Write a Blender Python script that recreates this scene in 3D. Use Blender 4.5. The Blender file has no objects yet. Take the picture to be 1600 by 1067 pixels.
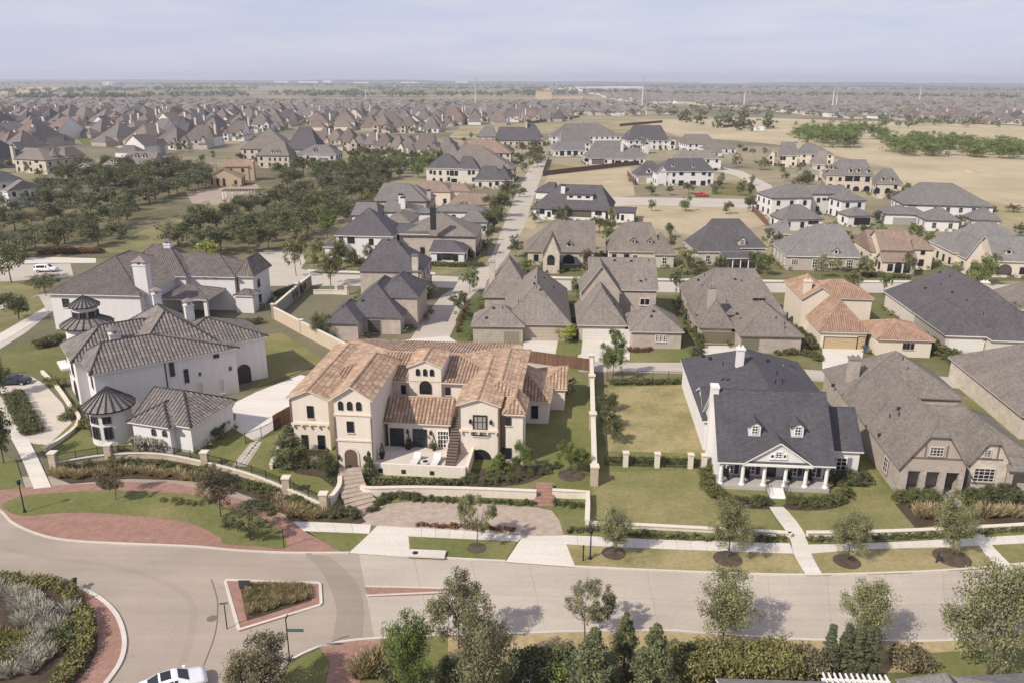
import bpy, math, random
import numpy as np
from mathutils import Vector, Matrix, Euler
random.seed(7)
rng = np.random.default_rng(7)
R = math.radians
C = bpy.context.scene.collection
sc = bpy.context.scene
# ---------------------------------------------------------------- camera
F, CH, HZ = 1250., 42., -410.            # focal length (px of 1600), camera height (m), horizon offset
ROLL = math.atan(7/1600.)
PITCH = math.atan(-HZ/F)
cam_d = bpy.data.cameras.new('camera'); cam = bpy.data.objects.new('camera', cam_d); C.objects.link(cam)
cam_d.sensor_width = 36; cam_d.lens = 36*F/1600; cam_d.clip_start = .5; cam_d.clip_end = 40000
cam.matrix_world = Matrix.Translation((0, 0, CH)) @ Euler((R(90)-PITCH, 0, 0)).to_matrix().to_4x4() @ Matrix.Rotation(ROLL, 4, 'Z')
sc.camera = cam
# ---------------------------------------------------------------- light
SUN_AZ, SUN_EL = R(230), R(42)           # clockwise from +Y
w = bpy.data.worlds.new('World'); sc.world = w; w.use_nodes = True
nt = w.node_tree; bg = nt.nodes['Background']
sky = nt.nodes.new('ShaderNodeTexSky'); sky.sky_type = 'NISHITA'; sky.sun_disc = False
sky.sun_elevation = SUN_EL; sky.sun_rotation = SUN_AZ; sky.altitude = 200; sky.air_density = 1.0; sky.dust_density = .6; sky.ozone_density = 1.5
# a thin high veil of cloud over the clear sky, with a few faint wisps
veil = nt.nodes.new('ShaderNodeMix'); veil.data_type = 'RGBA'; veil.inputs[0].default_value = .88
tc = nt.nodes.new('ShaderNodeTexCoord'); mpw = nt.nodes.new('ShaderNodeMapping'); mpw.inputs['Scale'].default_value = (3, 3, 22)
nz = nt.nodes.new('ShaderNodeTexNoise'); nz.inputs['Scale'].default_value = 1.6; nz.inputs['Detail'].default_value = 6; nz.inputs['Roughness'].default_value = .6
cr_ = nt.nodes.new('ShaderNodeValToRGB'); e_ = cr_.color_ramp.elements
e_[0].position = .4; e_[0].color = (4.35, 4.55, 5.95, 1); e_[1].position = .75; e_[1].color = (5.5, 5.4, 6.2, 1)
for a_, b_ in ((tc.outputs['Generated'], mpw.inputs[0]), (mpw.outputs[0], nz.inputs[0]), (nz.outputs[0], cr_.inputs[0]), (cr_.outputs[0], veil.inputs[7]), (sky.outputs[0], veil.inputs[6]), (veil.outputs[2], bg.inputs[0])): nt.links.new(a_, b_)
bg.inputs[1].default_value = .1
sl = bpy.data.lights.new('sun', 'SUN'); sun = bpy.data.objects.new('sun', sl); C.objects.link(sun)
sl.energy = 3.9; sl.angle = R(.53); sl.color = (1, .93, .82)
sd = Vector((math.sin(SUN_AZ)*math.cos(SUN_EL), math.cos(SUN_AZ)*math.cos(SUN_EL), math.sin(SUN_EL)))
sun.rotation_euler = sd.to_track_quat('Z', 'Y').to_euler()
sc.view_settings.view_transform = 'Standard'; sc.view_settings.look = 'None'
sc.view_settings.exposure = 0.4; sc.view_settings.gamma = 1
sc.view_settings.use_curve_mapping = False
sc.render.engine = 'CYCLES'
sc.cycles.volume_bounces = 0; sc.cycles.max_bounces = 6; sc.cycles.transparent_max_bounces = 6
# ---------------------------------------------------------------- photograph geometry: a pixel of the photograph seen on a level or an upright plane
cr, sr = math.cos(ROLL), math.sin(ROLL); sp, cp = math.sin(PITCH), math.cos(PITCH)
def ray(x, y):
    u = x-800.; v = y-533.5
    u, v = u*cr+v*sr, v*cr-u*sr
    return Vector((u, F*cp-v*sp, -(F*sp+v*cp)))
def G(x, y, z=0.):
    d = ray(x, y); k = (z-CH)/d.z
    return Vector((d.x*k, d.y*k, z))
def proj(p):
    Z = CH-p[2]; fz = p[1]*cp+Z*sp; dn = -p[1]*sp+Z*cp
    u = F*p[0]/fz; v = F*dn/fz
    return 800+u*cr-v*sr, 533.5+v*cr+u*sr
def zm(ox, oy, s): return lambda X, Y: (ox+X/s, oy+Y/s)
def height(base, ytop):
    b = G(*base); lo, hi = 0., 60.
    for _ in range(30):
        m = (lo+hi)/2
        if proj((b.x, b.y, m))[1] > ytop: lo = m
        else: hi = m
    return lo
def pxm(base):                            # metres per photograph pixel, across, at a ground point
    b = G(*base); return (b.y*cp+CH*sp)/F
# ---------------------------------------------------------------- materials
def nmat(name):
    m = bpy.data.materials.new(name); m.use_nodes = True
    n = m.node_tree; b = n.nodes['Principled BSDF']; b.inputs['Roughness'].default_value = .85
    if 'Specular IOR Level' in b.inputs: b.inputs['Specular IOR Level'].default_value = .25
    return m, n, b
def hsv(c, k): return (min(1, c[0]*k), min(1, c[1]*k), min(1, c[2]*k), 1)
def N(n, t, **kw):
    o = n.nodes.new('ShaderNode'+t)
    for k, v in kw.items():
        if k in o.inputs: o.inputs[k].default_value = v
        else: setattr(o, k, v)
    return o
def L(n, a, b): n.links.new(a, b)
def ramp(n, fac, stops):
    r = n.nodes.new('ShaderNodeValToRGB'); e = r.color_ramp.elements
    while len(e) < len(stops): e.new(.5)
    for i, (p, c) in enumerate(stops): e[i].position = p; e[i].color = c if len(c) == 4 else (*c, 1)
    L(n, fac, r.inputs[0]); return r.outputs[0]
def mixc(n, fac, a, b, mode='MIX'):
    x = n.nodes.new('ShaderNodeMix'); x.data_type = 'RGBA'; x.blend_type = mode
    for s, v in ((0, fac), (6, a), (7, b)):
        if hasattr(v, 'is_output'): L(n, v, x.inputs[s])
        else: x.inputs[s].default_value = v if s == 0 else (v if len(v) == 4 else (*v, 1))
    return x.outputs[2]
def noise(n, scale, detail=4, co=None, rough=.55):
    t = N(n, 'TexNoise', Scale=scale, Detail=detail, Roughness=rough)
    if co: L(n, co, t.inputs['Vector'])
    return t.outputs['Fac']
def geo(n): return N(n, 'NewGeometry').outputs['Position']
def bump(n, b, h, s, d=.02):
    x = N(n, 'Bump', Strength=s, Distance=d); L(n, h, x.inputs['Height']); L(n, x.outputs[0], b.inputs['Normal'])
_mc = {}
def cache(f):
    def g(*a):
        k = (f.__name__,)+a
        if k not in _mc: _mc[k] = f(*a)
        return _mc[k]
    return g
@cache
def plain(c, rough=.6, metal=0.):
    m, n, b = nmat('paint'); b.inputs['Roughness'].default_value = rough; b.inputs['Metallic'].default_value = metal
    f = noise(n, 3, 3, geo(n)); L(n, mixc(n, f, hsv(c, .9), hsv(c, 1.08)), b.inputs['Base Color']); return m
@cache
def stucco(c):
    m, n, b = nmat('stucco'); g = geo(n)
    f = noise(n, .6, 5, g); f2 = noise(n, 14, 4, g)
    a = mixc(n, f, hsv(c, .88), hsv(c, 1.07)); a = mixc(n, f2, a, hsv(c, .97)); 
    mp = N(n, 'Mapping'); mp.inputs['Scale'].default_value = (2.2, 2.2, .18); L(n, g, mp.inputs[0])
    st = ramp(n, noise(n, 1.2, 4, mp.outputs[0]), [(.45, (.86, .83, .8)), (.62, (1, 1, 1))])
    a = mixc(n, .32, a, st, 'MULTIPLY')
    L(n, a, b.inputs['Base Color']); bump(n, b, f2, .25, .02); return m
def uvco(n): return N(n, 'UVMap', uv_map='uv').outputs[0]
@cache
def brick(c, c2, mortar=(.42, .38, .34), bw=.25, bh=.09):
    m, n, b = nmat('brickwork'); u = uvco(n)
    t = N(n, 'TexBrick', **{'Scale': 1., 'Mortar Size': .012, 'Brick Width': bw, 'Row Height': bh, 'Bias': 0.})
    L(n, u, t.inputs['Vector']); t.inputs['Color1'].default_value = (*c, 1); t.inputs['Color2'].default_value = (*c2, 1); t.inputs['Mortar'].default_value = (*mortar, 1)
    f = noise(n, 1.1, 5, geo(n)); f3 = noise(n, 5, 3, geo(n))
    a = mixc(n, .6, t.outputs[0], ramp(n, f, [(.3, (.72, .7, .68)), (.7, (1.15, 1.13, 1.1))]), 'MULTIPLY')
    a = mixc(n, .35, a, ramp(n, f3, [(.3, (.7, .68, .66)), (.7, (1.1, 1.1, 1.1))]), 'MULTIPLY')
    L(n, a, b.inputs['Base Color']); bump(n, b, t.outputs['Fac'], -.4, .02); return m
@cache
def shingle(c):
    m, n, b = nmat('shingles'); u = uvco(n); b.inputs['Roughness'].default_value = .9
    t = N(n, 'TexBrick', **{'Scale': 1., 'Mortar Size': .008, 'Brick Width': .34, 'Row Height': .15, 'Bias': .1, 'Mortar Smooth': .3})
    L(n, u, t.inputs['Vector']); t.inputs['Color1'].default_value = hsv(c, 1.18); t.inputs['Color2'].default_value = hsv(c, .8); t.inputs['Mortar'].default_value = hsv(c, .55)
    g = geo(n); f = noise(n, .35, 5, g); f2 = noise(n, 2.2, 6, g)
    a = mixc(n, .55, t.outputs[0], ramp(n, f, [(.3, (.78, .78, .8)), (.72, (1.16, 1.13, 1.1))]), 'MULTIPLY')
    a = mixc(n, .5, a, ramp(n, f2, [(.3, (.84, .84, .85)), (.7, (1.1, 1.1, 1.09))]), 'MULTIPLY')
    mp = N(n, 'Mapping'); mp.inputs['Scale'].default_value = (1.6, .12, 1); L(n, u, mp.inputs[0])
    st = ramp(n, noise(n, 1.5, 4, mp.outputs[0]), [(.42, (.84, .84, .85)), (.6, (1.04, 1.04, 1.03))])
    a = mixc(n, .6, a, st, 'MULTIPLY')
    L(n, a, b.inputs['Base Color']); bump(n, b, t.outputs['Fac'], -.3, .02); return m
@cache
def rnd_mat(kind, stops, rough=.85, trans=0.):
    m, n, b = nmat(kind); b.inputs['Roughness'].default_value = rough
    at = N(n, 'Attribute', attribute_name='rnd'); oi = N(n, 'ObjectInfo')
    a = ramp(n, at.outputs['Fac'], [(p, c) for p, c in stops])
    f = noise(n, .8, 4, geo(n))
    a = mixc(n, .7, a, ramp(n, f, [(.3, (.75, .75, .75)), (.7, (1.2, 1.2, 1.2))]), 'MULTIPLY')
    a = mixc(n, .5, a, ramp(n, oi.outputs['Random'], [(0, (.8, .8, .72)), (.5, (1, 1, 1)), (1, (1.18, 1.12, 1.02))]), 'MULTIPLY')
    L(n, a, b.inputs['Base Color'])
    if trans:
        tr = N(n, 'BsdfTranslucent'); L(n, a, tr.inputs[0]); mx = N(n, 'MixShader'); mx.inputs[0].default_value = trans
        L(n, b.outputs[0], mx.inputs[1]); L(n, tr.outputs[0], mx.inputs[2]); L(n, mx.outputs[0], n.nodes['Material Output'].inputs[0])
    return m
def foliage(c, spread=.55):
    return rnd_mat('foliage', tuple((p, (c[0]*k, c[1]*k, c[2]*k2)) for p, k, k2 in ((0, 1-spread, 1-spread), (.5, 1, 1), (1, 1+spread*1.2, 1+spread*.7))), .7, .25)
def tilemat(*cs): return rnd_mat('roof tiles', tuple((i/(len(cs)-1), c) for i, c in enumerate(cs)), .85, 0.)
@cache
def concrete(c, patch=.25, fine=6.):
    m, n, b = nmat('concrete'); g = geo(n)
    oi = N(n, 'ObjectInfo')
    a = mixc(n, noise(n, .12, 5, g), hsv(c, 1-patch), hsv(c, 1+patch*.7))
    a = mixc(n, .6, a, ramp(n, noise(n, fine, 5, g, .7), [(.3, (.76, .75, .74)), (.7, (1.12, 1.12, 1.12))]), 'MULTIPLY')
    mp = N(n, 'Mapping'); mp.inputs['Scale'].default_value = (.08, .9, 1); L(n, g, mp.inputs[0])
    a = mixc(n, .5, a, ramp(n, noise(n, 1, 4, mp.outputs[0]), [(.35, (.86, .85, .83)), (.65, (1.06, 1.06, 1.06))]), 'MULTIPLY')
    a = mixc(n, .7, a, ramp(n, oi.outputs['Random'], [(0, (.93, .93, .92)), (1, (1.05, 1.05, 1.05))]), 'MULTIPLY')
    L(n, a, b.inputs['Base Color']); bump(n, b, noise(n, 30, 3, g), .15, .01); return m
@cache
def grass(c, dry, amt=.5, sc_=.12):
    m, n, b = nmat('turf'); g = geo(n); b.inputs['Roughness'].default_value = .95
    f = noise(n, sc_, 6, g, .65); e = .5+(.5-amt)*.5
    a = mixc(n, ramp(n, f, [(e-.13, (0, 0, 0)), (e+.13, (1, 1, 1))]), c, dry)
    a = mixc(n, .65, a, ramp(n, noise(n, 2.3, 6, g, .75), [(.3, (.6, .62, .55)), (.7, (1.32, 1.28, 1.22))]), 'MULTIPLY')
    a = mixc(n, .5, a, ramp(n, noise(n, 22, 3, g, .7), [(.3, (.6, .62, .58)), (.7, (1.3, 1.28, 1.25))]), 'MULTIPLY')
    L(n, a, b.inputs['Base Color']); bump(n, b, noise(n, 26, 4, g, .7), .6, .06); return m
@cache
def land():
    m, n, b = nmat('open land'); g = geo(n); b.inputs['Roughness'].default_value = .95
    mp = N(n, 'Mapping'); mp.inputs['Scale'].default_value = (.0016, .0034, 1); L(n, g, mp.inputs[0])
    f = noise(n, 1., 6, mp.outputs[0], .6)
    a = ramp(n, f, [(.36, (.1, .105, .062)), (.46, (.17, .15, .095)), (.54, (.3, .25, .165)), (.64, (.135, .13, .08))])
    a = mixc(n, .6, a, ramp(n, noise(n, .035, 6, g, .7), [(.3, (.7, .7, .66)), (.7, (1.25, 1.22, 1.18))]), 'MULTIPLY')
    a = mixc(n, .5, a, ramp(n, noise(n, .5, 5, g, .7), [(.3, (.72, .72, .7)), (.7, (1.2, 1.2, 1.18))]), 'MULTIPLY')
    L(n, a, b.inputs['Base Color']); return m
@cache
def glass():
    m, n, b = nmat('window glass'); b.inputs['Roughness'].default_value = .08; b.inputs['Base Color'].default_value = (.016, .018, .022, 1)
    b.inputs['Specular IOR Level'].default_value = .5; return m
WHITE = (.68, .66, .64)
BLACKM = plain((.018, .018, .02), .5); DARK = plain((.03, .028, .027), .6); TRIMW = plain((.7, .68, .65), .6); BROWN = plain((.1, .07, .05), .7)
TAN = plain((.36, .3, .23), .7); WOODF = plain((.2, .09, .055), .8); BARK = plain((.1, .075, .055), .9); MULCH = plain((.06, .04, .03), .95)
# ---------------------------------------------------------------- mesh building
class MB:
    def __init__(s): s.v = []; s.f = []; s.mi = []; s.r = []
    def add(s, vs, fs, mi=0, r=None):
        o = len(s.v); s.v.extend(vs)
        rr = random.random() if r is None else r
        for f in fs: s.f.append([i+o for i in f]); s.mi.append(mi); s.r.append(rr)
    def box(s, x0, y0, z0, x1, y1, z1, mi=0):
        v = [(x0, y0, z0), (x1, y0, z0), (x1, y1, z0), (x0, y1, z0), (x0, y0, z1), (x1, y0, z1), (x1, y1, z1), (x0, y1, z1)]
        s.add(v, [(0, 3, 2, 1), (4, 5, 6, 7), (0, 1, 5, 4), (1, 2, 6, 5), (2, 3, 7, 6), (3, 0, 4, 7)], mi); return s
    def prism(s, pts, z0, z1, mi=0, ms=None):           # upright, outline counter-clockwise
        n = len(pts); a = sum(pts[i][0]*pts[(i+1) % n][1]-pts[(i+1) % n][0]*pts[i][1] for i in range(n))
        if a < 0: pts = pts[::-1]
        v = [(p[0], p[1], z0) for p in pts]+[(p[0], p[1], z1) for p in pts]
        s.add(v, [tuple(range(n-1, -1, -1)), tuple(range(n, 2*n))], mi)
        s.add(v, [(i, (i+1) % n, n+(i+1) % n, n+i) for i in range(n)], mi if ms is None else ms); return s
    def slab(s, pts, d, mi=0):                           # planar outline pushed along vector d
        n = len(pts); v = [tuple(p) for p in pts]+[(p[0]+d[0], p[1]+d[1], p[2]+d[2]) for p in pts]
        s.add(v, [tuple(range(n)), tuple(range(2*n-1, n-1, -1))]+[((i+1) % n, i, n+i, n+(i+1) % n) for i in range(n)], mi); return s
    def tube(s, a, b, r0, r1=None, k=6, mi=0, cap=True):
        a = Vector(a); b = Vector(b); r1 = r0 if r1 is None else r1
        d = (b-a).normalized(); x = d.orthogonal().normalized(); y = d.cross(x)
        v = []
        for c, r in ((a, r0), (b, r1)):
            for i in range(k):
                t = 2*math.pi*i/k; v.append(tuple(c+(x*math.cos(t)+y*math.sin(t))*r))
        f = [(i, (i+1) % k, k+(i+1) % k, k+i) for i in range(k)]
        if cap: f += [tuple(range(k-1, -1, -1)), tuple(range(k, 2*k))]
        s.add(v, f, mi); return s
    def lathe(s, c, prof, k=12, mi=0):
        v = []; f = []
        for r, z in prof:
            for i in range(k):
                t = 2*math.pi*i/k; v.append((c[0]+r*math.cos(t), c[1]+r*math.sin(t), c[2]+z))
        for j in range(len(prof)-1):
            for i in range(k): f.append((j*k+i, j*k+(i+1) % k, (j+1)*k+(i+1) % k, (j+1)*k+i))
        f += [tuple(range(k-1, -1, -1)), tuple(range((len(prof)-1)*k, len(prof)*k))]
        s.add(v, f, mi); return s
    def mesh(s, name, mats):
        me = bpy.data.meshes.new(name); me.from_pydata(s.v, [], s.f)
        if not isinstance(mats, (list, tuple)): mats = [mats]
        for m in mats: me.materials.append(m)
        finish(me, s.mi, s.r); return me
    def build(s, name, mats, parent=None, smooth=False):
        me = s.mesh(name, mats)
        if smooth: me.polygons.foreach_set('use_smooth', [True]*len(me.polygons))
        return link(name, me, parent)
def finish(me, mi=None, r=None):
    nf = len(me.polygons)
    if mi is not None: me.polygons.foreach_set('material_index', np.array(mi, np.int32))
    at = me.attributes.new('rnd', 'FLOAT', 'FACE')
    at.data.foreach_set('value', np.array(r if r is not None else rng.random(nf), np.float32))
    nv = len(me.vertices); co = np.empty(nv*3, np.float32); me.vertices.foreach_get('co', co); co = co.reshape(-1, 3)
    nl = len(me.loops); lv = np.empty(nl, np.int32); me.loops.foreach_get('vertex_index', lv)
    tot = np.empty(nf, np.int32); me.polygons.foreach_get('loop_total', tot)
    no = np.empty(nf*3, np.float32); me.polygons.foreach_get('normal', no); no = no.reshape(-1, 3)
    flat = np.abs(no[:, 2]) > .995
    t = np.stack([-no[:, 1], no[:, 0], np.zeros(nf, np.float32)], 1); t[flat] = (1, 0, 0)
    t /= np.maximum(np.linalg.norm(t, axis=1, keepdims=True), 1e-6); b = np.cross(no, t); b[flat] = (0, 1, 0)
    fi = np.repeat(np.arange(nf), tot); p = co[lv]
    uv = np.stack([(p*t[fi]).sum(1), (p*b[fi]).sum(1)], 1).astype(np.float32)
    ul = me.uv_layers.new(name='uv'); ul.data.foreach_set('uv', uv.ravel())
def link(name, me, parent=None):
    o = bpy.data.objects.new(name, me); C.objects.link(o)
    if parent is not None: o.parent = parent
    return o
def tag(o, label=None, cat=None, group=None, kind=None):
    if label: o['label'] = label
    if cat: o['category'] = cat
    if group: o['group'] = group
    if kind: o['kind'] = kind
    return o
def thing(name, label, cat, loc=(0, 0, 0), rz=0., group=None):
    o = link(name, None); o.location = loc; o.rotation_euler = (0, 0, rz); return tag(o, label, cat, group)
def copy_tree(o, parent=None):
    c = o.copy(); C.objects.link(c); c.parent = parent
    for ch in o.children: copy_tree(ch, c)
    return c
def smooth_line(pts, k=6, closed=False):
    out = []; n = len(pts)
    P = lambda i: Vector(pts[i % n]) if closed else Vector(pts[max(0, min(n-1, i))])
    for i in range(n if closed else n-1):
        a, b, c, d = P(i-1), P(i), P(i+1), P(i+2)
        for j in range(k):
            t = j/k; out.append(.5*((2*b)+(c-a)*t+(2*a-5*b+4*c-d)*t*t+(3*b-3*c+d-a)*t*t*t))
    if not closed: out.append(P(n-1))
    return out
def gpoly(pts, curve=False, z=0., k=5):
    w_ = [G(x, y, z) for x, y in pts]
    return smooth_line(w_, k, True) if curve else w_
def sheet(name, pts, z, mat, label=None, cat=None, kind='structure', curve=False, thick=.12, parent=None, px=True, k=5):
    w_ = gpoly(pts, curve, z, k) if px else pts
    o = MB().prism([(p[0], p[1]) for p in w_], z-thick, z).build(name, mat, parent)
    return tag(o, label, cat, None, kind if parent is None else None)
def strip(name, pts, wd, z0, z1, mat, parent=None, closed=False, kind=None, label=None, cat=None):    # a ribbon of box section along a world line
    mb = MB(); n = len(pts); vs = []
    for i, p in enumerate(pts):
        a = pts[(i-1) % n] if (closed or i) else pts[0]; b = pts[(i+1) % n] if (closed or i < n-1) else pts[-1]
        d = Vector((b[0]-a[0], b[1]-a[1])).normalized(); q = Vector((-d.y, d.x))*wd/2
        vs += [(p[0]-q.x, p[1]-q.y, z0), (p[0]+q.x, p[1]+q.y, z0), (p[0]+q.x, p[1]+q.y, z1), (p[0]-q.x, p[1]-q.y, z1)]
    fs = []
    for i in range(n if closed else n-1):
        a = 4*i; b = 4*((i+1) % n)
        fs += [(a, b, b+3, a+3), (a+1, a+2, b+2, b+1), (a+3, b+3, b+2, a+2), (a, a+1, b+1, b)]
    if not closed: fs += [(0, 3, 2, 1), (4*n-4, 4*n-3, 4*n-2, 4*n-1)]
    mb.add(vs, fs); o = mb.build(name, mat, parent); return tag(o, label, cat, None, kind)
# ---------------------------------------------------------------- houses
def arch_pts(u0, u1, zs, zt, k=8):        # from right spring over the top to left spring
    c = (u0+u1)/2; a = (u1-u0)/2; h = zt-zs
    return [(c+a*math.cos(math.pi*i/k), zs+h*math.sin(math.pi*i/k)) for i in range(k+1)]
HS = []
class House:
    def __init__(s, name, label, org, hd, wall, roof, trim=None, group=None, tiles=None, frame=None, cat='house', caps=None, world=False):
        o = org if world else G(*org)
        s.o = Vector((o[0], o[1], 0)); s.a = R(hd); s.c, s.n = math.cos(s.a), math.sin(s.a)
        s.root = thing(name, label, cat, s.o, s.a, group)
        s.wm, s.rm, s.tm, s.tiles = wall, roof, trim or TRIMW, tiles
        HS.append(s); s.wl = []; s.fm = frame or TRIMW; s.caps = caps or roof; s.W = []
        s.cam = s.loc(Vector((0, 0, CH)))
    def loc(s, p):
        d = p-s.o; return Vector((d.x*s.c+d.y*s.n, -d.x*s.n+d.y*s.c, p.z))
    def P(s, px, z): return s.loc(G(*px, z))
    def d(s, px):
        r = ray(*px); return Vector((r.x*s.c+r.y*s.n, -r.x*s.n+r.y*s.c, r.z))
    def on(s, px, i, val):
        d = s.d(px); k = (val-s.cam[i])/d[i]; return s.cam+d*k
    def bbox(s, z, pts):
        q = [s.P(p, z) for p in pts]; return [min(a.x for a in q), min(a.y for a in q), max(a.x for a in q), max(a.y for a in q)]
    def wing(s, z, pts=None, r=None, ax='y', p=.75, e='hh', hp=None, ov=.4, z0=0., wall=None, roof=None, walls=True, cl=.55, zr=None, tiles=True, gw=None, th=.16, fr=False, **k):
        b = s.bbox(z, pts) if pts else [0, 0, 0, 0]
        for i, n in enumerate(('x0', 'y0', 'x1', 'y1')):
            if n in k: b[i] = k[n]
        if 'w' in k: b[2] = b[0]+k['w']
        if 'wl' in k: b[0] = b[2]-k['wl']
        if 'dp' in k: b[3] = b[1]+k['dp']
        if 'df' in k: b[1] = b[3]-k['df']
        x0, y0, x1, y1 = b
        if fr and pts:                    # front outline read on the upright plane of the front eave
            q = [s.on(p_, 1, y0) for p_ in pts[:2]]; x0, x1 = min(t.x for t in q), max(t.x for t in q); z = sum(t.z for t in q)/len(q)
            if r: zr = s.on(r[0], 1, y0).z
        a0, a1, c0, c1 = (x0, x1, y0, y1) if ax == 'x' else (y0, y1, x0, x1)
        half = (c1-c0)/2; mid = (c0+c1)/2; ra = None
        if r and zr is None:
            h = [s.on(q, 1 if ax == 'x' else 0, mid) for q in r]
            zr = max(z+.4, sum(q.z for q in h)/len(h))
            if len(h) == 2: ra = sorted(q.x if ax == 'x' else q.y for q in h)
        elif r and len(r) == 2:
            h = [s.P(q, zr) for q in r]; ra = sorted(q.x if ax == 'x' else q.y for q in h)
        if zr is None: zr = z+half*p
        p = (zr-z)/half; hp = hp or p
        T = (lambda a, c, q: (a, c, q)) if ax == 'x' else (lambda a, c, q: (c, a, q))
        rid = []; clp = []
        for i in (0, 1):
            en = e[i]; sg = 1 if i == 0 else -1; ae = a0 if i == 0 else a1
            f = {'h': 0., 'g': 1., 'j': cl}[en]; ins = (zr-z)*(1-f)/hp
            pos = ae+sg*ins
            if ra is not None and en == 'h': pos = ra[i]
            pos = min(max(pos, a0), a1); rid.append(pos); clp.append((en, ae, f))
        if rid[0] > rid[1]: rid = [(rid[0]+rid[1])/2-.05, (rid[0]+rid[1])/2+.05]
        polys = []
        for sd in (0, 1):
            cc = c0 if sd == 0 else c1; pl = [T(a0, cc, z), T(a1, cc, z)]
            for i in (1, 0):
                en, ae, f = clp[i]
                two = [T(rid[i], mid, zr)]
                if en == 'j': two.insert(0 if i == 1 else 1, T(ae, cc+(mid-cc)*f, z+(zr-z)*f))
                pl += two
            polys.append(pl)
        for i in (0, 1):
            en, ae, f = clp[i]
            if en == 'g': continue
            polys.append([T(ae, c0+(mid-c0)*f, z+(zr-z)*f), T(ae, c1+(mid-c1)*f, z+(zr-z)*f), T(rid[i], mid, zr)])
        fix = []
        for pl in polys:
            n = (Vector(pl[1])-Vector(pl[0])).cross(Vector(pl[2])-Vector(pl[0]))
            fix.append(pl if n.z > 0 else pl[::-1])
        mb = MB(); edges = {}
        for pl in fix:
            m_ = len(pl); mb.add(pl, [tuple(range(m_))], 0)
            mb.add([(q[0], q[1], q[2]-th) for q in pl], [tuple(range(m_-1, -1, -1))], 1)
            for i in range(m_):
                A, B = pl[i], pl[(i+1) % m_]; ka = tuple(round(t, 3) for t in A); kb = tuple(round(t, 3) for t in B)
                if (kb, ka) in edges: edges[(kb, ka)] = None
                else: edges[(ka, kb)] = (A, B)
        for v in edges.values():
            if v:
                A, B = v; mb.add([A, B, (B[0], B[1], B[2]-th), (A[0], A[1], A[2]-th)], [(0, 3, 2, 1)], 1)
        ro = mb.build('roof', [roof or s.rm, s.tm], s.root)
        # ridge and hip caps
        cap = MB(); tl = s.tiles and tiles
        lines = [(T(rid[0], mid, zr), T(rid[1], mid, zr))]
        for i in (0, 1):
            en, ae, f = clp[i]
            if en == 'g': continue
            for cc in (c0, c1): lines.append((T(ae, cc+(mid-cc)*f, z+(zr-z)*f), T(rid[i], mid, zr)))
        if s.caps is not False:
            for A, B in lines:
                A, B = Vector(A), Vector(B)
                if (B-A).length < .3: continue
                if tl:
                    n_ = max(1, int((B-A).length/.5))
                    for j in range(n_):
                        cap.tube(A+(B-A)*j/n_, A+(B-A)*((j+1.08)/n_), .17, .13, 6)
                else: cap.tube(A, B, .07, .07, 5)
            if cap.f: cap.build('ridge_cap', s.tiles[1] if tl else s.caps, ro)
        if tl: s.tilepart(fix, ro, s.tiles[0], s.tiles[2:])
        # walls
        wx0, wy0, wx1, wy1 = x0+ov, y0+ov, x1-ov, y1-ov
        d = dict(x0=wx0, y0=wy0, x1=wx1, y1=wy1, rx0=x0, ry0=y0, rx1=x1, ry1=y1, z=z, zr=zr, p=p, hp=hp, ax=ax, roof=ro, zt=z+ov*min(p, hp)-th-.02, rid=rid, mid=mid, e=e)
        for i in (0, 1):                  # actual slope of a hip end
            if e[i] == 'h': d['h%d' % i] = (zr-z)/max(.3, abs(rid[i]-(a0, a1)[i]))
            else: d['h%d' % i] = hp
        if walls:
            zt = d['zt']; wb = MB().box(wx0, wy0, z0, wx1, wy1, zt)
            for i in (0, 1):
                if e[i] == 'h': continue
                aw = (a0+ov, a1-ov)[i]; zc = zr if e[i] == 'g' else z+(zr-z)*cl+ov*hp
                zc = min(zc, zr)-th-.03; hw = max(.02, (zr-th-zc)/p)
                o_ = [T(aw, c0+ov, zt), T(aw, c1-ov, zt), T(aw, min(c1-ov, mid+hw), zc), T(aw, max(c0+ov, mid-hw), zc)]
                dd = T(.25 if i == 0 else -.25, 0, 0)
                if gw: MB().slab(o_, dd).build('gable', gw, s.root)
                else: wb.slab(o_, dd)
            d['wall'] = wb.build('wall', wall or s.wm, s.root)
        s.W.append(d); return d
    def tilepart(s, polys, parent, mat, dims):
        cw, cl_, rad, hh = dims if dims else (.42, .5, .28, .1)
        mb = MB()
        for pl in polys:
            P = [Vector(q) for q in pl]; n = (P[1]-P[0]).cross(P[2]-P[0]).normalized()
            t = Vector((-n.y, n.x, 0)).normalized(); b = n.cross(t); o = P[0]
            q = [((a-o).dot(t), (a-o).dot(b)) for a in P]
            u0, u1 = min(a[0] for a in q), max(a[0] for a in q); m_ = len(q)
            nu = int((u1-u0)/cw)
            for i in range(nu):
                u = u0+(i+.5)*(u1-u0)/nu; hit = []
                for j in range(m_):
                    a, c = q[j], q[(j+1) % m_]
                    if (a[0] <= u) != (c[0] <= u): hit.append(a[1]+(c[1]-a[1])*(u-a[0])/(c[0]-a[0]))
                if len(hit) < 2: continue
                v0, v1 = min(hit), max(hit); nv = int((v1-v0)/cl_)
                if nv < 1: continue
                st = (v1-v0)/nv
                for j in range(nv):
                    jt = random.uniform(-.012, .012)
                    va, vb = v0+j*st, v0+(j+1.06)*st; vs = []
                    for v, h0, w_ in ((va, .035, 1.), (vb, .0, .86)):
                        for du, dz in ((-.5, 0), (-.27, 1), (.27, 1), (.5, 0)):
                            vs.append(tuple(o+t*(u+jt+du*rad*w_)+b*v+n*(h0+dz*hh)))
                    mb.add(vs, [(0, 1, 5, 4), (1, 2, 6, 5), (2, 3, 7, 6), (0, 3, 2, 1)])
        if mb.f: tag(mb.build('roof_tiles', mat, parent), kind='stuff')
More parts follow.
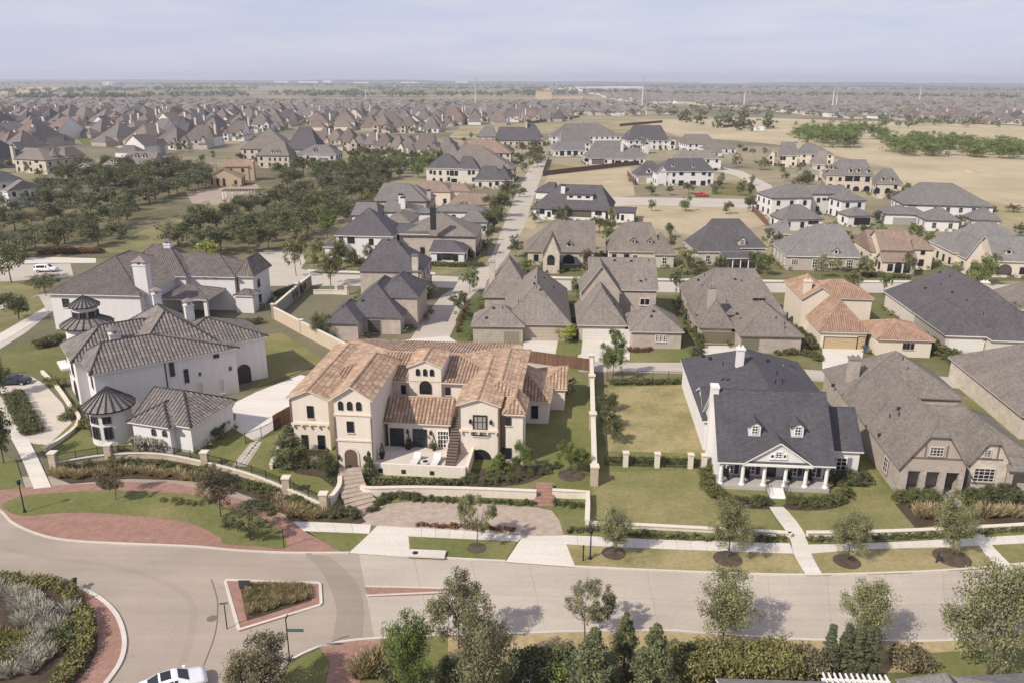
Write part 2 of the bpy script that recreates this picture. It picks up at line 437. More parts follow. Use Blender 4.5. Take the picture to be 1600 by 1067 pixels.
    def hit(s, w_, px, side='f'):         # where the ray through a pixel meets a roof slope
        d = s.d(px); c = s.cam
        ax = w_['ax']
        i, e0, sg = {'f': (1, w_['ry0'], 1), 'b': (1, w_['ry1'], -1), 'l': (0, w_['rx0'], 1), 'r': (0, w_['rx1'], -1)}[side]
        pitch = w_['p'] if (ax == 'x') == (i == 1) else w_['h0' if sg > 0 else 'h1']
        k = (w_['z']+sg*(c[i]-e0)*pitch-c.z)/(d.z-sg*d[i]*pitch); return c+d*k
    def map(s, side, pl):
        return {'f': lambda u, z, d: (u, pl-d, z), 'b': lambda u, z, d: (u, pl+d, z), 'l': lambda u, z, d: (pl-d, u, z), 'r': lambda u, z, d: (pl+d, u, z)}[side]
    def uz(s, side, pl, px):
        q = s.on(px, 1 if side in 'fb' else 0, pl); return ((q.x if side in 'fb' else q.y), q.z)
    def win(s, w_, side, pa, pb, nx=2, ny=3, kind='w', fm=None, name=None, sill=True, pm=None, parent=None, gm=None, raw=False, fw=.09, pl=None):
        if pl is None: pl = w_[{'f': 'y0', 'b': 'y1', 'l': 'x0', 'r': 'x1'}[side]] if isinstance(w_, dict) else w_
        A, B = (pa, pb) if raw else (s.uz(side, pl, pa), s.uz(side, pl, pb))
        u0, u1 = sorted((A[0], B[0])); z0, z1 = sorted((A[1], B[1])); M = s.map(side, pl); fm = fm or s.fm
        s.wl.append((side, pl, u0, u1, z0, z1)); mb = MB()
        def bar(a, b, c, d, dep, m=mb, dep0=0., mi=0):
            v = [M(a, b, dep0), M(c, b, dep0), M(c, d, dep0), M(a, d, dep0), M(a, b, dep), M(c, b, dep), M(c, d, dep), M(a, d, dep)]
            m.add(v, [(0, 3, 2, 1), (4, 5, 6, 7), (0, 1, 5, 4), (1, 2, 6, 5), (2, 3, 7, 6), (3, 0, 4, 7)], mi)
        par = parent or s.root
        if kind in 'wsd':
            bar(u0, z0, u0+fw, z1, .1); bar(u1-fw, z0, u1, z1, .1); bar(u0+fw, z1-fw, u1-fw, z1, .1); bar(u0+fw, z0, u1-fw, z0+fw, .1)
            t = .035
            for i in range(1, nx): c = u0+(u1-u0)*i/nx; bar(c-t, z0+fw, c+t, z1-fw, .07)
            for i in range(1, ny): c = z0+(z1-z0)*i/ny; bar(u0+fw, c-t, u1-fw, c+t, .068)
            f = mb.build(name or ('door' if kind == 'd' else 'window'), fm, par)
            g = MB(); bar(u0+fw*.5, z0+fw*.5, u1-fw*.5, z1-fw*.5, .04, g); g.build('pane', pm or glass(), f)
            if sill and kind == 'w': g = MB(); bar(u0-.08, z0-.1, u1+.08, z0-.002, .15, g); g.build('sill', s.tm, f)
            if kind == 's':
                for a in (u0-.5, u1+.06):
                    g = MB(); bar(a, z0, a+.44, z1, .06, g)
                    for i in range(1, 7): c = z0+(z1-z0)*i/7; bar(a+.06, c-.03, a+.38, c+.03, .085, g, .06)
                    g.build('shutter', gm or DARK, f)
        elif kind == 'a':
            zs = z1-(u1-u0)/2; zs = max(zs, z0+.05); k = 10
            ou = arch_pts(u0, u1, zs, z1, k); inn = arch_pts(u0+fw, u1-fw, zs, z1-fw, k)
            out = [(u1, z0)]+ou+[(u0, z0)]; ins = [(u1-fw, z0+fw)]+inn+[(u0+fw, z0+fw)]
            n = len(out); vs = [M(*q, .1) for q in out]+[M(*q, .1) for q in ins]+[M(*q, 0) for q in out]
            fs = []
            for i in range(n): j = (i+1) % n; fs += [(i, j, n+j, n+i), (i, 2*n+i, 2*n+j, j)]
            mb.add(vs, fs)
            for i in range(1, nx):
                c = u0+(u1-u0)*i/nx; t = .035; x = (c-(u0+u1)/2)/((u1-u0)/2); bar(c-t, z0+fw, c+t, zs+(z1-zs)*math.sqrt(max(0, 1-x*x))-.02, .07)
            for i in range(1, ny): c = z0+(z1-z0)*i/ny; t = .035; w2 = 0 if c < zs else (u1-u0)/2*(1-math.sqrt(max(0, 1-((c-zs)/(z1-zs))**2))); bar(u0+w2+.04, c-t, u1-w2-.04, c+t, .068)
            f = mb.build(name or 'window', fm, par)
            g = MB(); o_ = [M(*q, .04) for q in out]; e_ = M(0, 0, 0); e1 = M(0, 0, .04); g.slab(o_, (e_[0]-e1[0], e_[1]-e1[1], 0)); g.build('pane', pm or glass(), f)
        elif kind == 'g':
            bar(u0-.12, z0, u0, z1+.12, .05); bar(u1, z0, u1+.12, z1+.12, .05); bar(u0, z1, u1, z1+.12, .05)
            f = mb.build('garage_door', fm, par); gm = gm or fm; n = 4; k = max(2, round((u1-u0)/1.2))
            for i in range(n):
                g = MB(); a, b = z0+(z1-z0)*i/n, z0+(z1-z0)*(i+1)/n-.03; bar(u0, a, u1, b, .02, g)
                for j in range(k): c = u0+(u1-u0)*(j+.12)/k; bar(c, a+.1, c+(u1-u0)/k*.76, b-.1, .035, g, .02)
                g.build('door_panel', gm, f)
        return f
    def arcade(s, side, pl, u0, u1, z0, z1, ops, mat=None, th=.4, name='wall'):
        M = s.map(side, pl); out = [(u0, z0)]
        for a, b, zt, arch in sorted(ops):
            out.append((a, z0))
            if arch: out += arch_pts(a, b, zt-(b-a)/2*arch, zt, 10)[::-1]
            else: out += [(a, zt), (b, zt)]
            out.append((b, z0))
        out += [(u1, z0), (u1, z1), (u0, z1)]
        a = M(0, 0, 0); b = M(0, 0, th)
        return MB().slab([M(*q, 0) for q in out], (a[0]-b[0], a[1]-b[1], 0)).build(name, mat or s.wm, s.root)
    def chimney(s, w_, base, top, side='f', wd=1.2, dp=.9, mat=None, capm=None, hat=False, drop=2.5, zb=0):
        b = s.hit(w_, base, side) if w_ else s.P(base, zb); t = s.on(top, 1, b.y).z; t = max(t, b.z+.8)
        x, y = b.x, b.y; m = MB(); zb = max(0, b.z-drop)
        m.box(x-wd/2, y, zb, x+wd/2, y+dp, t)
        c = m.build('chimney', mat or s.wm, s.root)
        k = MB().box(x-wd/2-.1, y-.1, t-.22, x+wd/2+.1, y+dp+.1, t+.002)
        if hat:
            for q in (-.32, .12): k.box(x+q*wd, y+.1, t, x+(q+.2)*wd, y+dp-.1, t+.5)
            k2 = MB(); h = wd/2+.2
            k2.add([(x-h, y-.2, t+.5), (x+h, y-.2, t+.5), (x+h, y+dp+.2, t+.5), (x-h, y+dp+.2, t+.5), (x, y+dp/2, t+.5+wd*.42)], [(0, 1, 4), (1, 2, 4), (2, 3, 4), (3, 0, 4), (3, 2, 1, 0)])
            k2.build('chimney_hood', s.tiles[0] if s.tiles else s.rm, c)
        else:
            for q in (-.25, .25): k.lathe((x+q*wd, y+dp/2, t), [(.16, 0), (.13, .35)], 8)
        k.build('chimney_cap', capm or s.tm, c); return c
    def vents(s, w_, pxs, side='f', mat=None):
        for q in pxs:
            b = s.hit(w_, q, side); m = MB()
            if random.random() < .5: m.tube((b.x, b.y, b.z-.1), (b.x, b.y, b.z+.45), .07, .07, 6)
            else: m.box(b.x-.2, b.y-.15, b.z-.15, b.x+.2, b.y+.2, b.z+.22)
            m.build('roof_vent', mat or DARK, w_['roof'])
    def dormer(s, w_, base, wd, ht, side='f', nx=2, ny=3, wall=None, roof=None, ar=False, kind='w', rp=.9, ax='f'):
        b = s.hit(w_, base, side); x, y, z = b.x, b.y, b.z
        if side == 'f':
            pitch = w_['p'] if w_['ax'] == 'x' else w_['h0']; dp = (ht+wd*.5*rp)/max(.3, pitch)+.5
            m = MB().box(x-wd/2, y, z-.4, x+wd/2, y+dp, z+ht); zr = z+ht+wd/2*rp
            m.slab([(x-wd/2, y, z+ht), (x+wd/2, y, z+ht), (x, y, zr-.05)], (0, .2, 0))
            dm = m.build('dormer', wall or s.wm, s.root); o = .22; r = MB()
            for sg in (-1, 1):
                A = [(x, y-o, zr), (x, y+dp, zr), (x+sg*(wd/2+o), y+dp, z+ht-o*rp), (x+sg*(wd/2+o), y-o, z+ht-o*rp)]
                r.slab(A if sg < 0 else A[::-1], (0, 0, -.12))
            r.build('dormer_roof', roof or s.rm, dm)
            s.win(y, 'f', (x-wd*.27, z+.25), (x+wd*.27, z+ht-.08), nx, ny, kind, raw=True, parent=dm, sill=False, fw=.07)
        else:
            sg = 1 if side == 'l' else -1; dp = (ht+wd*.5*rp)/max(.3, w_['p'] if w_['ax'] == 'y' else w_['h0'])+.5
            m = MB().box(min(x, x+sg*dp), y-wd/2, z-.4, max(x, x+sg*dp), y+wd/2, z+ht); zr = z+ht+wd/2*rp
            m.slab([(x, y-wd/2, z+ht), (x, y+wd/2, z+ht), (x, y, zr-.05)], (sg*.2, 0, 0))
            dm = m.build('dormer', wall or s.wm, s.root); o = .22; r = MB()
            for k in (-1, 1):
                r.slab([(x-sg*o, y, zr), (x+sg*dp, y, zr), (x+sg*dp, y+k*(wd/2+o), z+ht-o*rp), (x-sg*o, y+k*(wd/2+o), z+ht-o*rp)], (0, 0, -.12))
            r.build('dormer_roof', roof or s.rm, dm)
            s.win(x, side, (y-wd*.27, z+.25), (y+wd*.27, z+ht-.08), nx, ny, kind, raw=True, parent=dm, sill=False, fw=.07)
        return dm
    def autowin(s, sides='frl', step=3.4):
        for w_ in s.W:
            if 'wall' not in w_: continue
            for sd in sides:
                i0, i1, pl = (w_['x0'], w_['x1'], w_['y0']) if sd == 'f' else (w_['y0'], w_['y1'], w_['x1'] if sd == 'r' else w_['x0'])
                if i1-i0 < 3: continue
                for za, zb in ([(.9, 2.5), (3.8, 5.3)] if w_['z'] > 4.8 else [(.9, 2.5)]):
                    if zb > w_['zt']-.2: continue
                    n = max(1, int((i1-i0)/step))
                    for k in range(n):
                        u = i0+(i1-i0)*(k+.5)/n; a, b = u-.55, u+.55
                        if any(q[0] == sd and abs(q[1]-pl) < .5 and q[2] < b+.3 and q[3] > a-.3 and q[4] < zb+.2 and q[5] > za-.2 for q in s.wl): continue
                        X, Y = (u, pl-.3) if sd == 'f' else (pl+(.3 if sd == 'r' else -.3), u)
                        if any(v is not w_ and v['x0']-.7 < X < v['x1']+.7 and v['y0']-.7 < Y < v['y1']+.7 and za < v['zr'] for v in s.W): continue
                        s.win(pl, sd, (a, za), (b, zb), 2, 2, raw=True, sill=False)
    def box(s, name, x0, y0, z0, x1, y1, z1, mat, parent=None):
        return MB().box(x0, y0, z0, x1, y1, z1).build(name, mat, parent or s.root)
    def column(s, x, y, z0, z1, r=.18, mat=None, square=False):
        m = MB()
        if square: m.box(x-r, y-r, z0, x+r, y+r, z1); m.box(x-r*1.3, y-r*1.3, z0, x+r*1.3, y+r*1.3, z0+.2); m.box(x-r*1.3, y-r*1.3, z1-.18, x+r*1.3, y+r*1.3, z1)
        else: m.lathe((x, y, z0), [(r*1.5, 0), (r*1.5, .14), (r*1.12, .2), (r, .3), (r*.86, z1-z0-.25), (r*1.1, z1-z0-.18), (r*1.4, z1-z0-.12), (r*1.4, z1-z0)], 12)
        return m.build('column', mat or s.tm, s.root)
    def steps(s, x0, x1, y, z, n, run=.32, mat=None, d=-1):
        for i in range(n):
            s.box('step', x0, min(y, y+d*run*(i+1)), 0, x1, max(y, y+d*run*(i+1)), z*(1-(i)/n)-z/n*.0-.001*i, mat or s.tm) if False else s.box('step', x0, min(y+d*run*i, y+d*run*(i+1)), 0, x1, max(y+d*run*i, y+d*run*(i+1)), z*(n-i)/(n+1), mat or s.tm)
# ---------------------------------------------------------------- setting: land, roads, lawns
CONC = concrete((.44, .385, .325)); CONCL = concrete((.6, .55, .49), .14); RNDB = concrete((.37, .31, .255), .3); BANDM = concrete((.3, .25, .205), .2)
ALLEY = concrete((.45, .395, .335), .2); ROAD2 = concrete((.47, .42, .36), .18); CREAM = stucco((.66, .6, .52))
REDP = brick((.265, .135, .1), (.33, .185, .145), (.29, .2, .165), .22, .11); PAVE = brick((.36, .285, .23), (.42, .34, .28), (.33, .28, .24), .4, .2)
GRN = grass((.138, .148, .05), (.22, .195, .09), .35); GRN2 = grass((.155, .158, .058), (.26, .22, .11), .5); GRND = grass((.175, .165, .066), (.32, .265, .14), .6, .2)
PARKG = grass((.15, .145, .06), (.25, .21, .11), .45); DIRT = grass((.33, .265, .175), (.41, .34, .235), .6, .05); TANF = grass((.34, .28, .18), (.45, .375, .26), .55, .02)
TANF2 = grass((.2, .175, .09), (.36, .3, .18), .5, .03); BEDM = grass((.06, .042, .03), (.085, .065, .045), .5, .6)
g0 = tag(MB().box(-14000, -200, -1, 14000, 16000, 0).build('ground', land()), kind='structure')
hz = MB(); hz.box(-15000, -300, -3, 15000, 17000, 95)
vm = bpy.data.materials.new('air'); vm.use_nodes = True; vn = vm.node_tree; vn.nodes.clear()
vo = vn.nodes.new('ShaderNodeOutputMaterial'); vp = vn.nodes.new('ShaderNodeVolumePrincipled')
vp.inputs['Color'].default_value = (.82, .85, .96, 1); vp.inputs['Density'].default_value = .00013; vp.inputs['Anisotropy'].default_value = .1
vn.links.new(vp.outputs[0], vo.inputs['Volume']); hzm = bpy.data.meshes.new('haze'); hzm.from_pydata(hz.v, [], hz.f); hzm.materials.append(vm)
tag(link('haze', hzm), kind='stuff')
# far low hills
def hills(name, d, h, seed, col):
    r_ = random.Random(seed); m = MB(); n = 90; vs = []; fs = []
    for i in range(n+1):
        x = -d*.9+1.8*d*i/n; t = i*.5+seed
        hh = h*(.55+.25*math.sin(t*.37)+.2*math.sin(t*.91+1)+.1*math.sin(t*2.3))
        vs += [(x, d-900, -1), (x, d, max(.5, hh)), (x, d+1500, -1)]
    for i in range(n):
        a = 3*i; fs += [(a, a+3, a+4, a+1), (a+1, a+4, a+5, a+2)]
    m.add(vs, fs); tag(m.build(name, col, smooth=True), kind='structure')
hills('hills', 9500, 26, 3, plain((.06, .07, .05), .95)); hills('terrain', 6200, 9, 8, plain((.1, .1, .065), .95))
far_e = [(560, 861), (640, 869), (720, 874), (800, 880), (890, 886), (1000, 891), (1100, 895), (1250, 899), (1400, 895), (1500, 890), (1600, 881), (1720, 871)]
near_e = [(585, 999), (640, 995), (720, 991), (800, 990), (890, 987), (1030, 985), (1110, 990), (1250, 999), (1364, 1001), (1480, 1001), (1600, 990), (1720, 978)]
road = sheet('road', [(-90, 745), (560, 740), (800, 800), (1250, 830), (1760, 800), (1800, 1010), (1500, 1010), (900, 1000), (600, 1010), (560, 1130), (-160, 1130)], .012, RNDB, curve=False, thick=.05)
fe = smooth_line([G(*p) for p in far_e], 6); ne = smooth_line([G(*p) for p in near_e], 6)
def resample(l, n):
    d = [0]
    for a, b in zip(l, l[1:]): d.append(d[-1]+(b-a).length)
    out = []
    for i in range(n+1):
        t = d[-1]*i/n; j = max(k for k in range(len(d)) if d[k] <= t+1e-6); j = min(j, len(l)-2)
        f = (t-d[j])/max(1e-6, d[j+1]-d[j]); out.append(l[j].lerp(l[j+1], f))
    return out
NS = 13; fr = resample(fe, NS*3); nr = resample(ne, NS*3)
for i in range(NS):
    for h0, h1 in ((0, .5), (.5, 1)):
        up = []; lo = []
        for k in range(4):
            a, b = fr[i*3+k], nr[i*3+k]; t = (b-a).normalized(); q = (fr[min(i*3+k+1, NS*3)]-fr[max(0, i*3+k-1)]).normalized()
            sh = q*(.015 if k == 0 else -.015 if k == 3 else 0)
            up.append(a.lerp(b, h0)+sh+t*.012); lo.append(a.lerp(b, h1)+sh-t*.012)
        MB().prism([(p.x, p.y) for p in up+lo[::-1]], -.04, .03).build('concrete_slab', CONC, road)
sheet('paver_band', [(478, 868), (508, 868), (535, 885), (560, 915), (568, 950), (566, 985), (562, 1003), (520, 1012), (522, 985), (526, 960), (522, 935), (510, 905), (492, 880)], .024, BANDM, parent=road, thick=.02, curve=True)
for pts in ([(330, 905), (338, 930), (340, 950), (336, 990), (318, 1040)], [(1538, 893), (1560, 910), (1600, 942), (1640, 975)]):
    strip('road_joint', smooth_line([G(*p) for p in pts], 5), .07, .0, .036, plain((.16, .13, .115), .9), road)
for i, pts in enumerate(([(-60, 842), (60, 868), (200, 890), (290, 930), (300, 985), (270, 1075)], [(-60, 862), (60, 884), (190, 905), (262, 940), (268, 985), (240, 1060)], [(230, 878), (420, 885), (560, 892), (760, 905)], [(225, 868), (420, 873), (560, 880), (760, 893)])):
    strip('wheel_track', smooth_line([G(*p) for p in pts], 6), .55, .0, .016+.001*i, concrete((.335, .28, .23), .25), road)
# front block lawn and verges
KZ = .1
def kerb(pts, closed=False, wd=.22, h=.135, k=6):
    l = smooth_line([G(*p) for p in pts], k, closed); return strip('kerb', l, wd, -.02, h, concrete((.56, .51, .45), .12), None, closed, 'structure')
sheet('lawn', [(455, 640), (560, 600), (900, 575), (930, 600), (1100, 590), (1350, 600), (1700, 640), (1760, 822), (1600, 838), (1240, 850), (900, 836), (560, 832), (458, 815), (380, 745), (300, 715), (90, 722), (60, 700), (100, 660), (330, 660)], KZ, GRN)
for pts, m in (([(475, 829), (577, 833), (545, 863), (536, 862)], GRN), ([(637, 837), (809, 845), (790, 875), (641, 869)], GRN), ([(882, 849), (965, 854), (1127, 860), (1240, 864), (1259, 898), (1100, 894), (899, 885)], GRND),
               ([(1270, 864), (1364, 857), (1479, 854), (1530, 852), (1556, 886), (1500, 890), (1400, 895), (1285, 898)], GRND), ([(1550, 850), (1640, 846), (1690, 873), (1580, 882)], GRN2)):
    sheet('verge', pts, KZ, m)
kerb([(641, 869), (720, 873.5), (790, 877)]); kerb([(899, 885.5), (1000, 890.5), (1100, 894.5), (1250, 898.5), (1400, 895), (1500, 890), (1600, 881), (1720, 871)]); 
kerb([(640, 996), (720, 991.5), (800, 990.5), (890, 987.5), (1030, 985.5), (1110, 990.5), (1250, 999.5), (1364, 1001.5), (1480, 1001.5), (1600, 990.5), (1720, 978)])
def walk(name, a, b, n, mat, z=KZ+.015, parent=None):     # paving cut into separate slabs along its length
    A = resample(smooth_line([G(*p, z) for p in a], 5), n); B = resample(smooth_line([G(*p, z) for p in b], 5), n)
    root = parent or sheet(name, list(A)+list(B)[::-1], z-.02, concrete((.3, .27, .24)), px=False)
    for i in range(n):
        s1 = (A[i+1]-A[i]).normalized()*.015
        MB().prism([(p.x, p.y) for p in (A[i]+s1, A[i+1]-s1, B[i+1]-s1, B[i]+s1)], z-.06, z).build('paving_slab', mat, root)
    return root
walk('sidewalk', [(457, 814), (520, 816), (580, 819)], [(475, 829), (530, 831), (577, 833)], 4, CONCL)
walk('sidewalk', [(636, 823), (720, 828), (818, 836)], [(638, 837), (720, 841), (809, 845)], 8, CONCL)
walk('sidewalk', [(879, 835), (965, 839), (1047, 843), (1234, 848)], [(881, 849), (965, 854), (1127, 860), (1240, 864)], 16, CONCL)
walk('sidewalk', [(1258, 850), (1348, 848), (1476, 842), (1600, 835), (1720, 828)], [(1266, 864), (1364, 857), (1479, 854), (1600, 848), (1730, 842)], 20, CONCL)
walk('path', [(1202, 791), (1213, 808), (1234, 838), (1240, 864), (1260, 898)], [(1224, 791), (1240, 808), (1258, 834), (1267, 864), (1286, 898)], 9, CONCL, KZ+.02)
walk('path', [(1510, 820), (1530, 852), (1556, 886)], [(1526, 820), (1550, 851), (1580, 882)], 5, CONCL, KZ+.02)
walk('driveway', [(590, 820), (575, 835), (545, 863)], [(637, 822), (639, 845), (641, 870)], 3, CONCL, KZ+.01)
walk('driveway', [(818, 835), (808, 850), (790, 877)], [(879, 835), (885, 850), (899, 885)], 3, CONCL, KZ+.01)
sheet('paved_court', [(556, 800), (575, 792), (600, 788), (645, 782), (760, 786), (837, 792), (862, 797), (874, 812), (881, 836), (818, 837), (700, 829), (636, 823), (566, 819)], KZ+.012, PAVE)
# the roundabout planting and the brick apron
sheet('brick_paving', [(-60, 766), (0, 763), (100, 757), (200, 752), (270, 754), (320, 764), (380, 780), (430, 800), (458, 814), (500, 843), (536, 863), (480, 864), (444, 862), (370, 859), (300, 853), (200, 849), (110, 844), (60, 834), (20, 816), (-2, 796), (-60, 770)], KZ, REDP)
sheet('lawn', [(7, 784), (42, 773), (90, 769), (140, 766), (210, 766), (280, 770), (315, 775), (360, 794), (409, 808), (441, 833), (445, 856), (400, 852), (350, 849), (343, 838), (304, 819), (260, 810), (210, 805), (140, 800), (87, 801), (35, 805), (8, 795)], KZ+.02, GRN, curve=True, k=3)
kerb([(-60, 768), (-3, 796), (20, 817), (60, 835), (110, 845), (200, 850), (300, 854), (370, 860), (450, 864), (545, 864)])
sheet('planting_bed', [(80, 742), (100, 724), (172, 716), (250, 716), (320, 726), (400, 748), (450, 770), (515, 800), (560, 800), (572, 815), (560, 818), (470, 812), (440, 800), (425, 790), (400, 778), (330, 752), (270, 748), (200, 746), (110, 754)], KZ+.02, BEDM)
sheet('lawn', [(-60, 705), (0, 712), (24, 716), (38, 762), (0, 765), (-60, 770)], KZ+.003, GRN)
walk('path', [(-20, 640), (8, 670), (32, 712), (53, 763)], [(8, 632), (30, 660), (55, 706), (80, 760)], 8, CONCL, KZ+.02)
isl = sheet('traffic_island', [(-90, 904), (0, 904), (60, 907), (110, 915), (150, 931), (180, 958), (194, 995), (190, 1030), (168, 1065), (130, 1110), (-90, 1140)], KZ, REDP)
kerb([(-90, 904), (0, 904), (60, 907), (110, 915), (150, 931), (180, 958), (194, 995), (190, 1030), (168, 1065), (130, 1110)], wd=.35)
sheet('planting_bed', [(-90, 907), (0, 907), (60, 910), (105, 919), (128, 934), (148, 955), (153, 985), (152, 1015), (140, 1040), (112, 1072), (60, 1130), (-90, 1140)], KZ+.03, BEDM)
tri = [(352, 906), (497, 911), (502, 945), (374, 985)]
sheet('traffic_island', tri, KZ, REDP); kerb([(353, 907), (497, 911.5), (500, 913), (502, 943), (500, 946), (376, 984), (373, 983), (352, 909)], True, .25, k=1)
sheet('planting_bed', [(374, 911), (482, 916), (487, 937), (386, 969)], KZ+.03, BEDM)
wed = [(571, 917), (640, 918), (720, 921), (720, 925), (640, 929), (573, 931)]
sheet('traffic_island', wed, KZ, REDP); kerb([(571, 917), (720, 920.5), (720, 925), (573, 931.5)], True, .2, k=1)
# near side of the street
sheet('verge', [(400, 1110), (430, 1062), (452, 1035), (500, 1012), (516, 1035), (506, 1070), (500, 1110)], KZ, GRN)
sheet('brick_paving', [(500, 1012), (560, 1000), (580, 1000), (598, 997), (572, 1030), (560, 1075), (500, 1110), (508, 1068), (516, 1035)], KZ, REDP)
kerb([(400, 1110), (430, 1062), (452, 1034), (500, 1011), (560, 1000), (640, 996)])
sheet('verge', [(598, 996), (700, 993), (700, 1040), (575, 1040)], KZ, GRN)
sheet('verge', [(700, 993), (800, 991), (890, 988), (1030, 986), (1110, 991), (1250, 1000), (1364, 1002), (1480, 1002), (1600, 991), (1720, 980), (1740, 1040), (1400, 1050), (1000, 1050), (700, 1040)], KZ, grass((.3, .24, .13), (.4, .31, .18), .6, .3))
sheet('lawn', [(560, 1040), (1800, 1040), (1900, 1400), (400, 1400)], KZ-.02, grass((.12, .13, .05), (.22, .18, .09), .35))
sheet('lawn', [(1430, 1020), (1600, 1012), (1660, 1060), (1440, 1066)], KZ+.004, GRN)
# lots of the front row
sheet('back_lawn', [(945, 604), (1086, 600), (1094, 640), (1100, 708), (948, 704), (938, 640)], KZ+.006, GRND)
sheet('front_lawn', [(930, 737), (1104, 733), (1122, 765), (1175, 795), (1200, 795), (1228, 838), (1114, 831), (1000, 825), (919, 820)], KZ+.006, GRN2)
sheet('front_lawn', [(1226, 793), (1300, 775), (1320, 745), (1366, 738), (1440, 832), (1350, 837), (1262, 837)], KZ+.006, GRN2)
sheet('side_lawn', [(402, 525), (440, 520), (512, 565), (455, 585), (390, 610)], KZ+.006, grass((.16, .155, .055), (.25, .21, .1), .4))
sheet('driveway', [(368, 628), (400, 612), (470, 585), (520, 600), (455, 650), (400, 690), (350, 660)], KZ+.008, concrete((.62, .57, .52), .1))
sheet('gravel_path', [(392, 690), (410, 690), (385, 728), (362, 728)], KZ+.008, concrete((.4, .36, .3), .3, 20))
# left mansion's forecourt
sheet('forecourt', [(-60, 595), (0, 590), (50, 588), (70, 600), (98, 630), (112, 660), (75, 695), (45, 690), (20, 655), (-60, 620)], KZ+.008, concrete((.55, .49, .42), .15))
sheet('lawn', [(-60, 560), (10, 545), (40, 535), (105, 535), (110, 590), (70, 588), (40, 580), (-60, 592)], KZ+.004, grass((.125, .13, .045), (.2, .175, .08), .3))
sheet('lawn', [(60, 690), (118, 655), (160, 670), (200, 700), (90, 722)], KZ+.004, GRN)
sheet('road', [(-90, 500), (20, 470), (85, 455), (90, 480), (40, 520), (0, 545), (-90, 570)], .02, ROAD2)
sheet('path', [(-60, 540), (0, 522), (70, 482), (76, 490), (10, 530), (-60, 560)], .06, CONCL)
sheet('lawn', [(-90, 490), (0, 484), (60, 462), (70, 480), (0, 520), (-90, 545)], .05, PARKG)
# alley behind the front row and drives to the garages
sheet('alley', [(640, 555), (690, 545), (900, 560), (960, 566), (1075, 566), (1200, 572), (1300, 580), (1520, 590), (1700, 605), (1700, 622), (1500, 606), (1300, 596), (1200, 590), (1070, 583), (900, 580), (700, 575)], .03, ALLEY)
sheet('lawn', [(700, 470), (770, 460), (1080, 462), (1400, 455), (1700, 480), (1700, 605), (1300, 580), (1075, 566), (900, 562), (700, 540)], .02, grass((.12, .12, .05), (.19, .165, .085), .35))
for pts in ([(818, 530), (880, 530), (868, 556), (870, 562), (815, 562)], [(912, 528), (984, 532), (984, 562), (900, 566)], [(1097, 540), (1150, 540), (1152, 572), (1100, 572)], [(1285, 544), (1350, 546), (1345, 570), (1300, 585), (1285, 580)],
            [(1480, 555), (1535, 560), (1558, 575), (1500, 592)], [(640, 530), (700, 525), (735, 548), (690, 560), (600, 560), (560, 545)]):
    sheet('driveway', pts, .045, CONCL)
sheet('lawn', [(872, 531), (910, 531), (908, 553), (885, 558), (868, 553)], .06, GRN)
sheet('lawn', [(984, 546), (1068, 545), (1085, 563), (986, 566)], .06, GRN)
sheet('lawn', [(728, 470), (755, 462), (740, 500), (738, 528), (716, 528), (712, 500)], .05, grass((.08, .1, .03), (.12, .12, .05), .2))
sheet('lawn', [(960, 585), (1068, 583), (1072, 602), (945, 602)], .06, GRN2)
# the second street, the lane and beyond
sheet('road', [(395, 398), (412, 392), (455, 392), (482, 402), (470, 420), (500, 428), (560, 430), (680, 431), (800, 437), (900, 439), (1050, 441), (1200, 443), (1400, 443), (1700, 447), (1700, 470), (1400, 458), (1200, 457), (1050, 457), (900, 454), (740, 452), (660, 448), (560, 447), (400, 447), (395, 425)], .03, ROAD2)
sheet('lane', [(640, 532), (668, 490), (690, 462), (715, 448), (768, 402), (784, 360), (804, 310), (828, 262), (838, 235), (853, 235), (851, 262), (834, 310), (817, 360), (792, 402), (752, 450), (735, 465), (715, 500), (700, 532)], .036, ALLEY)
for a, b in (([(480, 421), (560, 424), (680, 426)], [(480, 424), (560, 427), (680, 429)]), ([(815, 431), (950, 434), (1100, 436), (1250, 438), (1500, 439)], [(815, 434), (950, 437), (1100, 439), (1250, 441), (1500, 442)])):
    walk('sidewalk', a, b, 12, CONCL, .07)
sheet('lawn', [(470, 385), (560, 395), (760, 405), (770, 415), (690, 430), (560, 427), (490, 424), (475, 405)], .04, PARKG)
sheet('lawn', [(815, 395), (1100, 400), (1600, 405), (1700, 440), (1400, 439), (1050, 436), (815, 432)], .04, grass((.12, .12, .05), (.19, .165, .085), .35))
sheet('road', [(835, 318), (905, 312), (960, 308), (1190, 312), (1260, 318), (1260, 330), (1190, 326), (990, 321), (850, 331)], .03, ROAD2)
sheet('road', [(1130, 262), (1160, 268), (1205, 290), (1215, 312), (1190, 314), (1180, 292), (1150, 275), (1120, 268)], .034, ROAD2)
sheet('dirt_lot', [(856, 275), (905, 270), (985, 262), (992, 306), (905, 312), (838, 316), (846, 300)], .03, DIRT)
sheet('dirt_lot', [(985, 322), (1190, 326), (1205, 350), (1100, 372), (1000, 352)], .03, DIRT)
sheet('dirt_lot', [(820, 335), (850, 332), (835, 360), (812, 355)], .03, DIRT)
sheet('lawn', [(1112, 285), (1180, 290), (1182, 308), (1112, 305)], .04, grass((.13, .12, .04), (.2, .17, .08), .4))
sheet('lawn', [(858, 255), (905, 262), (905, 268), (856, 272)], .04, GRN2)
sheet('field', [(1000, 188), (1180, 184), (1300, 188), (1700, 200), (1700, 350), (1560, 330), (1405, 292), (1390, 262), (1230, 228), (1150, 220), (1060, 214)], .02, TANF)
sheet('field', [(720, 198), (1000, 186), (1190, 208), (1060, 214), (880, 200), (800, 220), (700, 215)], .016, TANF2)
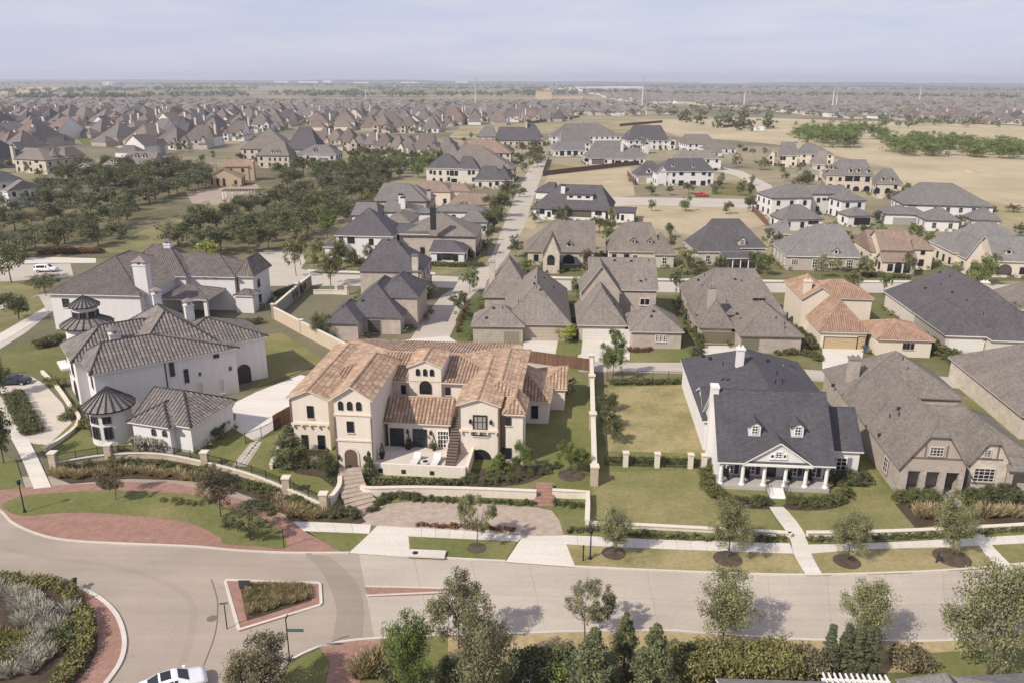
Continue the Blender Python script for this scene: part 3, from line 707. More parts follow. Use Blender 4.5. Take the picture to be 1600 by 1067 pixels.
sheet('field', [(840, 141), (870, 137), (990, 134.5), (1012, 137), (1005, 140), (900, 143)], .03, concrete((.5, .46, .41), .15)); sheet('field', [(-60, 140), (60, 136), (100, 138), (60, 146), (-60, 148)], .03, TANF); sheet('field', [(240, 136), (340, 132.5), (400, 134), (380, 139), (260, 140)], .03, TANF2)
sheet('field', [(1400, 292), (1700, 340), (1700, 420), (1600, 355), (1555, 335), (1460, 330)], .026, TANF2)
sheet('park_lawn', [(-90, 335), (200, 300), (300, 262), (600, 262), (600, 300), (520, 345), (470, 385), (400, 398), (260, 396), (80, 410), (-90, 430)], .02, grass((.1, .098, .048), (.19, .155, .09), .45, .06))
sheet('park_lawn', [(150, 395), (230, 358), (300, 330), (350, 315), (362, 322), (320, 350), (260, 395)], .04, PARKG)
sheet('plaza', [(290, 300), (400, 288), (420, 305), (350, 322), (300, 318)], .05, concrete((.34, .27, .21), .2))
sheet('path', [(-60, 405), (75, 402), (150, 404), (150, 411), (75, 411), (-60, 416)], .05, CONCL)
sheet('road', [(-90, 420), (20, 414), (110, 412), (115, 432), (20, 446), (-90, 460)], .03, ROAD2)
sheet('lawn', [(-90, 440), (20, 440), (60, 436), (90, 445), (40, 470), (-90, 490)], .035, PARKG)
sheet('field', [(515, 235), (620, 240), (640, 258), (560, 262), (525, 255)], .03, TANF2)
sheet('lane', [(90, 190), (110, 188), (195, 222), (215, 232), (195, 236), (150, 215)], .03, ALLEY)
sheet('green', [(85, 188), (140, 192), (215, 228), (195, 234), (130, 226)], .02, grass((.1, .12, .03), (.17, .16, .06), .3))
# ---------------------------------------------------------------- houses of the front rows
A1 = zm(430, 500, 3.811); A2 = zm(640, 500, 3.81); Z1 = zm(0, 360, 2.667); Z2 = zm(400, 500, 2.857); Z3 = zm(900, 500, 2.667); Z4 = zm(1240, 500, 2.667)
B1 = zm(60, 380, 5.93); B2 = zm(200, 380, 5.93); B3 = zm(80, 520, 4.706)
S1 = zm(400, 360, 4.706); S2 = zm(700, 360, 4); S3 = zm(1020, 380, 5.333); S4 = zm(1200, 380, 4); S5 = zm(480, 220, 4.444); S6 = zm(800, 200, 4); S7 = zm(1160, 200, 3.636); S8 = zm(0, 230, 4)
VST = stucco((.69, .615, .53)); WST = stucco((.66, .635, .62)); WPT = stucco((.68, .66, .645)); TANB = brick((.37, .31, .255), (.44, .38, .32)); GREYB = brick((.3, .25, .215), (.42, .36, .31), (.5, .46, .42)); PINKB = brick((.42, .35, .3), (.48, .41, .36))
LIMES = brick((.5, .44, .37), (.56, .5, .43), (.5, .46, .4), .5, .25); CRM = stucco((.66, .58, .48)); 
VT = (tilemat((.28, .175, .12), (.33, .22, .155), (.37, .26, .185), (.43, .33, .245)), tilemat((.3, .2, .14), (.38, .27, .195)), .42, .5, .34, .085)
BT = (tilemat((.16, .137, .128), (.2, .175, .162), (.24, .21, .195)), tilemat((.035, .032, .034), (.06, .055, .055)), .46, .6, .36, .075)
CT = (tilemat((.15, .125, .115), (.2, .17, .155), (.25, .21, .19)), tilemat((.1, .085, .08), (.14, .12, .11)), .34, .42, .22, .06)
OT = (tilemat((.27, .165, .115), (.315, .205, .15), (.36, .25, .19)), tilemat((.29, .18, .13), (.34, .23, .17)), .36, .5, .24, .08)
SBR = shingle((.205, .178, .155)); SBR2 = shingle((.23, .2, .175)); SGR = shingle((.18, .168, .16)); SDK = shingle((.085, .08, .09)); SDK2 = shingle((.108, .1, .106)); SLG = shingle((.21, .2, .19)); SOR = shingle((.27, .195, .155))
VR = shingle((.24, .155, .115)); BR_ = shingle((.105, .092, .088)); CR_ = shingle((.15, .13, .12)); OR_ = shingle((.26, .165, .12))
IRON = BLACKM
# --- cream villa with the clay roof
h = House('villa', 'cream stucco villa with clay tile roof, arched tower entry and raised terrace', (640, 720), -5.3, VST, VR, stucco((.66, .57, .48)), tiles=VT, frame=DARK)
a1 = h.wing(6.7, [A1(62, 465), A1(330, 468), A1(375, 150)], [A1(200, 405)], 'y', e='gh', ov=.35)
a2 = h.wing(8.6, [A1(325, 466), A1(578, 482), A1(740, 235)], [A1(437, 405)], 'y', e='gh', ov=.35)
a3 = h.wing(6.9, [A2(275, 500), A2(545, 515)], [A2(418, 440)], 'y', e='gg', dp=15., ov=.35)
a4 = h.wing(6.9, [A2(655, 452), A2(720, 180)], [A2(418, 440)], 'y', e='hh', x0=a3['rx0']+2.2, ov=.35, zr=a3['zr']-.02)
mn = h.wing(7., [A1(690, 360), A2(240, 366)], None, 'x', e='hh', x0=a1['rx0']+1.5, x1=a4['rx1']-1.2, dp=15.5, zr=a3['zr']+.25, ov=.5)
a5 = h.wing(6.4, [A2(552, 558), A2(692, 560)], None, 'y', e='hg', zr=7.7, dp=5., ov=.35, hp=.7)
pc = h.wing(3.9, [A1(648, 607), A2(250, 612)], None, 'x', e='gg', y1=mn['y0']+.6, zr=5.9, ov=.35)
gw_ = h.wing(3.3, [A2(690, 480), A2(845, 476)], [A2(760, 254)], 'x', e='gh', x0=a4['x1']-3, dp=9.5, ov=.35)
h.wing(3.2, [A2(850, 410), A2(940, 408)], [A2(870, 274)], 'x', e='hg', ov=.35, x0=gw_['x1']-2.2, dp=7.5)
ce = h.wing(7.7, [A1(780, 280), A2(195, 282)], [A1(882, 238)], 'y', e='gh', y0=mn['y0']-.7, dp=6.5, ov=.22, fr=True)
V = h
def w2(w_, q, s_, lst, kind='w', nx=2, ny=3, **k):
    for x0, y0, x1, y1 in lst: h.win(w_, s_, q(x0, y0), q(x1, y1), nx, ny, kind, **k)
w2(a1, A1, 'f', [(187, 508, 232, 583)], ny=3); w2(a1, A1, 'f', [(155, 680, 200, 765), (252, 682, 300, 768)], ny=3)
w2(a2, A1, 'f', [(373, 480, 405, 533), (426, 482, 460, 534), (480, 484, 514, 536)], 'a', 2, 3); w2(a2, A1, 'f', [(425, 600, 470, 668)], ny=2)
w2(ce, A1, 'f', [(837, 287, 862, 328), (880, 288, 905, 330), (920, 290, 946, 331)], 'a', 1, 2); w2(ce, A1, 'f', [(858, 358, 932, 438)], 'a', 4, 4)
w2(mn, A1, 'f', [(750, 385, 780, 438)]); w2(mn, A2, 'f', [(212, 398, 243, 445)])
w2(a3, A2, 'f', [(376, 562, 462, 690)], 'w', 3, 3, fw=.16, pm=plain((.3, .27, .24), .4)); w2(a3, A2, 'f', [(357, 764, 486, 860)], 'a', 5, 4)
w2(a5, A2, 'f', [(572, 575, 604, 626), (570, 758, 606, 826)], ny=3); w2(h.W[7], A2, 'f', [(724, 507, 765, 585)], ny=3)
w2(pc, A1, 'f', [(682, 640, 770, 757), (819, 645, 905, 763)], 'd', 2, 2, name='terrace_door', pm=plain((.03, .045, .05), .15)); w2(pc, A2, 'f', [(165, 655, 236, 760)], 'd', 4, 4, fm=TRIMW, name='french_door')
for z in (3.55,): h.box('ledge', a2['x0']-.08, a2['y0']-.12, z, a2['x1']+.08, a2['y0']-.003, z+.2, h.tm)
h.box('ledge', a2['x0']-.08, a2['y0']-.11, 6.65, a2['x1']+.08, a2['y0']-.003, 6.82, h.tm)
for w_, z in ((a1, 3.35), (a3, 3.6)):
    h.box('ledge', w_['x0']-.03, w_['y0']-.22, z, w_['x1']+.03, w_['y0']-.003, z+.25, h.tm); n = 5
    for i in range(n):
        x = w_['x0']+.25+(w_['x1']-w_['x0']-.5)*i/(n-1); h.box('corbel', x-.1, w_['y0']-.32, z-.3, x+.1, w_['y0']-.004, z-.002, h.tm)
dk = h.loc(G(*A1(412, 912))); uz0 = h.uz('f', a2['y0'], A1(412, 912)); uz1 = h.uz('f', a2['y0'], A1(508, 912)); zt = h.uz('f', a2['y0'], A1(460, 757))[1]
f = h.win(a2['y0'], 'f', (uz0[0], .05), (uz1[0], zt), 1, 1, 'a', raw=True, name='entry_arch', fm=h.tm, pm=plain((.13, .09, .07), .8), fw=.2)  # dark pane fills the open arch, its colour standing for the shade inside
# terrace, parapet, outdoor stair, loungers
tx0 = h.P(A1(592, 868), 0).x; tz = 1.1; ty0 = h.P(A2(300, 946), 0).y; tx1 = h.P(A2(306, 946), 0).x+.5; ty1 = pc['y0']-.004
tx0 = a2['x1']+.01
h.box('terrace', tx0, ty0+.3, 0, tx1, ty1, tz-.35, concrete((.55, .49, .43), .1)); 
h.box('parapet', tx0, ty0, 0, tx1, ty0+.3, tz+.35, h.wm); h.box('parapet', tx1-.003, ty0+.3, 0, tx1+.3, a3['y0']+2, tz+.4, h.wm)
for x in (tx0+.8, tx0+3.4, tx0+6.6): h.box('wall_niche', x, ty0-.03, .35, x+.5, ty0-.003, .85, DARK)  # dark plates on the parapet face, the niches' shade put into their colour
sx1 = a3['x0']-.02; sx0 = sx1-1.15; sy0 = ty0+1.6; n = 17
for i in range(n):
    y = sy0+i*.36; z1 = tz-.35+(i+1)*.2
    h.box('stair_tread', sx0, y, tz-.6, sx1, y+.36, z1, plain((.16, .12, .1), .8)); h.box('tread_edge', sx0, y-.03, z1-.1, sx1, y-.002, z1-.02, DARK)
h.box('stair_wall', sx0-.2, sy0+2.2, tz-.4, sx0-.003, sy0+n*.36, tz+1.2, h.wm)
def lantern(w_, q, px, side='f', mat=None):
    u, z = h.uz(side, w_['y0'], q(*px)); m = MB(); m.box(u-.05, w_['y0']-.25, z+.25, u+.05, w_['y0']-.003, z+.3); m.lathe((u, w_['y0']-.2, z-.25), [(.06, 0), (.15, .08), (.17, .4), (.03, .55)], 6); m.build('wall_lantern', BLACKM, h.root)
for w_, q, px in ((a2, A1, (380, 812)), (a2, A1, (535, 818)), (a3, A2, (362, 600)), (a3, A2, (484, 605)), (pc, A1, (790, 660)), (pc, A1, (927, 668))): lantern(w_, q, px)
for x, y in ((a2['x0'], a2['y0']), (a2['x1'], a2['y0']), (a1['x0'], a1['y0']), (a3['x0'], a3['y0']), (a3['x1'], a3['y0'])):
    h.box('downspout', x-.06, y-.12, 0, x+.06, y-.002, a1['zt']-.2, plain((.16, .13, .11), .6))
# --- white house with the columned porch
h = House('porch_house', 'white house with dark shingle roof, pediment porch of columns and two dormers', (1210, 740), -4.6, WPT, SDK, TRIMW)
ff = h.wing(3.35, [Z3(590, 590), Z3(1085, 610)], None, 'x', e='gg', dp=12.5, zr=9.3, ov=.35, walls=False)
bd = h.wing(4.0, [Z3(445, 190), Z3(540, 420)], None, 'y', e='hh', x1=h.P((1284, 614), 4.).x, zr=7., ov=.4, y1=h.P(Z3(447, 172), 4).y+1., hp=.8)
h.wing(3.3, [Z3(490, 300), Z3(545, 415)], None, 'x', e='gg', x1=ff['x0']+3, zr=5.8, ov=.3)
ffw = MB().box(ff['x0'], ff['y0']+2.3, 0, ff['x1'], ff['y1'], 3.5)
hm = (ff['ry0']+ff['ry1'])/2
for x, d in ((ff['x0'], .25), (ff['x1'], -.25)): ffw.slab([(x, ff['y0']+.05, 3.5), (x, ff['y1'], 3.5), (x, hm+.2, 9.1), (x, hm-.2, 9.1)], (d, 0, 0))
ffw.build('wall', h.wm, h.root)
h.box('porch_floor', ff['x0']-.05, ff['y0']-.15, 0, ff['x1']+.05, ff['y0']+2.297, .55, concrete((.4, .37, .35)))
h.box('porch_beam', ff['x0'], ff['y0']-.02, 2.95, ff['x1'], ff['y0']+.35, 3.3, h.tm)
cx = [h.uz('f', ff['y0']+.15, Z3(x, 660))[0] for x in (602, 693, 783, 872, 957, 1043)]
for x in cx: h.column(x, ff['y0']+.17, .552, 2.95, .22)
pb = h.loc(Vector((0, 0, 0)))
pu0, pz0 = h.uz('f', ff['y0']-.35, Z3(697, 597)); pu1, _ = h.uz('f', ff['y0']-.35, Z3(992, 600)); pm_ = (pu0+pu1)/2; pap = h.uz('f', ff['y0']-.35, Z3(855, 510))[1]
pd = h.wing(3.36, None, None, 'y', e='gg', x0=pu0, x1=pu1, y0=ff['y0']-.45, dp=6.5, zr=pap, ov=.3, z0=3.1)
h.box('pediment_base', pu0, ff['y0']-.4, 3.05, pu1, ff['y0']-.022, 3.3, h.tm)
h.win(pd, 'f', Z3(832, 545), Z3(858, 576), 2, 3); h.win(pd, 'f', Z3(810, 556), Z3(826, 575), 1, 1); h.win(pd, 'f', Z3(863, 556), Z3(877, 576), 1, 1)
for q in ((743, 482), (921, 487)): h.dormer(ff, Z3(*q), 1.25, 1.35, nx=2, ny=3, rp=.75)
yb = ff['y0']+2.3
h.win(yb, 'f', (cx[2]+.7, .56), (cx[2]+1.75, 2.75), 1, 1, 'd', raw=True, fm=DARK)
for x in (cx[0]+.9, cx[1]+.9, cx[3]+.9, cx[4]+.8): h.win(yb, 'f', (x, .75), (x+.9, 2.7), 2, 4, 's', raw=True, gm=plain((.06, .05, .05), .7))
for i in range(5):
    h.box('step', cx[2]+.35, ff['y0']-.16-.34*(i+1), 0, cx[2]+2.0, ff['y0']-.16-.34*i-.002, .5-.09*i, h.tm)
for x in (cx[2]+.25, cx[2]+2.1):
    m = MB(); m.tube((x, ff['y0']-.2, 1.4), (x, ff['y0']-1.9, .95), .03)
    for i in range(6): y = ff['y0']-.25-i*.32; m.tube((x, y, .1), (x, y, 1.38-i*.085), .02, k=4)
    m.build('stair_railing', BLACKM, h.root)
for a, b in ((0, 1), (1, 2), (3, 4), (4, 5)): pass
h.chimney(None, Z3(682, 198), Z3(685, 120), 'f', .95, .8, h.wm, zb=6.2); h.chimney(None, (1090, 640), Z3(582, 240), wd=1.3, dp=1.6) if False else None
cxl = ff['x0']-.35; m = MB().box(cxl-.2, hm-.5, 0, cxl+.6, hm+.6, 9.7); c_ = m.build('chimney', h.wm, h.root); MB().box(cxl-.25, hm-.56, 9.45, cxl+.66, hm+.66, 9.72).build('chimney_cap', h.tm, c_)
sw = h.wing(3.3, [Z3(1085, 545), Z3(1200, 548)], [Z3(1130, 362)], 'x', e='gg', x0=ff['x1']-.5, dp=9, ov=.3); h.win(sw, 'f', Z3(1085, 570), Z3(1122, 640), 2, 4, 's', gm=plain((.2, .2, .21), .7))
h.wing(3.3, None, None, 'x', e='gh', x0=bd['x1']-3, w=4., y0=bd['y1']-8, dp=7, p=.6)
h.vents(bd, [Z3(612, 185), Z3(800, 170), Z3(838, 225), Z3(860, 265), Z3(830, 262), Z3(530, 150), Z3(560, 160)], 'f'); PH = h
for i, x in enumerate((cx[0]+.8, cx[1]+.7, cx[3]+.7, cx[4]+.8)):                       # rocking chairs on the porch
    t = thing('rocking_chair', ['black rocking chair at the left end of the white porch', 'black rocking chair left of the porch steps', 'black rocking chair right of the porch steps', 'black rocking chair at the right end of the white porch'][i], 'chair', h.root.matrix_world @ Vector((0, 0, 0)), 0, 'rocking chairs on the white porch')
    p = Vector((h.o.x+(x*h.c-(ff['y0']+1.3)*h.n), h.o.y+(x*h.n+(ff['y0']+1.3)*h.c), .552)); t.location = p; t.rotation_euler = (0, 0, h.a)
    MB().box(-.28, -.25, .4, .28, .28, .46).build('seat', BLACKM, t); MB().box(-.28, .24, .47, .28, .3, 1.15).build('backrest', BLACKM, t)
    for a in (-.27, .27):
        m = MB(); m.tube((a, -.45, .06), (a, .5, .06), .03, k=4); m.tube((a, -.22, .06), (a, -.22, .66), .025, k=4); m.tube((a, .25, .06), (a, .25, .5), .025, k=4); m.box(a-.03, -.28, .66, a+.03, .24, .69); m.build('rocker', BLACKM, t)
# --- grey-brown brick house, two clipped gables
h = House('brick_house', 'grey brick house with two half-timbered clipped gables and three porch openings', (1450, 760), -5.6, GREYB, SBR, plain((.22, .19, .17), .7), frame=plain((.5, .46, .42), .6))
g1 = h.wing(3.4, [Z4(432, 610), Z4(738, 632)], [Z4(602, 405)], 'y', e='jh', dp=21, ov=.35, cl=.72, walls=False)
mnb = h.wing(3.6, [Z4(118, 205), Z4(535, 322), Z4(718, 330)], [Z4(490, 140)], 'y', e='hh', ov=.35, zr=8.2)
g2 = h.wing(3.5, [Z4(715, 585), Z4(915, 610)], None, 'y', e='jh', dp=11, ov=.35, zr=7.1, cl=.72, wall=LIMES)
h.wing(3.4, None, [Z4(730, 360)], 'x', e='gh', x0=(g1['x0']+g1['x1'])/2+.6, x1=g2['x1']+4.2, y0=g2['y0']+.6, dp=13, ov=.35)
zt = g1['zt']; uu = [h.uz('f', g1['y0'], Z4(x, 690))[0] for x in (468, 520, 545, 600, 628, 682)]; zt2 = h.uz('f', g1['y0'], Z4(545, 630))[1]
zc = 3.4+(g1['zr']-3.4)*.72+.3
h.arcade('f', g1['y0'], g1['x0'], g1['x1'], .1, zt, [(uu[0], uu[1], zt2, 0), (uu[2], uu[3], zt2, 0), (uu[4], uu[5], zt2, 0)])
mid = (g1['x0']+g1['x1'])/2; hw = (g1['zr']-zc)/g1['p']
MB().slab([(g1['x0'], g1['y0'], zt+.002), (g1['x1'], g1['y0'], zt+.002), (mid+hw, g1['y0'], zc-.25), (mid-hw, g1['y0'], zc-.25)], (0, .4, 0)).build('gable', stucco((.4, .34, .29)), h.root)
h.box('wall', g1['x0'], g1['y0']+2.2, 0, g1['x1'], g1['y1'], zt, h.wm); h.box('wall', g1['x0'], g1['y0']+.42, 0, g1['x0']+.3, g1['y0']+2.19, zt, h.wm); h.box('wall', g1['x1']-.3, g1['y0']+.42, 0, g1['x1'], g1['y0']+2.19, zt, h.wm)
h.box('door', uu[4]+.1, g1['y0']+2.1, .3, uu[5]-.1, g1['y0']+2.199, 2.6, plain((.08, .06, .05), .5)); h.box('porch_floor', g1['x0']+.3, g1['y0']-.2, 0, g1['x1']-.3, g1['y0']+2.19, .3, concrete((.45, .41, .37)))
for gg, q0, q1 in ((g1, (488, 513), (692, 575)), (g2, (735, 532), (873, 577))):
    za = h.uz('f', gg['y0'], Z4(600 if gg is g1 else 800, q1[1]))[1]; h.box('timber', gg['x0']+.6, gg['y0']-.06, za-.1, gg['x1']-.6, gg['y0']-.003, za+.08, plain((.16, .13, .11), .8))
    for k in (-.33, .33): x = (gg['x0']+gg['x1'])/2+k*(gg['x1']-gg['x0'])*.5; h.box('timber', x-.07, gg['y0']-.055, za+.082, x+.07, gg['y0']-.003, za+1.5, plain((.16, .13, .11), .8))
h.win(g1, 'f', Z4(570, 525), Z4(622, 567), 4, 3); h.win(g2, 'f', Z4(795, 537), Z4(820, 570), 2, 3); h.win(g2, 'f', Z4(753, 612), Z4(832, 675), 4, 4, fw=.12)
for i in range(6): h.box('step', uu[4]-.1, g1['y0']-.2-.34*(i+1), 0, uu[5]+.2, g1['y0']-.2-.34*i-.003, .3-.04*i, concrete((.5, .46, .42)))
for x in (uu[4]-.2, uu[5]+.3):
    m = MB(); m.tube((x, g1['y0']-.2, 1.2), (x, g1['y0']-2.2, .9), .03)
    for i in range(7): m.tube((x, g1['y0']-.25-i*.3, .1), (x, g1['y0']-.25-i*.3, 1.18-i*.045), .018, k=4)
    m.build('stair_railing', BLACKM, h.root)
h.chimney(mnb, Z4(248, 250), Z4(255, 160), 'l', 1.35, 1.0, GREYB)
h.win(mnb['x0'], 'l', (g1['y0']+3, 1), (g1['y0']+4.2, 2.8), raw=True)
h.vents(mnb, [Z4(165, 272), Z4(455, 165), Z4(415, 240), Z4(360, 480)], 'l'); h.vents(g1, [Z4(440, 370), Z4(438, 398), Z4(400, 405)], 'l'); GB = h
# porch at the right edge
ex = g2['x1']; h.arcade('f', g2['y0']-.3, ex+.1, ex+6, .1, 3.2, [(ex+.6, ex+3.4, 2.6, 0), (ex+3.9, ex+5.6, 2.6, 0)])
h.wing(3.25, None, None, 'x', e='gg', x0=ex-.2, w=6.6, y0=g2['y0']-.7, dp=3.2, zr=4.1, walls=False)
h = House('brick_house', 'brown roofed house with pale side wall at the right edge beside the alley', (1590, 700), -6, LIMES, SBR, plain((.45, .4, .36)))
h.wing(3.3, [Z4(730, 222), Z4(960, 402), (1610, 562)], None, 'y', e='hh', w=14, zr=8., df=22)
# --- white mansion with dark ribbed tile (left)
h = House('mansion', 'white stucco mansion with dark ribbed tile roof and two round conical towers', (230, 640), 36, WST, BR_, WST, tiles=BT, frame=plain((.09, .085, .09), .5))
bm = h.wing(6.6, [B3(305, 298), B3(1385, 108), B3(215, 205)], [B3(425, 140), B3(790, 80)], 'x', e='hh', ov=.5, zr=9.2, dp=9)
b2 = h.wing(6.7, [B3(165, 160), B3(110, 70)], None, 'x', e='hh', ov=.5, x1=bm['x1']-7, df=11, y0=bm['ry0']+4.5, zr=9.6) if False else h.wing(6.7, None, None, 'x', e='hh', ov=.5, x0=bm['rx0']-1.2, x1=bm['rx1']-5, y0=bm['ry0']+6., dp=9.5, zr=9.8)
b3 = h.wing(7., None, None, 'y', e='hh', ov=.5, x0=bm['rx0']+6, w=11, y0=bm['ry0']+2.5, dp=15, zr=11.2)
b4 = h.wing(6.5, None, None, 'y', e='hh', ov=.5, x0=bm['rx1']-9, x1=bm['rx1']+5.2, y0=bm['ry0']+3, dp=10, zr=9.3)
w2(bm, B3, 'f', [(862, 220, 913, 315), (970, 268, 1018, 362)], ny=3); w2(bm, B3, 'f', [(1083, 290, 1103, 312), (1305, 248, 1328, 272)], 'w', 1, 1); w2(bm, B3, 'f', [(1190, 160, 1235, 180)], 'w', 2, 1)
w2(bm, B3, 'f', [(1075, 365, 1125, 440), (1237, 340, 1280, 438)], 'w', 1, 2, fm=WST, pm=plain((.5, .47, .46)))
w2(b4, B3, 'f', [(1360, 240, 1478, 390)], 'a', 1, 1, name='loggia', pm=plain((.05, .045, .045), .8), fw=.05)  # near-black matte pane painted as the shaded inside of the open loggia
h.win(bm, 'l', (bm['y0']+1.5, 4), (bm['y0']+2.6, 5.8), raw=True); h.win(bm, 'l', (bm['y0']+1.2, .6), (bm['y0']+2.8, 2.8), 2, 1, 'a', raw=True, name='door'); h.win(b2, 'l', (b2['y0']+2.5, 3.8), (b2['y0']+4.2, 5.8), raw=True)
h.win(b2, 'l', (b2['y0']+2.2, .3), (b2['y0']+4.6, 3.), 2, 1, 'a', raw=True, name='entry_arch')
h.chimney(b2, B3(485, 105), B3(485, 5), 'f', 1.3, 1.1, WST, hat=True); h.chimney(None, B2(288, 618), B2(282, 470), 'f', 1.15, 1., WST, hat=True, zb=8.6); h.chimney(None, B2(588, 745), B2(572, 575), 'f', 1.15, 1., WST, hat=True, zb=8.4)
h.box('downspout', h.uz('f', bm['y0'], B3(838, 280))[0], bm['y0']-.12, 0, h.uz('f', bm['y0'], B3(838, 280))[0]+.12, bm['y0']-.003, 6.3, DARK)
def tower(base, r, h1, ro, zc, label=None, z0=0, nw=3, low=True):
    b = base; m = MB().lathe((b.x, b.y, z0), [(r, 0), (r, h1-z0)], 24); t = m.build('tower', h.wm, h.root)
    k = MB(); n = 20; ap = (b.x, b.y, zc); ring = [(b.x+ro*math.cos(2*math.pi*i/n), b.y+ro*math.sin(2*math.pi*i/n), h1-.1) for i in range(n)]
    k.add(ring+[ap], [(i, (i+1) % n, n) for i in range(n)]+[tuple(range(n-1, -1, -1))]); rf = k.build('tower_roof', shingle((.22, .197, .185)), t)
    rb = MB()
    for i in range(n): rb.tube(ring[i], (b.x, b.y, zc+.03), .13, .05, 5)
    tag(rb.build('roof_ribs', h.tiles[1], rf), kind='stuff')
    e = MB().lathe((b.x, b.y, h1-.28), [(ro, 0), (ro, .17)], n); e.build('eave', DARK, t)
    for i in range(nw):
        q = R(-150+i*38)-h.a; x, y = b.x+r*math.cos(q), b.y+r*math.sin(q)
        zs = [(h1-1.9, h1-.9)] if not low else [(1.0, 2.6), (3.0, 3.9)]
        for za, zb in zs:
            f = MB(); tx, ty = -math.sin(q), math.cos(q); ox, oy = math.cos(q)*.06, math.sin(q)*.06
            def bx(a, c, d, e_, dep, mb):
                mb.slab([(x+tx*a, y+ty*a, c), (x+tx*d, y+ty*d, c), (x+tx*d, y+ty*d, e_), (x+tx*a, y+ty*a, e_)], (math.cos(q)*dep, math.sin(q)*dep, 0))
            for s_ in ((-.5, za, -.42, zb), (.42, za, .5, zb), (-.42, za, .42, za+.08), (-.42, zb-.08, .42, zb), (-.03, za, .03, zb)): bx(*s_, .1, f)
            fo = f.build('window', h.fm, t); gl = MB(); bx(-.42, za, .42, zb, .05, gl); gl.build('pane', glass(), fo)
    return t
bt = h.P(B3(470, 835), 0)
tb = h.P(B3(470, 820), 0); tower(Vector((tb.x+.3, tb.y+1.8, 0)), 2.35, 4.7, 2.95, 6.9, nw=3)
tu = h.P(B1(470, 770), 6.0); tower(Vector((tu.x, tu.y+1.6, 0)), 3.1, 6.2, 3.8, 8.1, nw=0); tower(Vector((tu.x, tu.y+1.6, 0)), 1.75, 9.1, 2.2, 10.5, z0=6.5, nw=5, low=False)
h.box('balcony', bm['rx0']-1.8, b2['y1']-2, 3.6, b2['x0']-.003, b2['y1']+2, 3.9, WST)
BM = h
h = House('guest_wing', 'low white wing with dark ribbed tile roof joined to the near round tower', (275, 690), -17, WST, BR_, WST, tiles=BT, frame=plain((.09, .085, .09), .5)) if False else h
h2 = House('low_wing', 'low white tile roofed pavilion beside the round tower, arched windows', (275, 690), -17, WST, BR_, WST, tiles=BT, frame=plain((.09, .085, .09), .5)); h = h2
l1 = h.wing(3.6, [B3(590, 630), B3(1030, 690), B3(1365, 492)], [B3(960, 432), B3(715, 395)], 'x', e='hh', ov=.45, zr=6.0)
l2 = h.wing(3.6, [B3(590, 630), B3(890, 688)], None, 'y', e='hh', ov=.45, dp=7., y0=l1['ry0']-.9, zr=5.2)
w2(l2, B3, 'f', [(735, 698, 775, 755), (815, 710, 855, 762)], 'a', 2, 2)
# --- white mansion behind it with the brown-grey tile roof
h = House('mansion', 'large white mansion with grey brown tile roof behind the round towers', (250, 470), -4, WST, CR_, WST, tiles=CT, frame=plain((.09, .085, .09), .5))
c1 = h.wing(6.5, [B1(70, 468), B1(375, 478), B1(880, 490)], None, 'y', e='hh', ov=.5, zr=11.4, dp=22, w=17)
c2 = h.wing(6.6, [B2(480, 300), B2(995, 318)], None, 'x', e='hh', ov=.45, x0=c1['rx1']-9, dp=10, zr=9.8)
c3 = h.wing(6.6, [B2(985, 310), B2(1185, 302), B2(1325, 212)], [B2(1055, 140)], 'y', e='hh', ov=.45, zr=9.6)
c4 = h.wing(3.4, [B2(985, 488), B2(1180, 480)], None, 'x', e='hh', ov=.3, y1=c3['y0']+1, p=.5, x0=c3['rx0']+.2)
c5 = h.wing(4.2, [B2(330, 600), B2(720, 445)], None, 'x', e='hh', ov=.4, x0=c1['rx1']-1, w=9.5, dp=8, y0=c2['ry0']-7.5, p=.4, walls=False)
for x in (c5['x0']+.3, (c5['x0']+c5['x1'])/2, c5['x1']-.3): h.column(x, c5['y0']+.3, 0, 4., .3, WST, True)
h.wing(6.8, None, None, 'x', e='hh', ov=.5, x0=c1['rx0']+5, w=14, y0=c1['ry1']-9, dp=11, zr=11.6)
h.chimney(c1, B1(960, 440), B1(950, 205), 'r', 2.3, 1.6, WST, hat=True); h.chimney(c2, B2(375, 150), B2(360, 10), 'f', 1.3, 1.1, WST, hat=True)
w2(c3, B2, 'f', [(1010, 515, 1075, 620)], 'd', 4, 1, name='french_door'); w2(c2, B2, 'f', [(690, 318, 730, 330), (780, 318, 822, 332)], 'w', 2, 1)
h.win(c3, 'r', (c3['y0']+2, 3.8), (c3['y0']+3.2, 5.4), raw=True); h.win(c3, 'r', (c3['y0']+2, .8), (c3['y0']+3.2, 2.4), raw=True)
h.win(c1, 'f', (c1['x0']+2, 4), (c1['x0']+3.2, 5.6), raw=True)
# --- second row
h = House('brick_house', 'dark roofed brick house with tall chimneys beside the shaded driveway', (590, 470), -3.5, PINKB, SDK2, plain((.16, .14, .14)), frame=plain((.3, .27, .25)))
d1 = h.wing(3.2, [S1(525, 680), S1(762, 682), S1(530, 640)], None, 'y', e='hh', p=.75, dp=10, ov=.4)
d2 = h.wing(3.2, [S1(560, 640), S1(800, 634), S1(1072, 642)], [S1(880, 405)], 'y', e='hh', x0=d1['rx0']+2, ov=.4, y0=h.P(S1(800, 634), 3.2).y, dp=17)
d3 = h.wing(6., [S1(745, 300), S1(1195, 345), S1(1262, 250)], [S1(925, 72), S1(1025, 66)], 'x', e='hh', ov=.35, y0=h.P(S1(870, 300), 6).y, dp=12)
d4 = h.wing(5.6, [S1(935, 405), S1(1110, 405), S1(1195, 495)], [S1(1030, 260)], 'y', e='hh', ov=.35, dp=11, zr=8.6)
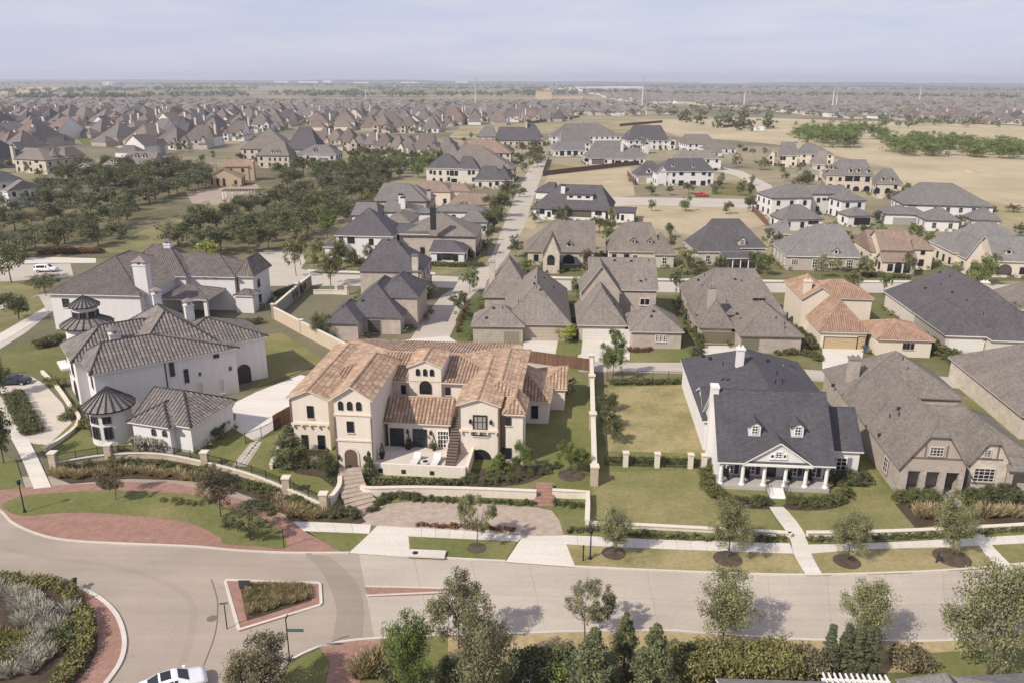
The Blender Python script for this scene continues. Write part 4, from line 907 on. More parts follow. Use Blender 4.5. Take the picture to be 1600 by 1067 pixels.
h.win(d2, 'f', S1(822, 660), S1(920, 755), 1, 1, 'g', gm=plain((.09, .075, .07))); h.arcade('f', d2['y0']-.02, d2['x0']+4, d2['x1'], 2.9, 3.05, []) if False else None
h.chimney(d3, S1(865, 275), S1(865, 60), 'l', 1.3, 1.1, PINKB, drop=4); h.chimney(d3, S1(1170, 300), S1(1165, 185), 'f', 1.2, 1., LIMES)
for y in (3, 7, 11): h.win(d3, 'r', (d3['y0']+y, .8), (d3['y0']+y+1.2, 2.6), raw=True); h.win(d3, 'r', (d3['y0']+y, 3.8), (d3['y0']+y+1.1, 5.2), raw=True)
h.vents(d2, [S1(785, 520), S1(1010, 550)], 'f'); h.vents(d1, [S1(640, 568)], 'f'); h.vents(d3, [S1(975, 75), S1(1065, 100)], 'f')
h = House('brick_house', 'taupe roofed house with side garage, left of the lime green alley tree', (810, 470), -2, TANB, SBR2, plain((.36, .32, .28)), frame=plain((.36, .32, .28)))
e1 = h.wing(3.0, [S2(140, 597), S2(482, 602)], None, 'x', e='hh', dp=7.5, zr=5.6); e2 = h.wing(3.0, [S2(482, 587), S2(728, 587), S2(745, 362)], [S2(490, 200), S2(495, 372)][:1], 'y', e='hh', x0=e1['rx0']+5, zr=8.6, dp=24)
e3 = h.wing(3.2, [S2(215, 415), S2(300, 418)], None, 'y', e='hh', w=9.5, dp=12, zr=9.6); h.chimney(e3, S2(275, 320), S2(272, 195), 'l', 1.1, .9, LIMES)
h.win(e1, 'f', S2(352, 632), S2(445, 700), 2, 2, 'g', gm=plain((.27, .22, .18))); h.win(e2, 'f', S2(515, 602), S2(690, 688), 2, 2, 'g', gm=plain((.4, .34, .28)))
h.vents(e2, [S2(545, 300), S2(540, 335), S2(555, 362), S2(600, 300), S2(660, 360)], 'r'); h.vents(e1, [S2(240, 550), S2(285, 490), S2(340, 490)], 'f'); h.vents(e2, [S2(440, 450)], 'f')
h = House('brick_house', 'taupe roofed house with white garage door and two-storey block behind', (980, 480), -2.5, PINKB, SBR2, plain((.5, .46, .42)), frame=TRIMW)
f1 = h.wing(3.0, [S2(805, 590), S2(1122, 597)], [S2(965, 375)], 'y', e='hh', dp=13, ov=.4); f2 = h.wing(3.0, [S2(1135, 632), S2(1452, 634), S2(1412, 512)], [S2(1290, 470)], 'y', e='hh', dp=10, ov=.4)
f3 = h.wing(6., [S2(825, 395), S2(1085, 398)], [S2(965, 235)], 'y', e='gh', dp=10, ov=.35, wall=PINKB); f4 = h.wing(6.2, [S2(880, 370), S2(1315, 372)], [S2(1100, 172)], 'x', e='gg', ov=.35, dp=13)
f5 = h.wing(7.2, [S2(1075, 268), S2(1160, 270)], None, 'x', e='gg', zr=7.9, dp=5, ov=.1)
h.win(f1, 'f', S2(848, 622), S2(1020, 700), 3, 2, 'g', gm=plain((.6, .57, .53))); h.win(f1, 'f', S2(1055, 622), S2(1130, 700), 1, 2, 'g', gm=plain((.6, .57, .53)))
w2(f2, S2, 'f', [(1297, 652, 1312, 696), (1320, 653, 1336, 697), (1345, 654, 1360, 698)], 'w', 1, 3); w2(f4, S2, 'f', [(1200, 425, 1260, 470)], ny=1)
h.chimney(f4, S2(850, 380), S2(852, 278), 'l', 1.2, 1., LIMES) if False else None
h.vents(f1, [S2(990, 405), S2(1040, 440), S2(1040, 465)], 'f'); h.vents(f2, [S2(1285, 510), S2(1270, 540)], 'f'); h.vents(f4, [S2(955, 190), S2(1040, 190), S2(1145, 195), S2(1255, 195), S2(1235, 315), S2(1205, 320)], 'f')
h = House('brick_house', 'brown roofed brick house with dark green garage doors facing the alley', (1160, 480), -3, GREYB, SBR, plain((.2, .17, .14)), frame=plain((.2, .17, .14)))
q1 = h.wing(3., [S3(385, 702), S3(685, 708)], None, 'y', e='hh', ov=.4, dp=14, zr=7.); q2 = h.wing(3., [S3(720, 770), S3(1265, 776)], [S3(925, 500)], 'y', e='hh', ov=.4, dp=13, zr=6.8)
q3 = h.wing(4., [S3(235, 350), S3(350, 590), S3(960, 445)], [S3(470, 150), S3(800, 170)], 'x', e='hh', ov=.4, zr=9.8)
h.win(q1, 'f', S3(415, 740), S3(668, 835), 4, 3, 'g', gm=plain((.15, .13, .085))); h.win(q2, 'f', S3(745, 797), S3(872, 895), 2, 3, 'g', gm=plain((.17, .155, .12))); w2(q3, S3, 'f', [(830, 455, 940, 485)], ny=1)
h.chimney(q1, S3(490, 515), S3(510, 370), 'l', 1.2, 1., GREYB)
h.vents(q2, [S3(1097, 678), S3(1100, 713), S3(1025, 630), S3(1130, 640)], 'f'); h.vents(q1, [S3(705, 592), S3(615, 495)], 'f'); h.vents(q3, [S3(468, 165), S3(527, 175), S3(610, 178), S3(685, 182), S3(765, 180), S3(685, 305), S3(737, 322), S3(430, 275), S3(380, 310)], 'f')
h = House('stucco_house', 'cream stucco house with terracotta tile roof and tan garage door', (1330, 490), -4.5, CRM, OR_, stucco((.62, .54, .45)), tiles=OT, frame=DARK)
t1 = h.wing(3., [S4(322, 552), S4(642, 562)], [S4(505, 405)], 'y', e='hh', ov=.4, dp=14); t2 = h.wing(3., [S4(685, 600), S4(1000, 602), S4(860, 470)], [S4(800, 480)], 'y', e='hh', ov=.4, dp=10)
t3 = h.wing(6.2, [S4(100, 240), S4(215, 350), S4(420, 330)], [S4(310, 180)], 'y', e='gh', ov=.35, zr=8.4, y0=h.P(S4(215, 350), 6.2).y); t4 = h.wing(6., [S4(520, 348), S4(668, 350)], None, 'x', e='hh', ov=.35, x0=t3['x1']-4, dp=9, p=.5)
h.win(t1, 'f', S4(355, 588), S4(548, 662), 4, 2, 'g', gm=plain((.42, .33, .2))); h.win(t1, 'f', S4(565, 588), S4(600, 662), 1, 2, 'g', gm=plain((.42, .33, .2))); w2(t2, S4, 'f', [(845, 625, 858, 662), (868, 625, 882, 663), (894, 626, 908, 664)], 'w', 1, 2)
h.chimney(t3, S4(248, 305), S4(250, 238), 'f', 1.2, 1., CRM)
h = House('stucco_house', 'pale house with long charcoal roof and white garage door', (1480, 500), -5, stucco((.6, .54, .48)), SDK2, TRIMW, frame=TRIMW)
k1 = h.wing(3., [S4(1105, 574), S4(735, 300), S4(1365, 580)], [S4(1070, 110), S4(1370, 440)][:1], 'y', e='hh', ov=.4, zr=9.2, df=None or 29) if False else h.wing(3., [S4(1105, 574), S4(735, 300)], None, 'y', e='hh', ov=.4, zr=9.4, x1=h.P(S4(1440, 410), 3).x+1, hp=.95)
k2 = h.wing(3., [S4(1400, 608), S4(1640, 610)], None, 'x', e='hh', ov=.4, dp=10, zr=6.2, x0=h.P(S4(1400, 608), 3).x)
k3 = h.wing(3., [S4(1105, 574), S4(1365, 580)], None, 'y', e='hh', ov=.4, dp=14, zr=6.6, y0=k1['ry0']-.3)
h.win(k3, 'f', S4(1140, 610), S4(1335, 680), 4, 2, 'g', gm=plain((.66, .63, .6))); h.vents(k1, [S4(1075, 185), S4(1080, 265), S4(985, 285), S4(1240, 365)], 'l')
h.vents(k1, [S4(1095, 440), S4(1345, 450), S4(1155, 310), S4(1135, 215)], 'l')
h = House('stucco_house', 'brown roofed house with pale chimney at the right edge behind the charcoal roof', (1590, 470), -8, LIMES, SBR, TRIMW, frame=TRIMW)
x1 = h.wing(3., [S4(1380, 300), S4(1640, 420)], None, 'y', e='hh', ov=.4, zr=8.5, x0=h.P(S4(1380, 300), 3).x, w=16); h.chimney(None, S4(1340, 380), S4(1335, 245), wd=1.3, dp=1.1, mat=LIMES)
HS_MID = len(HS)
# ---------------------------------------------------------------- middle distance houses, each by its own eaves and ridge
def ww(h, w_, q, lst, s_='f', kind='w', nx=2, ny=2, **k):
    for c in lst: h.win(w_, s_, q(c[0], c[1]), q(c[2], c[3]), nx, ny, kind, sill=False, **k)
h = House('brick_house', 'brown cottage with a tall arched entry gable across the second street', S6(300, 880) , -2, LIMES, SBR, plain((.3, .26, .23)), frame=DARK)
a = h.wing(3.3, [S6(88, 772), S6(525, 778)], [S6(300, 578)], 'x', e='hg', dp=13); b = h.wing(4.2, [S6(183, 800), S6(308, 795)], [S6(250, 682)], 'y', e='gh', dp=8, hp=1.2); h.win(b, 'f', S6(220, 795), S6(265, 858), 1, 1, 'a', name='door'); h.win(a, 'f', S6(318, 792), S6(390, 850), 3, 2, 'a')
h.dormer(a, S6(358, 745), 1.3, 1., nx=2, ny=1); h.wing(3.2, [S6(525, 776)], None, 'y', e='gg', wl=4.5, dp=13, zr=6.4) if False else None
h = House('brick_house', 'brown house with two small dormers across the second street', S6(770, 860), -3, LIMES, SBR, plain((.5, .45, .4)), frame=TRIMW)
a = h.wing(3.3, [S6(598, 770), S6(945, 778)], [S6(705, 592), S6(868, 590)], 'x', e='hh', dp=14); h.wing(3.2, [S6(880, 780), S6(1025, 795)], None, 'y', e='hh', dp=12, zr=6.8)
for p in ((757, 728), (862, 730)): h.dormer(a, S6(*p), 1.3, 1.1, nx=1, ny=1, wall=stucco((.3, .24, .19)))
ww(h, a, S6, [(625, 790, 650, 830), (700, 790, 730, 830)], fm=DARK)
h = House('stucco_house', 'charcoal roofed house with a white dormer and railed front porch', S6(1370, 860), 2, LIMES, SDK2, TRIMW, frame=TRIMW)
a = h.wing(3.6, [S6(1245, 750), S6(1598, 752)], [S6(1250, 572), S6(1420, 566)], 'x', e='hh', dp=15); h.wing(3.4, [S6(1078, 660), S6(1150, 772), S6(1262, 775)], [S6(1230, 575)], 'x', e='hh', dp=13, x1=a['x0']+6); h.dormer(a, S6(1436, 735), 1.7, 1.4, nx=2, ny=2, ar=True)
b = h.wing(2.8, [S6(1325, 815), S6(1545, 815)], None, 'x', e='gg', y1=a['y0'], zr=3.4, walls=False, ov=.2)
for i in range(5): h.column(b['x0']+.2+(b['x1']-b['x0']-.4)*i/4, b['y0']+.2, 0, 2.65, .14)
ww(h, a, S6, [(1300, 755, 1350, 770), (1370, 755, 1420, 770), (1440, 755, 1490, 770), (1510, 755, 1560, 770)], nx=4, ny=1)
h = House('stucco_house', 'pale house with grey metal roof and white gabled entry', S7(450, 800), -5, PINKB, SLG, TRIMW, frame=TRIMW)
a = h.wing(3.4, [S7(165, 655), S7(255, 727), S7(682, 738)], [S7(420, 545), S7(560, 550)], 'x', e='hh', dp=15); h.wing(3.4, [S7(475, 720), S7(580, 722)], None, 'y', e='hh', dp=6, zr=4.6); h.wing(3.2, [S7(145, 585), S7(275, 605)], [S7(240, 520), S7(340, 530)], 'x', e='hh', dp=10)
ww(h, a, S7, [(400, 745, 437, 795), (280, 745, 315, 780), (592, 750, 625, 798)], nx=3, ny=3); h.dormer(a, S7(530, 722), 1.4, 1.2, nx=1, ny=1)
h = House('stucco_house', 'cream house with muted terracotta shingle roof and twin dark arched doors', S7(860, 830), -6, CRM, SOR, plain((.4, .32, .26)), frame=DARK)
a = h.wing(5.2, [S7(780, 692), S7(960, 690)], [S7(850, 572), S7(950, 590)], 'x', e='gg', dp=11); h.wing(5., [S7(960, 688), S7(1090, 685)], [S7(1020, 630)], 'y', e='hh', dp=8); b = h.wing(3.2, [S7(790, 758), S7(985, 755)], None, 'x', e='gg', y1=a['y0']+.4, zr=4.8)
h.wing(4.2, [S7(618, 628), S7(728, 700)], [S7(700, 580), S7(760, 580)], 'x', e='hh', dp=14, x1=a['x0']+3); ww(h, b, S7, [(870, 765, 898, 825), (920, 765, 948, 825)], kind='a', nx=1, ny=1); ww(h, h.W[1], S7, [(1015, 698, 1035, 722)], nx=1, ny=1)
h = House('stucco_house', 'cream house with light grey roof, stepped gables and arched garage', S7(1460, 830), -6, CRM, SLG, TRIMW, frame=DARK)
a = h.wing(4., [S7(1030, 628), S7(1228, 712)], [S7(1320, 535)], 'x', e='hh', dp=15, w=19); b = h.wing(3.6, [S7(1270, 745), S7(1385, 742)], None, 'y', e='gh', dp=12, zr=8.); c = h.wing(3.8, [S7(1430, 758), S7(1560, 756)], None, 'x', e='gg', dp=12, zr=8.4, w=13); ww(h, c, S7, [(1455, 775, 1525, 835)], kind='a', nx=1, ny=1, name='garage_arch', pm=plain((.1, .08, .07))); h.dormer(c, S7(1512, 720), 1.4, 1., nx=1, ny=1)
ww(h, b, S7, [(1300, 765, 1335, 800)])
# white houses about the dirt lots
h = House('stucco_house', 'long white house with dark hip roof and clerestory strip facing the tan lot', S6(450, 590), -11, WPT, SDK2, DARK, frame=DARK)
a = h.wing(3.4, [S6(140, 487), S6(620, 522)], [S6(300, 340), S6(560, 372)], 'x', e='hh', dp=19, p=.55); b = h.wing(3.3, [S6(575, 515), S6(772, 530)], [S6(720, 455)], 'y', e='hh', dp=11); q0, q1 = h.hit(a, S6(345, 448)), h.hit(a, S6(505, 448)); c = h.wing(q0.z+1.75, x0=q0.x-.5, x1=q1.x+.5, y0=q0.y-.5, dp=7, zr=q0.z+2.5, z0=q0.z-.6, ax='x', e='hh', ov=.45)
ww(h, a, S6, [(172, 505, 203, 540), (250, 500, 300, 545), (520, 515, 560, 548)], nx=2); ww(h, c, S6, [(357, 425, 380, 438), (408, 427, 432, 440), (460, 428, 486, 441)], nx=1, ny=1); h.win(a, 'f', S6(345, 505), S6(495, 560), 3, 1, 'd', name='patio_opening', pm=plain((.12, .09, .07)))  # patio opening is filled by a dark pane, coloured as the shade within
h.chimney(a, S6(318, 412), S6(318, 360), 'f', 1.3, 1., WPT, drop=3); ww(h, b, S6, [(585, 530, 600, 570), (612, 530, 640, 575), (655, 535, 668, 572), (682, 545, 698, 580)], nx=1); h.wing(5.4, [S6(140, 400), S6(260, 402)], [S6(230, 340), S6(400, 345)], 'x', e='hh', dp=12, z0=3)
h = House('stucco_house', 'white two-storey house with dark roof behind the red pickup', S6(1060, 372), 4, WPT, SDK2, TRIMW, frame=DARK)
a = h.wing(5.8, [S6(925, 275), S6(1255, 268)], [S6(985, 190), S6(1190, 192)], 'x', e='hh', dp=13); b = h.wing(3.2, [S6(770, 300), S6(892, 302)], [S6(880, 208)], 'x', e='hh', dp=11, x1=a['x0']+5); ww(h, a, S6, [(950, 280, 975, 297), (1047, 272, 1070, 297), (1122, 275, 1142, 300), (1188, 272, 1210, 296), (948, 337, 972, 362), (1042, 330, 1070, 372), (1112, 332, 1148, 358), (1180, 332, 1206, 372)]); h.win(b, 'f', S6(795, 318), S6(835, 347), 2, 2, 'g', gm=plain((.4, .32, .22))); h.dormer(b, S6(855, 285), 2., 1.5, nx=1, ny=1)
for p in ((1008, 245), (1135, 248)): h.dormer(a, S6(*p), 1.3, 1.2, nx=1, ny=1)
h.wing(5.2, [S6(860, 262), S6(940, 320)], None, 'y', e='gh', zr=8, x0=a['x0']-2, w=5, dp=8, y0=a['y0']-.6)
h = House('stucco_house', 'white house with pale brown roof just behind the white two-storey house', S6(1240, 300), 4, WPT, SBR2, TRIMW, frame=DARK); a = h.wing(5.6, [S6(1140, 195), S6(1315, 195)], [S6(1060, 130), S6(1220, 150)], 'x', e='hh', dp=14); h.wing(5.4, [S6(1000, 190), S6(1160, 200)], [S6(1080, 125)], 'y', e='hh', dp=12); ww(h, a, S6, [(1260, 252, 1282, 280)])
h = House('stucco_house', 'white farmhouse style house with columned porch and long grey roof behind dark fence', S6(650, 230), 5, WPT, SGR, TRIMW, frame=DARK)
a = h.wing(3.4, [S6(450, 180), S6(840, 190)], [S6(500, 120), S6(780, 130)], 'x', e='hh', dp=16); b = h.wing(5.2, [S6(460, 140), S6(720, 145)], [S6(520, 80), S6(680, 82)], 'x', e='hh', dp=13, y0=a['y0']+5); h.chimney(a, S6(688, 150), S6(690, 92), 'f', 1.3, 1., WPT); ww(h, a, S6, [(455, 190, 478, 212), (645, 205, 680, 228), (700, 205, 725, 228)]); h.win(a, 'f', S6(500, 190), S6(575, 228), 3, 1, 'd', name='porch_opening', pm=plain((.16, .13, .11)))  # porch opening is a flat dark pane, shade of the porch painted in
h = House('stucco_house', 'white gabled house with grey roof left of the white farmhouse', S6(340, 180), 5, WPT, SGR, TRIMW, frame=DARK); a = h.wing(3.4, [S6(240, 132), S6(460, 142)], [S6(300, 85), S6(450, 85)], 'x', e='hh', dp=15); b = h.wing(3.6, [S6(250, 128), S6(335, 128)], [S6(290, 88)], 'y', e='gh', dp=10); ww(h, a, S6, [(300, 145, 325, 175), (345, 145, 368, 172), (385, 145, 410, 172)]); ww(h, b, S6, [(262, 145, 282, 170)])
h.wing(5.4, [S6(240, 60), S6(420, 65)], [S6(300, 5), S6(480, 5)], 'x', e='hh', dp=13, y0=b['y1']+4)
h = House('stucco_house', 'white gabled house with steep charcoal roof beyond the farmhouse', S6(830, 130), 8, WPT, SDK2, TRIMW, frame=DARK); a = h.wing(5.6, [S6(700, 75), S6(985, 80)], [S6(760, -15), S6(930, -15)], 'x', e='hh', dp=14); 
for x0, x1, ap in ((705, 755, 25), (825, 862, 65)):
    b = h.wing(5.4, [S6(x0, 78 if x0 < 800 else 105), S6(x1, 78 if x0 < 800 else 105)], [S6((x0+x1)/2, ap)], 'y', e='gh', dp=8); ww(h, b, S6, [((x0+x1)/2-8, 52 if x0 < 800 else 92, (x0+x1)/2+8, 72 if x0 < 800 else 104)], nx=1, ny=1)
for p in ((778, 75), (817, 65)): h.dormer(a, S6(*p), 1.4, 1.3, nx=1, ny=1)
h = House('stucco_house', 'white house with twin gabled bays and long brown roofs at the tan field', S6(1090, 145), 8, WPT, SBR, plain((.3, .24, .2)), frame=DARK); a = h.wing(5.6, [S6(1000, 80), S6(1290, 100)], [S6(1080, 40), S6(1220, 42)], 'x', e='hh', dp=15)
for x in (980, 1065): b = h.wing(6., [S6(x, 78), S6(x+50, 78)], [S6(x+22, 62)], 'y', e='gh', dp=8); ww(h, b, S6, [(x+14, 85, x+34, 108)], nx=1, ny=1)
h.wing(3.4, [S6(1160, 108), S6(1300, 110)], None, 'x', e='hh', dp=9, zr=6); h.wing(3.4, [S6(1200, 130), S6(1405, 128)], None, 'x', e='hh', dp=9, zr=6); h.wing(3.4, [S6(1230, 148), S6(1320, 150)], None, 'x', e='hh', dp=6, zr=5)
h = House('stucco_house', 'white modern house with low dark hip roofs and sunroom bay', S7(450, 540), 6, WPT, SGR, DARK, frame=DARK)
a = h.wing(6.2, [S7(135, 390), S7(225, 400)], [S7(250, 320), S7(400, 322)], 'x', e='hh', dp=13, w=14); b = h.wing(6.6, [S7(390, 375), S7(620, 375)], [S7(450, 325), S7(590, 328)], 'x', e='hh', dp=12); c = h.wing(6., [S7(550, 412), S7(712, 414)], [S7(640, 368)], 'y', e='hh', dp=9); d = h.wing(3.3, [S7(150, 495), S7(470, 520)], [S7(280, 432), S7(330, 440)], 'x', e='hh', dp=9); e = h.wing(3.3, [S7(570, 492), S7(745, 500)], [S7(650, 450)], 'y', e='hh', dp=7)
ww(h, b, S7, [(455, 400, 475, 413), (482, 400, 502, 413), (508, 400, 528, 413)], nx=1, ny=1); ww(h, b, S7, [(478, 470, 518, 522)], nx=4, ny=1, kind='d', name='patio_door'); ww(h, e, S7, [(637, 512, 665, 552), (668, 512, 695, 552), (698, 513, 722, 552)], nx=1, ny=1); h.chimney(a, S7(322, 420), S7(322, 375), 'f', 1.4, 1., WPT) if False else None
m = MB(); p = h.P(S7(322, 500), 3); m.box(p.x-.7, p.y, 0, p.x+.7, p.y+1, 7.6); m.build('chimney', WPT, h.root); ww(h, d, S7, [(375, 530, 400, 548), (405, 530, 430, 548)], nx=1, ny=1)
h = House('stucco_house', 'white house with broad grey hip roof and double grey garage', S7(1050, 590), -10, WPT, SGR, DARK, frame=plain((.3, .29, .28)))
a = h.wing(5.8, [S7(855, 405), S7(1230, 445), S7(1410, 440)], [S7(1010, 300), S7(1190, 325)], 'x', e='hh', dp=15); b = h.wing(3.2, [S7(795, 482), S7(1065, 498)], None, 'x', e='hh', dp=9, zr=5.4); c = h.wing(3.2, [S7(1040, 525), S7(1245, 532)], [S7(1160, 465)], 'y', e='hh', dp=10); d = h.wing(3.2, [S7(1300, 520), S7(1475, 530)], [S7(1390, 460)], 'y', e='hh', dp=9)
h.win(b, 'f', S7(860, 512), S7(960, 560), 4, 3, 'g', gm=plain((.3, .29, .28))); h.win(b, 'f', S7(972, 515), S7(1025, 560), 2, 3, 'g', gm=plain((.3, .29, .28))); h.win(a, 'f', S7(940, 432), S7(990, 445), 2, 1)
h = House('brick_house', 'long pale stone house with arched ground floor, loggia and row of white dormers', S7(680, 370), -14, LIMES, SGR, plain((.4, .36, .32)), frame=DARK)
a = h.wing(6.2, [S7(440, 235), S7(750, 275)], [S7(560, 165), S7(700, 195)], 'x', e='hh', dp=15); b = h.wing(5.6, [S7(740, 300), S7(915, 322)], [S7(800, 225), S7(850, 240)], 'x', e='hh', dp=13)
for p in ((615, 255), (660, 255), (718, 258)): h.dormer(a, S7(*p), 1.7, 1.5, nx=1, ny=2)
for p in ((800, 303), (852, 306)): h.dormer(b, S7(*p), 1.5, 1.4, nx=1, ny=2)
ww(h, a, S7, [(585, 275, 625, 305), (635, 275, 665, 305), (700, 278, 722, 308)], nx=1, ny=1); ww(h, a, S7, [(630, 332, 660, 370), (690, 330, 720, 370)], kind='a', nx=1, ny=1); ww(h, b, S7, [(752, 340, 778, 375), (812, 342, 838, 375)], kind='a', nx=1, ny=1)
for p in ((480, 238), (505, 240), (527, 243)): h.dormer(a, S7(p[0], p[1]-3), 1.3, 1.3, nx=1, ny=1)
h = House('brick_house', 'pale house with brown roof and white porch left of the dormered long house', S7(370, 280), -16, LIMES, SBR2, TRIMW, frame=DARK); a = h.wing(6., [S7(380, 190), S7(480, 210)], [S7(440, 120), S7(560, 140)], 'x', e='hh', dp=14); b = h.wing(3.2, [S7(300, 215), S7(440, 260)], None, 'x', e='hh', dp=6, zr=4.6)
h = House('stucco_house', 'cream house with grey roofs and gabled bay beside the tan field', S7(210, 220), -10, CRM, SGR, TRIMW, frame=DARK); a = h.wing(5.8, [S7(195, 140), S7(320, 160)], [S7(210, 82), S7(300, 80)], 'x', e='hh', dp=12); b = h.wing(5.6, [S7(140, 150), S7(190, 155)], [S7(160, 122)], 'y', e='gh', dp=8); c = h.wing(5.4, [S7(325, 150), S7(450, 120)], [S7(350, 90), S7(410, 92)], 'x', e='hh', dp=11); ww(h, a, S7, [(215, 165, 228, 185), (232, 165, 245, 185), (212, 205, 240, 220)], nx=1, ny=1); ww(h, b, S7, [(155, 160, 168, 180)], nx=1, ny=1, kind='a')
# the block left of the lane
h = House('stucco_house', 'white two-storey house with dark roof and black arched windows left of the lane', S5(400, 800), -5, WPT, SDK2, TRIMW, frame=DARK)
a = h.wing(6., [S5(190, 655), S5(598, 668)], [S5(435, 468)], 'x', e='hh', dp=13, hp=.75); b = h.wing(5.8, [S5(590, 645), S5(852, 652)], [S5(640, 578), S5(780, 580)], 'x', e='hh', dp=9); c = h.wing(3., [S5(845, 775), S5(1100, 778)], [S5(880, 690), S5(1010, 695)], 'x', e='hh', dp=10); d = h.wing(3., [S5(112, 735), S5(205, 740)], None, 'x', e='hh', dp=7, zr=4.6)
ww(h, a, S5, [(222, 668, 250, 710), (278, 670, 330, 715)], nx=3, ny=3); ww(h, a, S5, [(295, 768, 345, 830)], kind='a', nx=2); ww(h, b, S5, [(615, 662, 680, 695), (722, 665, 748, 700), (790, 665, 816, 700)]); ww(h, c, S5, [(950, 785, 1000, 830)], nx=2, kind='s')
h = House('brick_house', 'taupe roofed house with dark chimney directly behind the white two-storey house', S5(900, 640), -4, PINKB, SBR, DARK, frame=DARK)
a = h.wing(5.4, [S5(710, 585), S5(1095, 668), S5(1195, 640)], [S5(1000, 468)], 'y', e='hh', dp=15, zr=10); b = h.wing(5.4, [S5(560, 540), S5(720, 575)], [S5(660, 490)], 'y', e='hh', dp=14); h.chimney(a, S5(872, 550), S5(870, 470), 'l', 1.3, 1., DARK); c = h.wing(3.2, [S5(860, 660), S5(1060, 670)], None, 'x', e='hh', dp=10, zr=6.4)
h = House('brick_house', 'grey brown roofed house with white chimneys behind the taupe one', S5(700, 480), -4, WPT, SGR, DARK, frame=DARK); a = h.wing(5.2, [S5(300, 520), S5(500, 520)], [S5(340, 430), S5(480, 428)], 'x', e='hh', dp=14); b = h.wing(5.2, [S5(530, 490), S5(760, 500)], [S5(560, 410), S5(600, 410)], 'x', e='hh', dp=12); h.chimney(b, S5(665, 475), S5(665, 395), 'f', 1.3, 1., WPT); h.chimney(b, S5(650, 440), S5(650, 375), 'f', 1.3, 1., WPT); c = h.wing(5., [S5(750, 505), S5(880, 500)], [S5(800, 465)], 'x', e='hh', dp=8)
h = House('brick_house', 'grey roofed house with chimney in front of the terracotta roof', S5(780, 440), -3, PINKB, SGR, DARK, frame=DARK); a = h.wing(5.4, [S5(465, 415), S5(830, 425)], [S5(530, 295), S5(700, 298)], 'x', e='hh', dp=15); b = h.wing(5.2, [S5(700, 350), S5(860, 420)], [S5(750, 310)], 'y', e='hh', dp=12); h.chimney(b, S5(845, 400), S5(843, 345), 'f', 1.2, 1., PINKB)
h = House('brick_house', 'pair of low grey gables nearest the lane trees with white side wall', S5(1150, 570), -4, WPT, SGR, DARK, frame=DARK); a = h.wing(3.4, [S5(1075, 560), S5(1255, 570)], [S5(1120, 478), S5(1180, 490)], 'x', e='hh', dp=10); b = h.wing(3.4, [S5(880, 480), S5(1260, 500)], [S5(960, 440), S5(1160, 452)], 'x', e='hh', dp=9)
h = House('stucco_house', 'house with low terracotta shingle roofs left of the lane', S5(1000, 400), -3, CRM, SOR, plain((.4, .3, .24)), frame=DARK); a = h.wing(5., [S5(770, 335), S5(1000, 355)], [S5(800, 275), S5(920, 285)], 'x', e='hh', dp=12); b = h.wing(5., [S5(990, 350), S5(1140, 340)], [S5(960, 295), S5(1090, 305)], 'x', e='hh', dp=9); c = h.wing(3.2, [S5(980, 440), S5(1275, 440)], [S5(1060, 368), S5(1250, 368)], 'x', e='hh', dp=10)
h = House('stucco_house', 'cream two-storey house with charcoal hip roof and shuttered windows by the lane', S5(1000, 290), -4, stucco((.62, .57, .5)), SDK2, TRIMW, frame=DARK)
a = h.wing(6.2, [S5(825, 188), S5(1080, 195)], [S5(985, 90)], 'x', e='hh', dp=13, hp=.8); b = h.wing(6., [S5(1050, 190), S5(1195, 200)], [S5(1080, 108), S5(1140, 112)], 'x', e='hh', dp=11); c = h.wing(3.4, [S5(1170, 262), S5(1385, 278)], [S5(1220, 175), S5(1300, 178)], 'x', e='hh', dp=12); d = h.wing(3.4, [S5(1290, 275), S5(1440, 240)], [S5(1340, 205)], 'y', e='hh', dp=12)
ww(h, a, S5, [(875, 210, 893, 238), (915, 210, 933, 240), (968, 210, 985, 240), (990, 208, 1018, 245), (1022, 210, 1050, 245)], nx=2, ny=2); ww(h, a, S5, [(870, 262, 890, 290), (920, 262, 940, 290), (1000, 265, 1040, 292)], nx=2); ww(h, c, S5, [(1305, 285, 1330, 312)]); ww(h, b, S5, [(1115, 210, 1135, 238)])
h = House('brick_house', 'long brown ridged house behind the cream two-storey house', S5(1250, 200), -4, LIMES, SBR, DARK, frame=DARK); a = h.wing(5.6, [S5(1050, 130), S5(1440, 200)], [S5(1080, 20), S5(1200, 40)], 'x', e='hh', dp=16); b = h.wing(5.6, [S5(1130, 30), S5(1420, 90)], [S5(1140, -15), S5(1300, 0)], 'x', e='hh', dp=13, roof=SOR); c = h.wing(5.6, [S5(960, 100), S5(1060, 110)], [S5(1030, 5)], 'y', e='hh', dp=14)
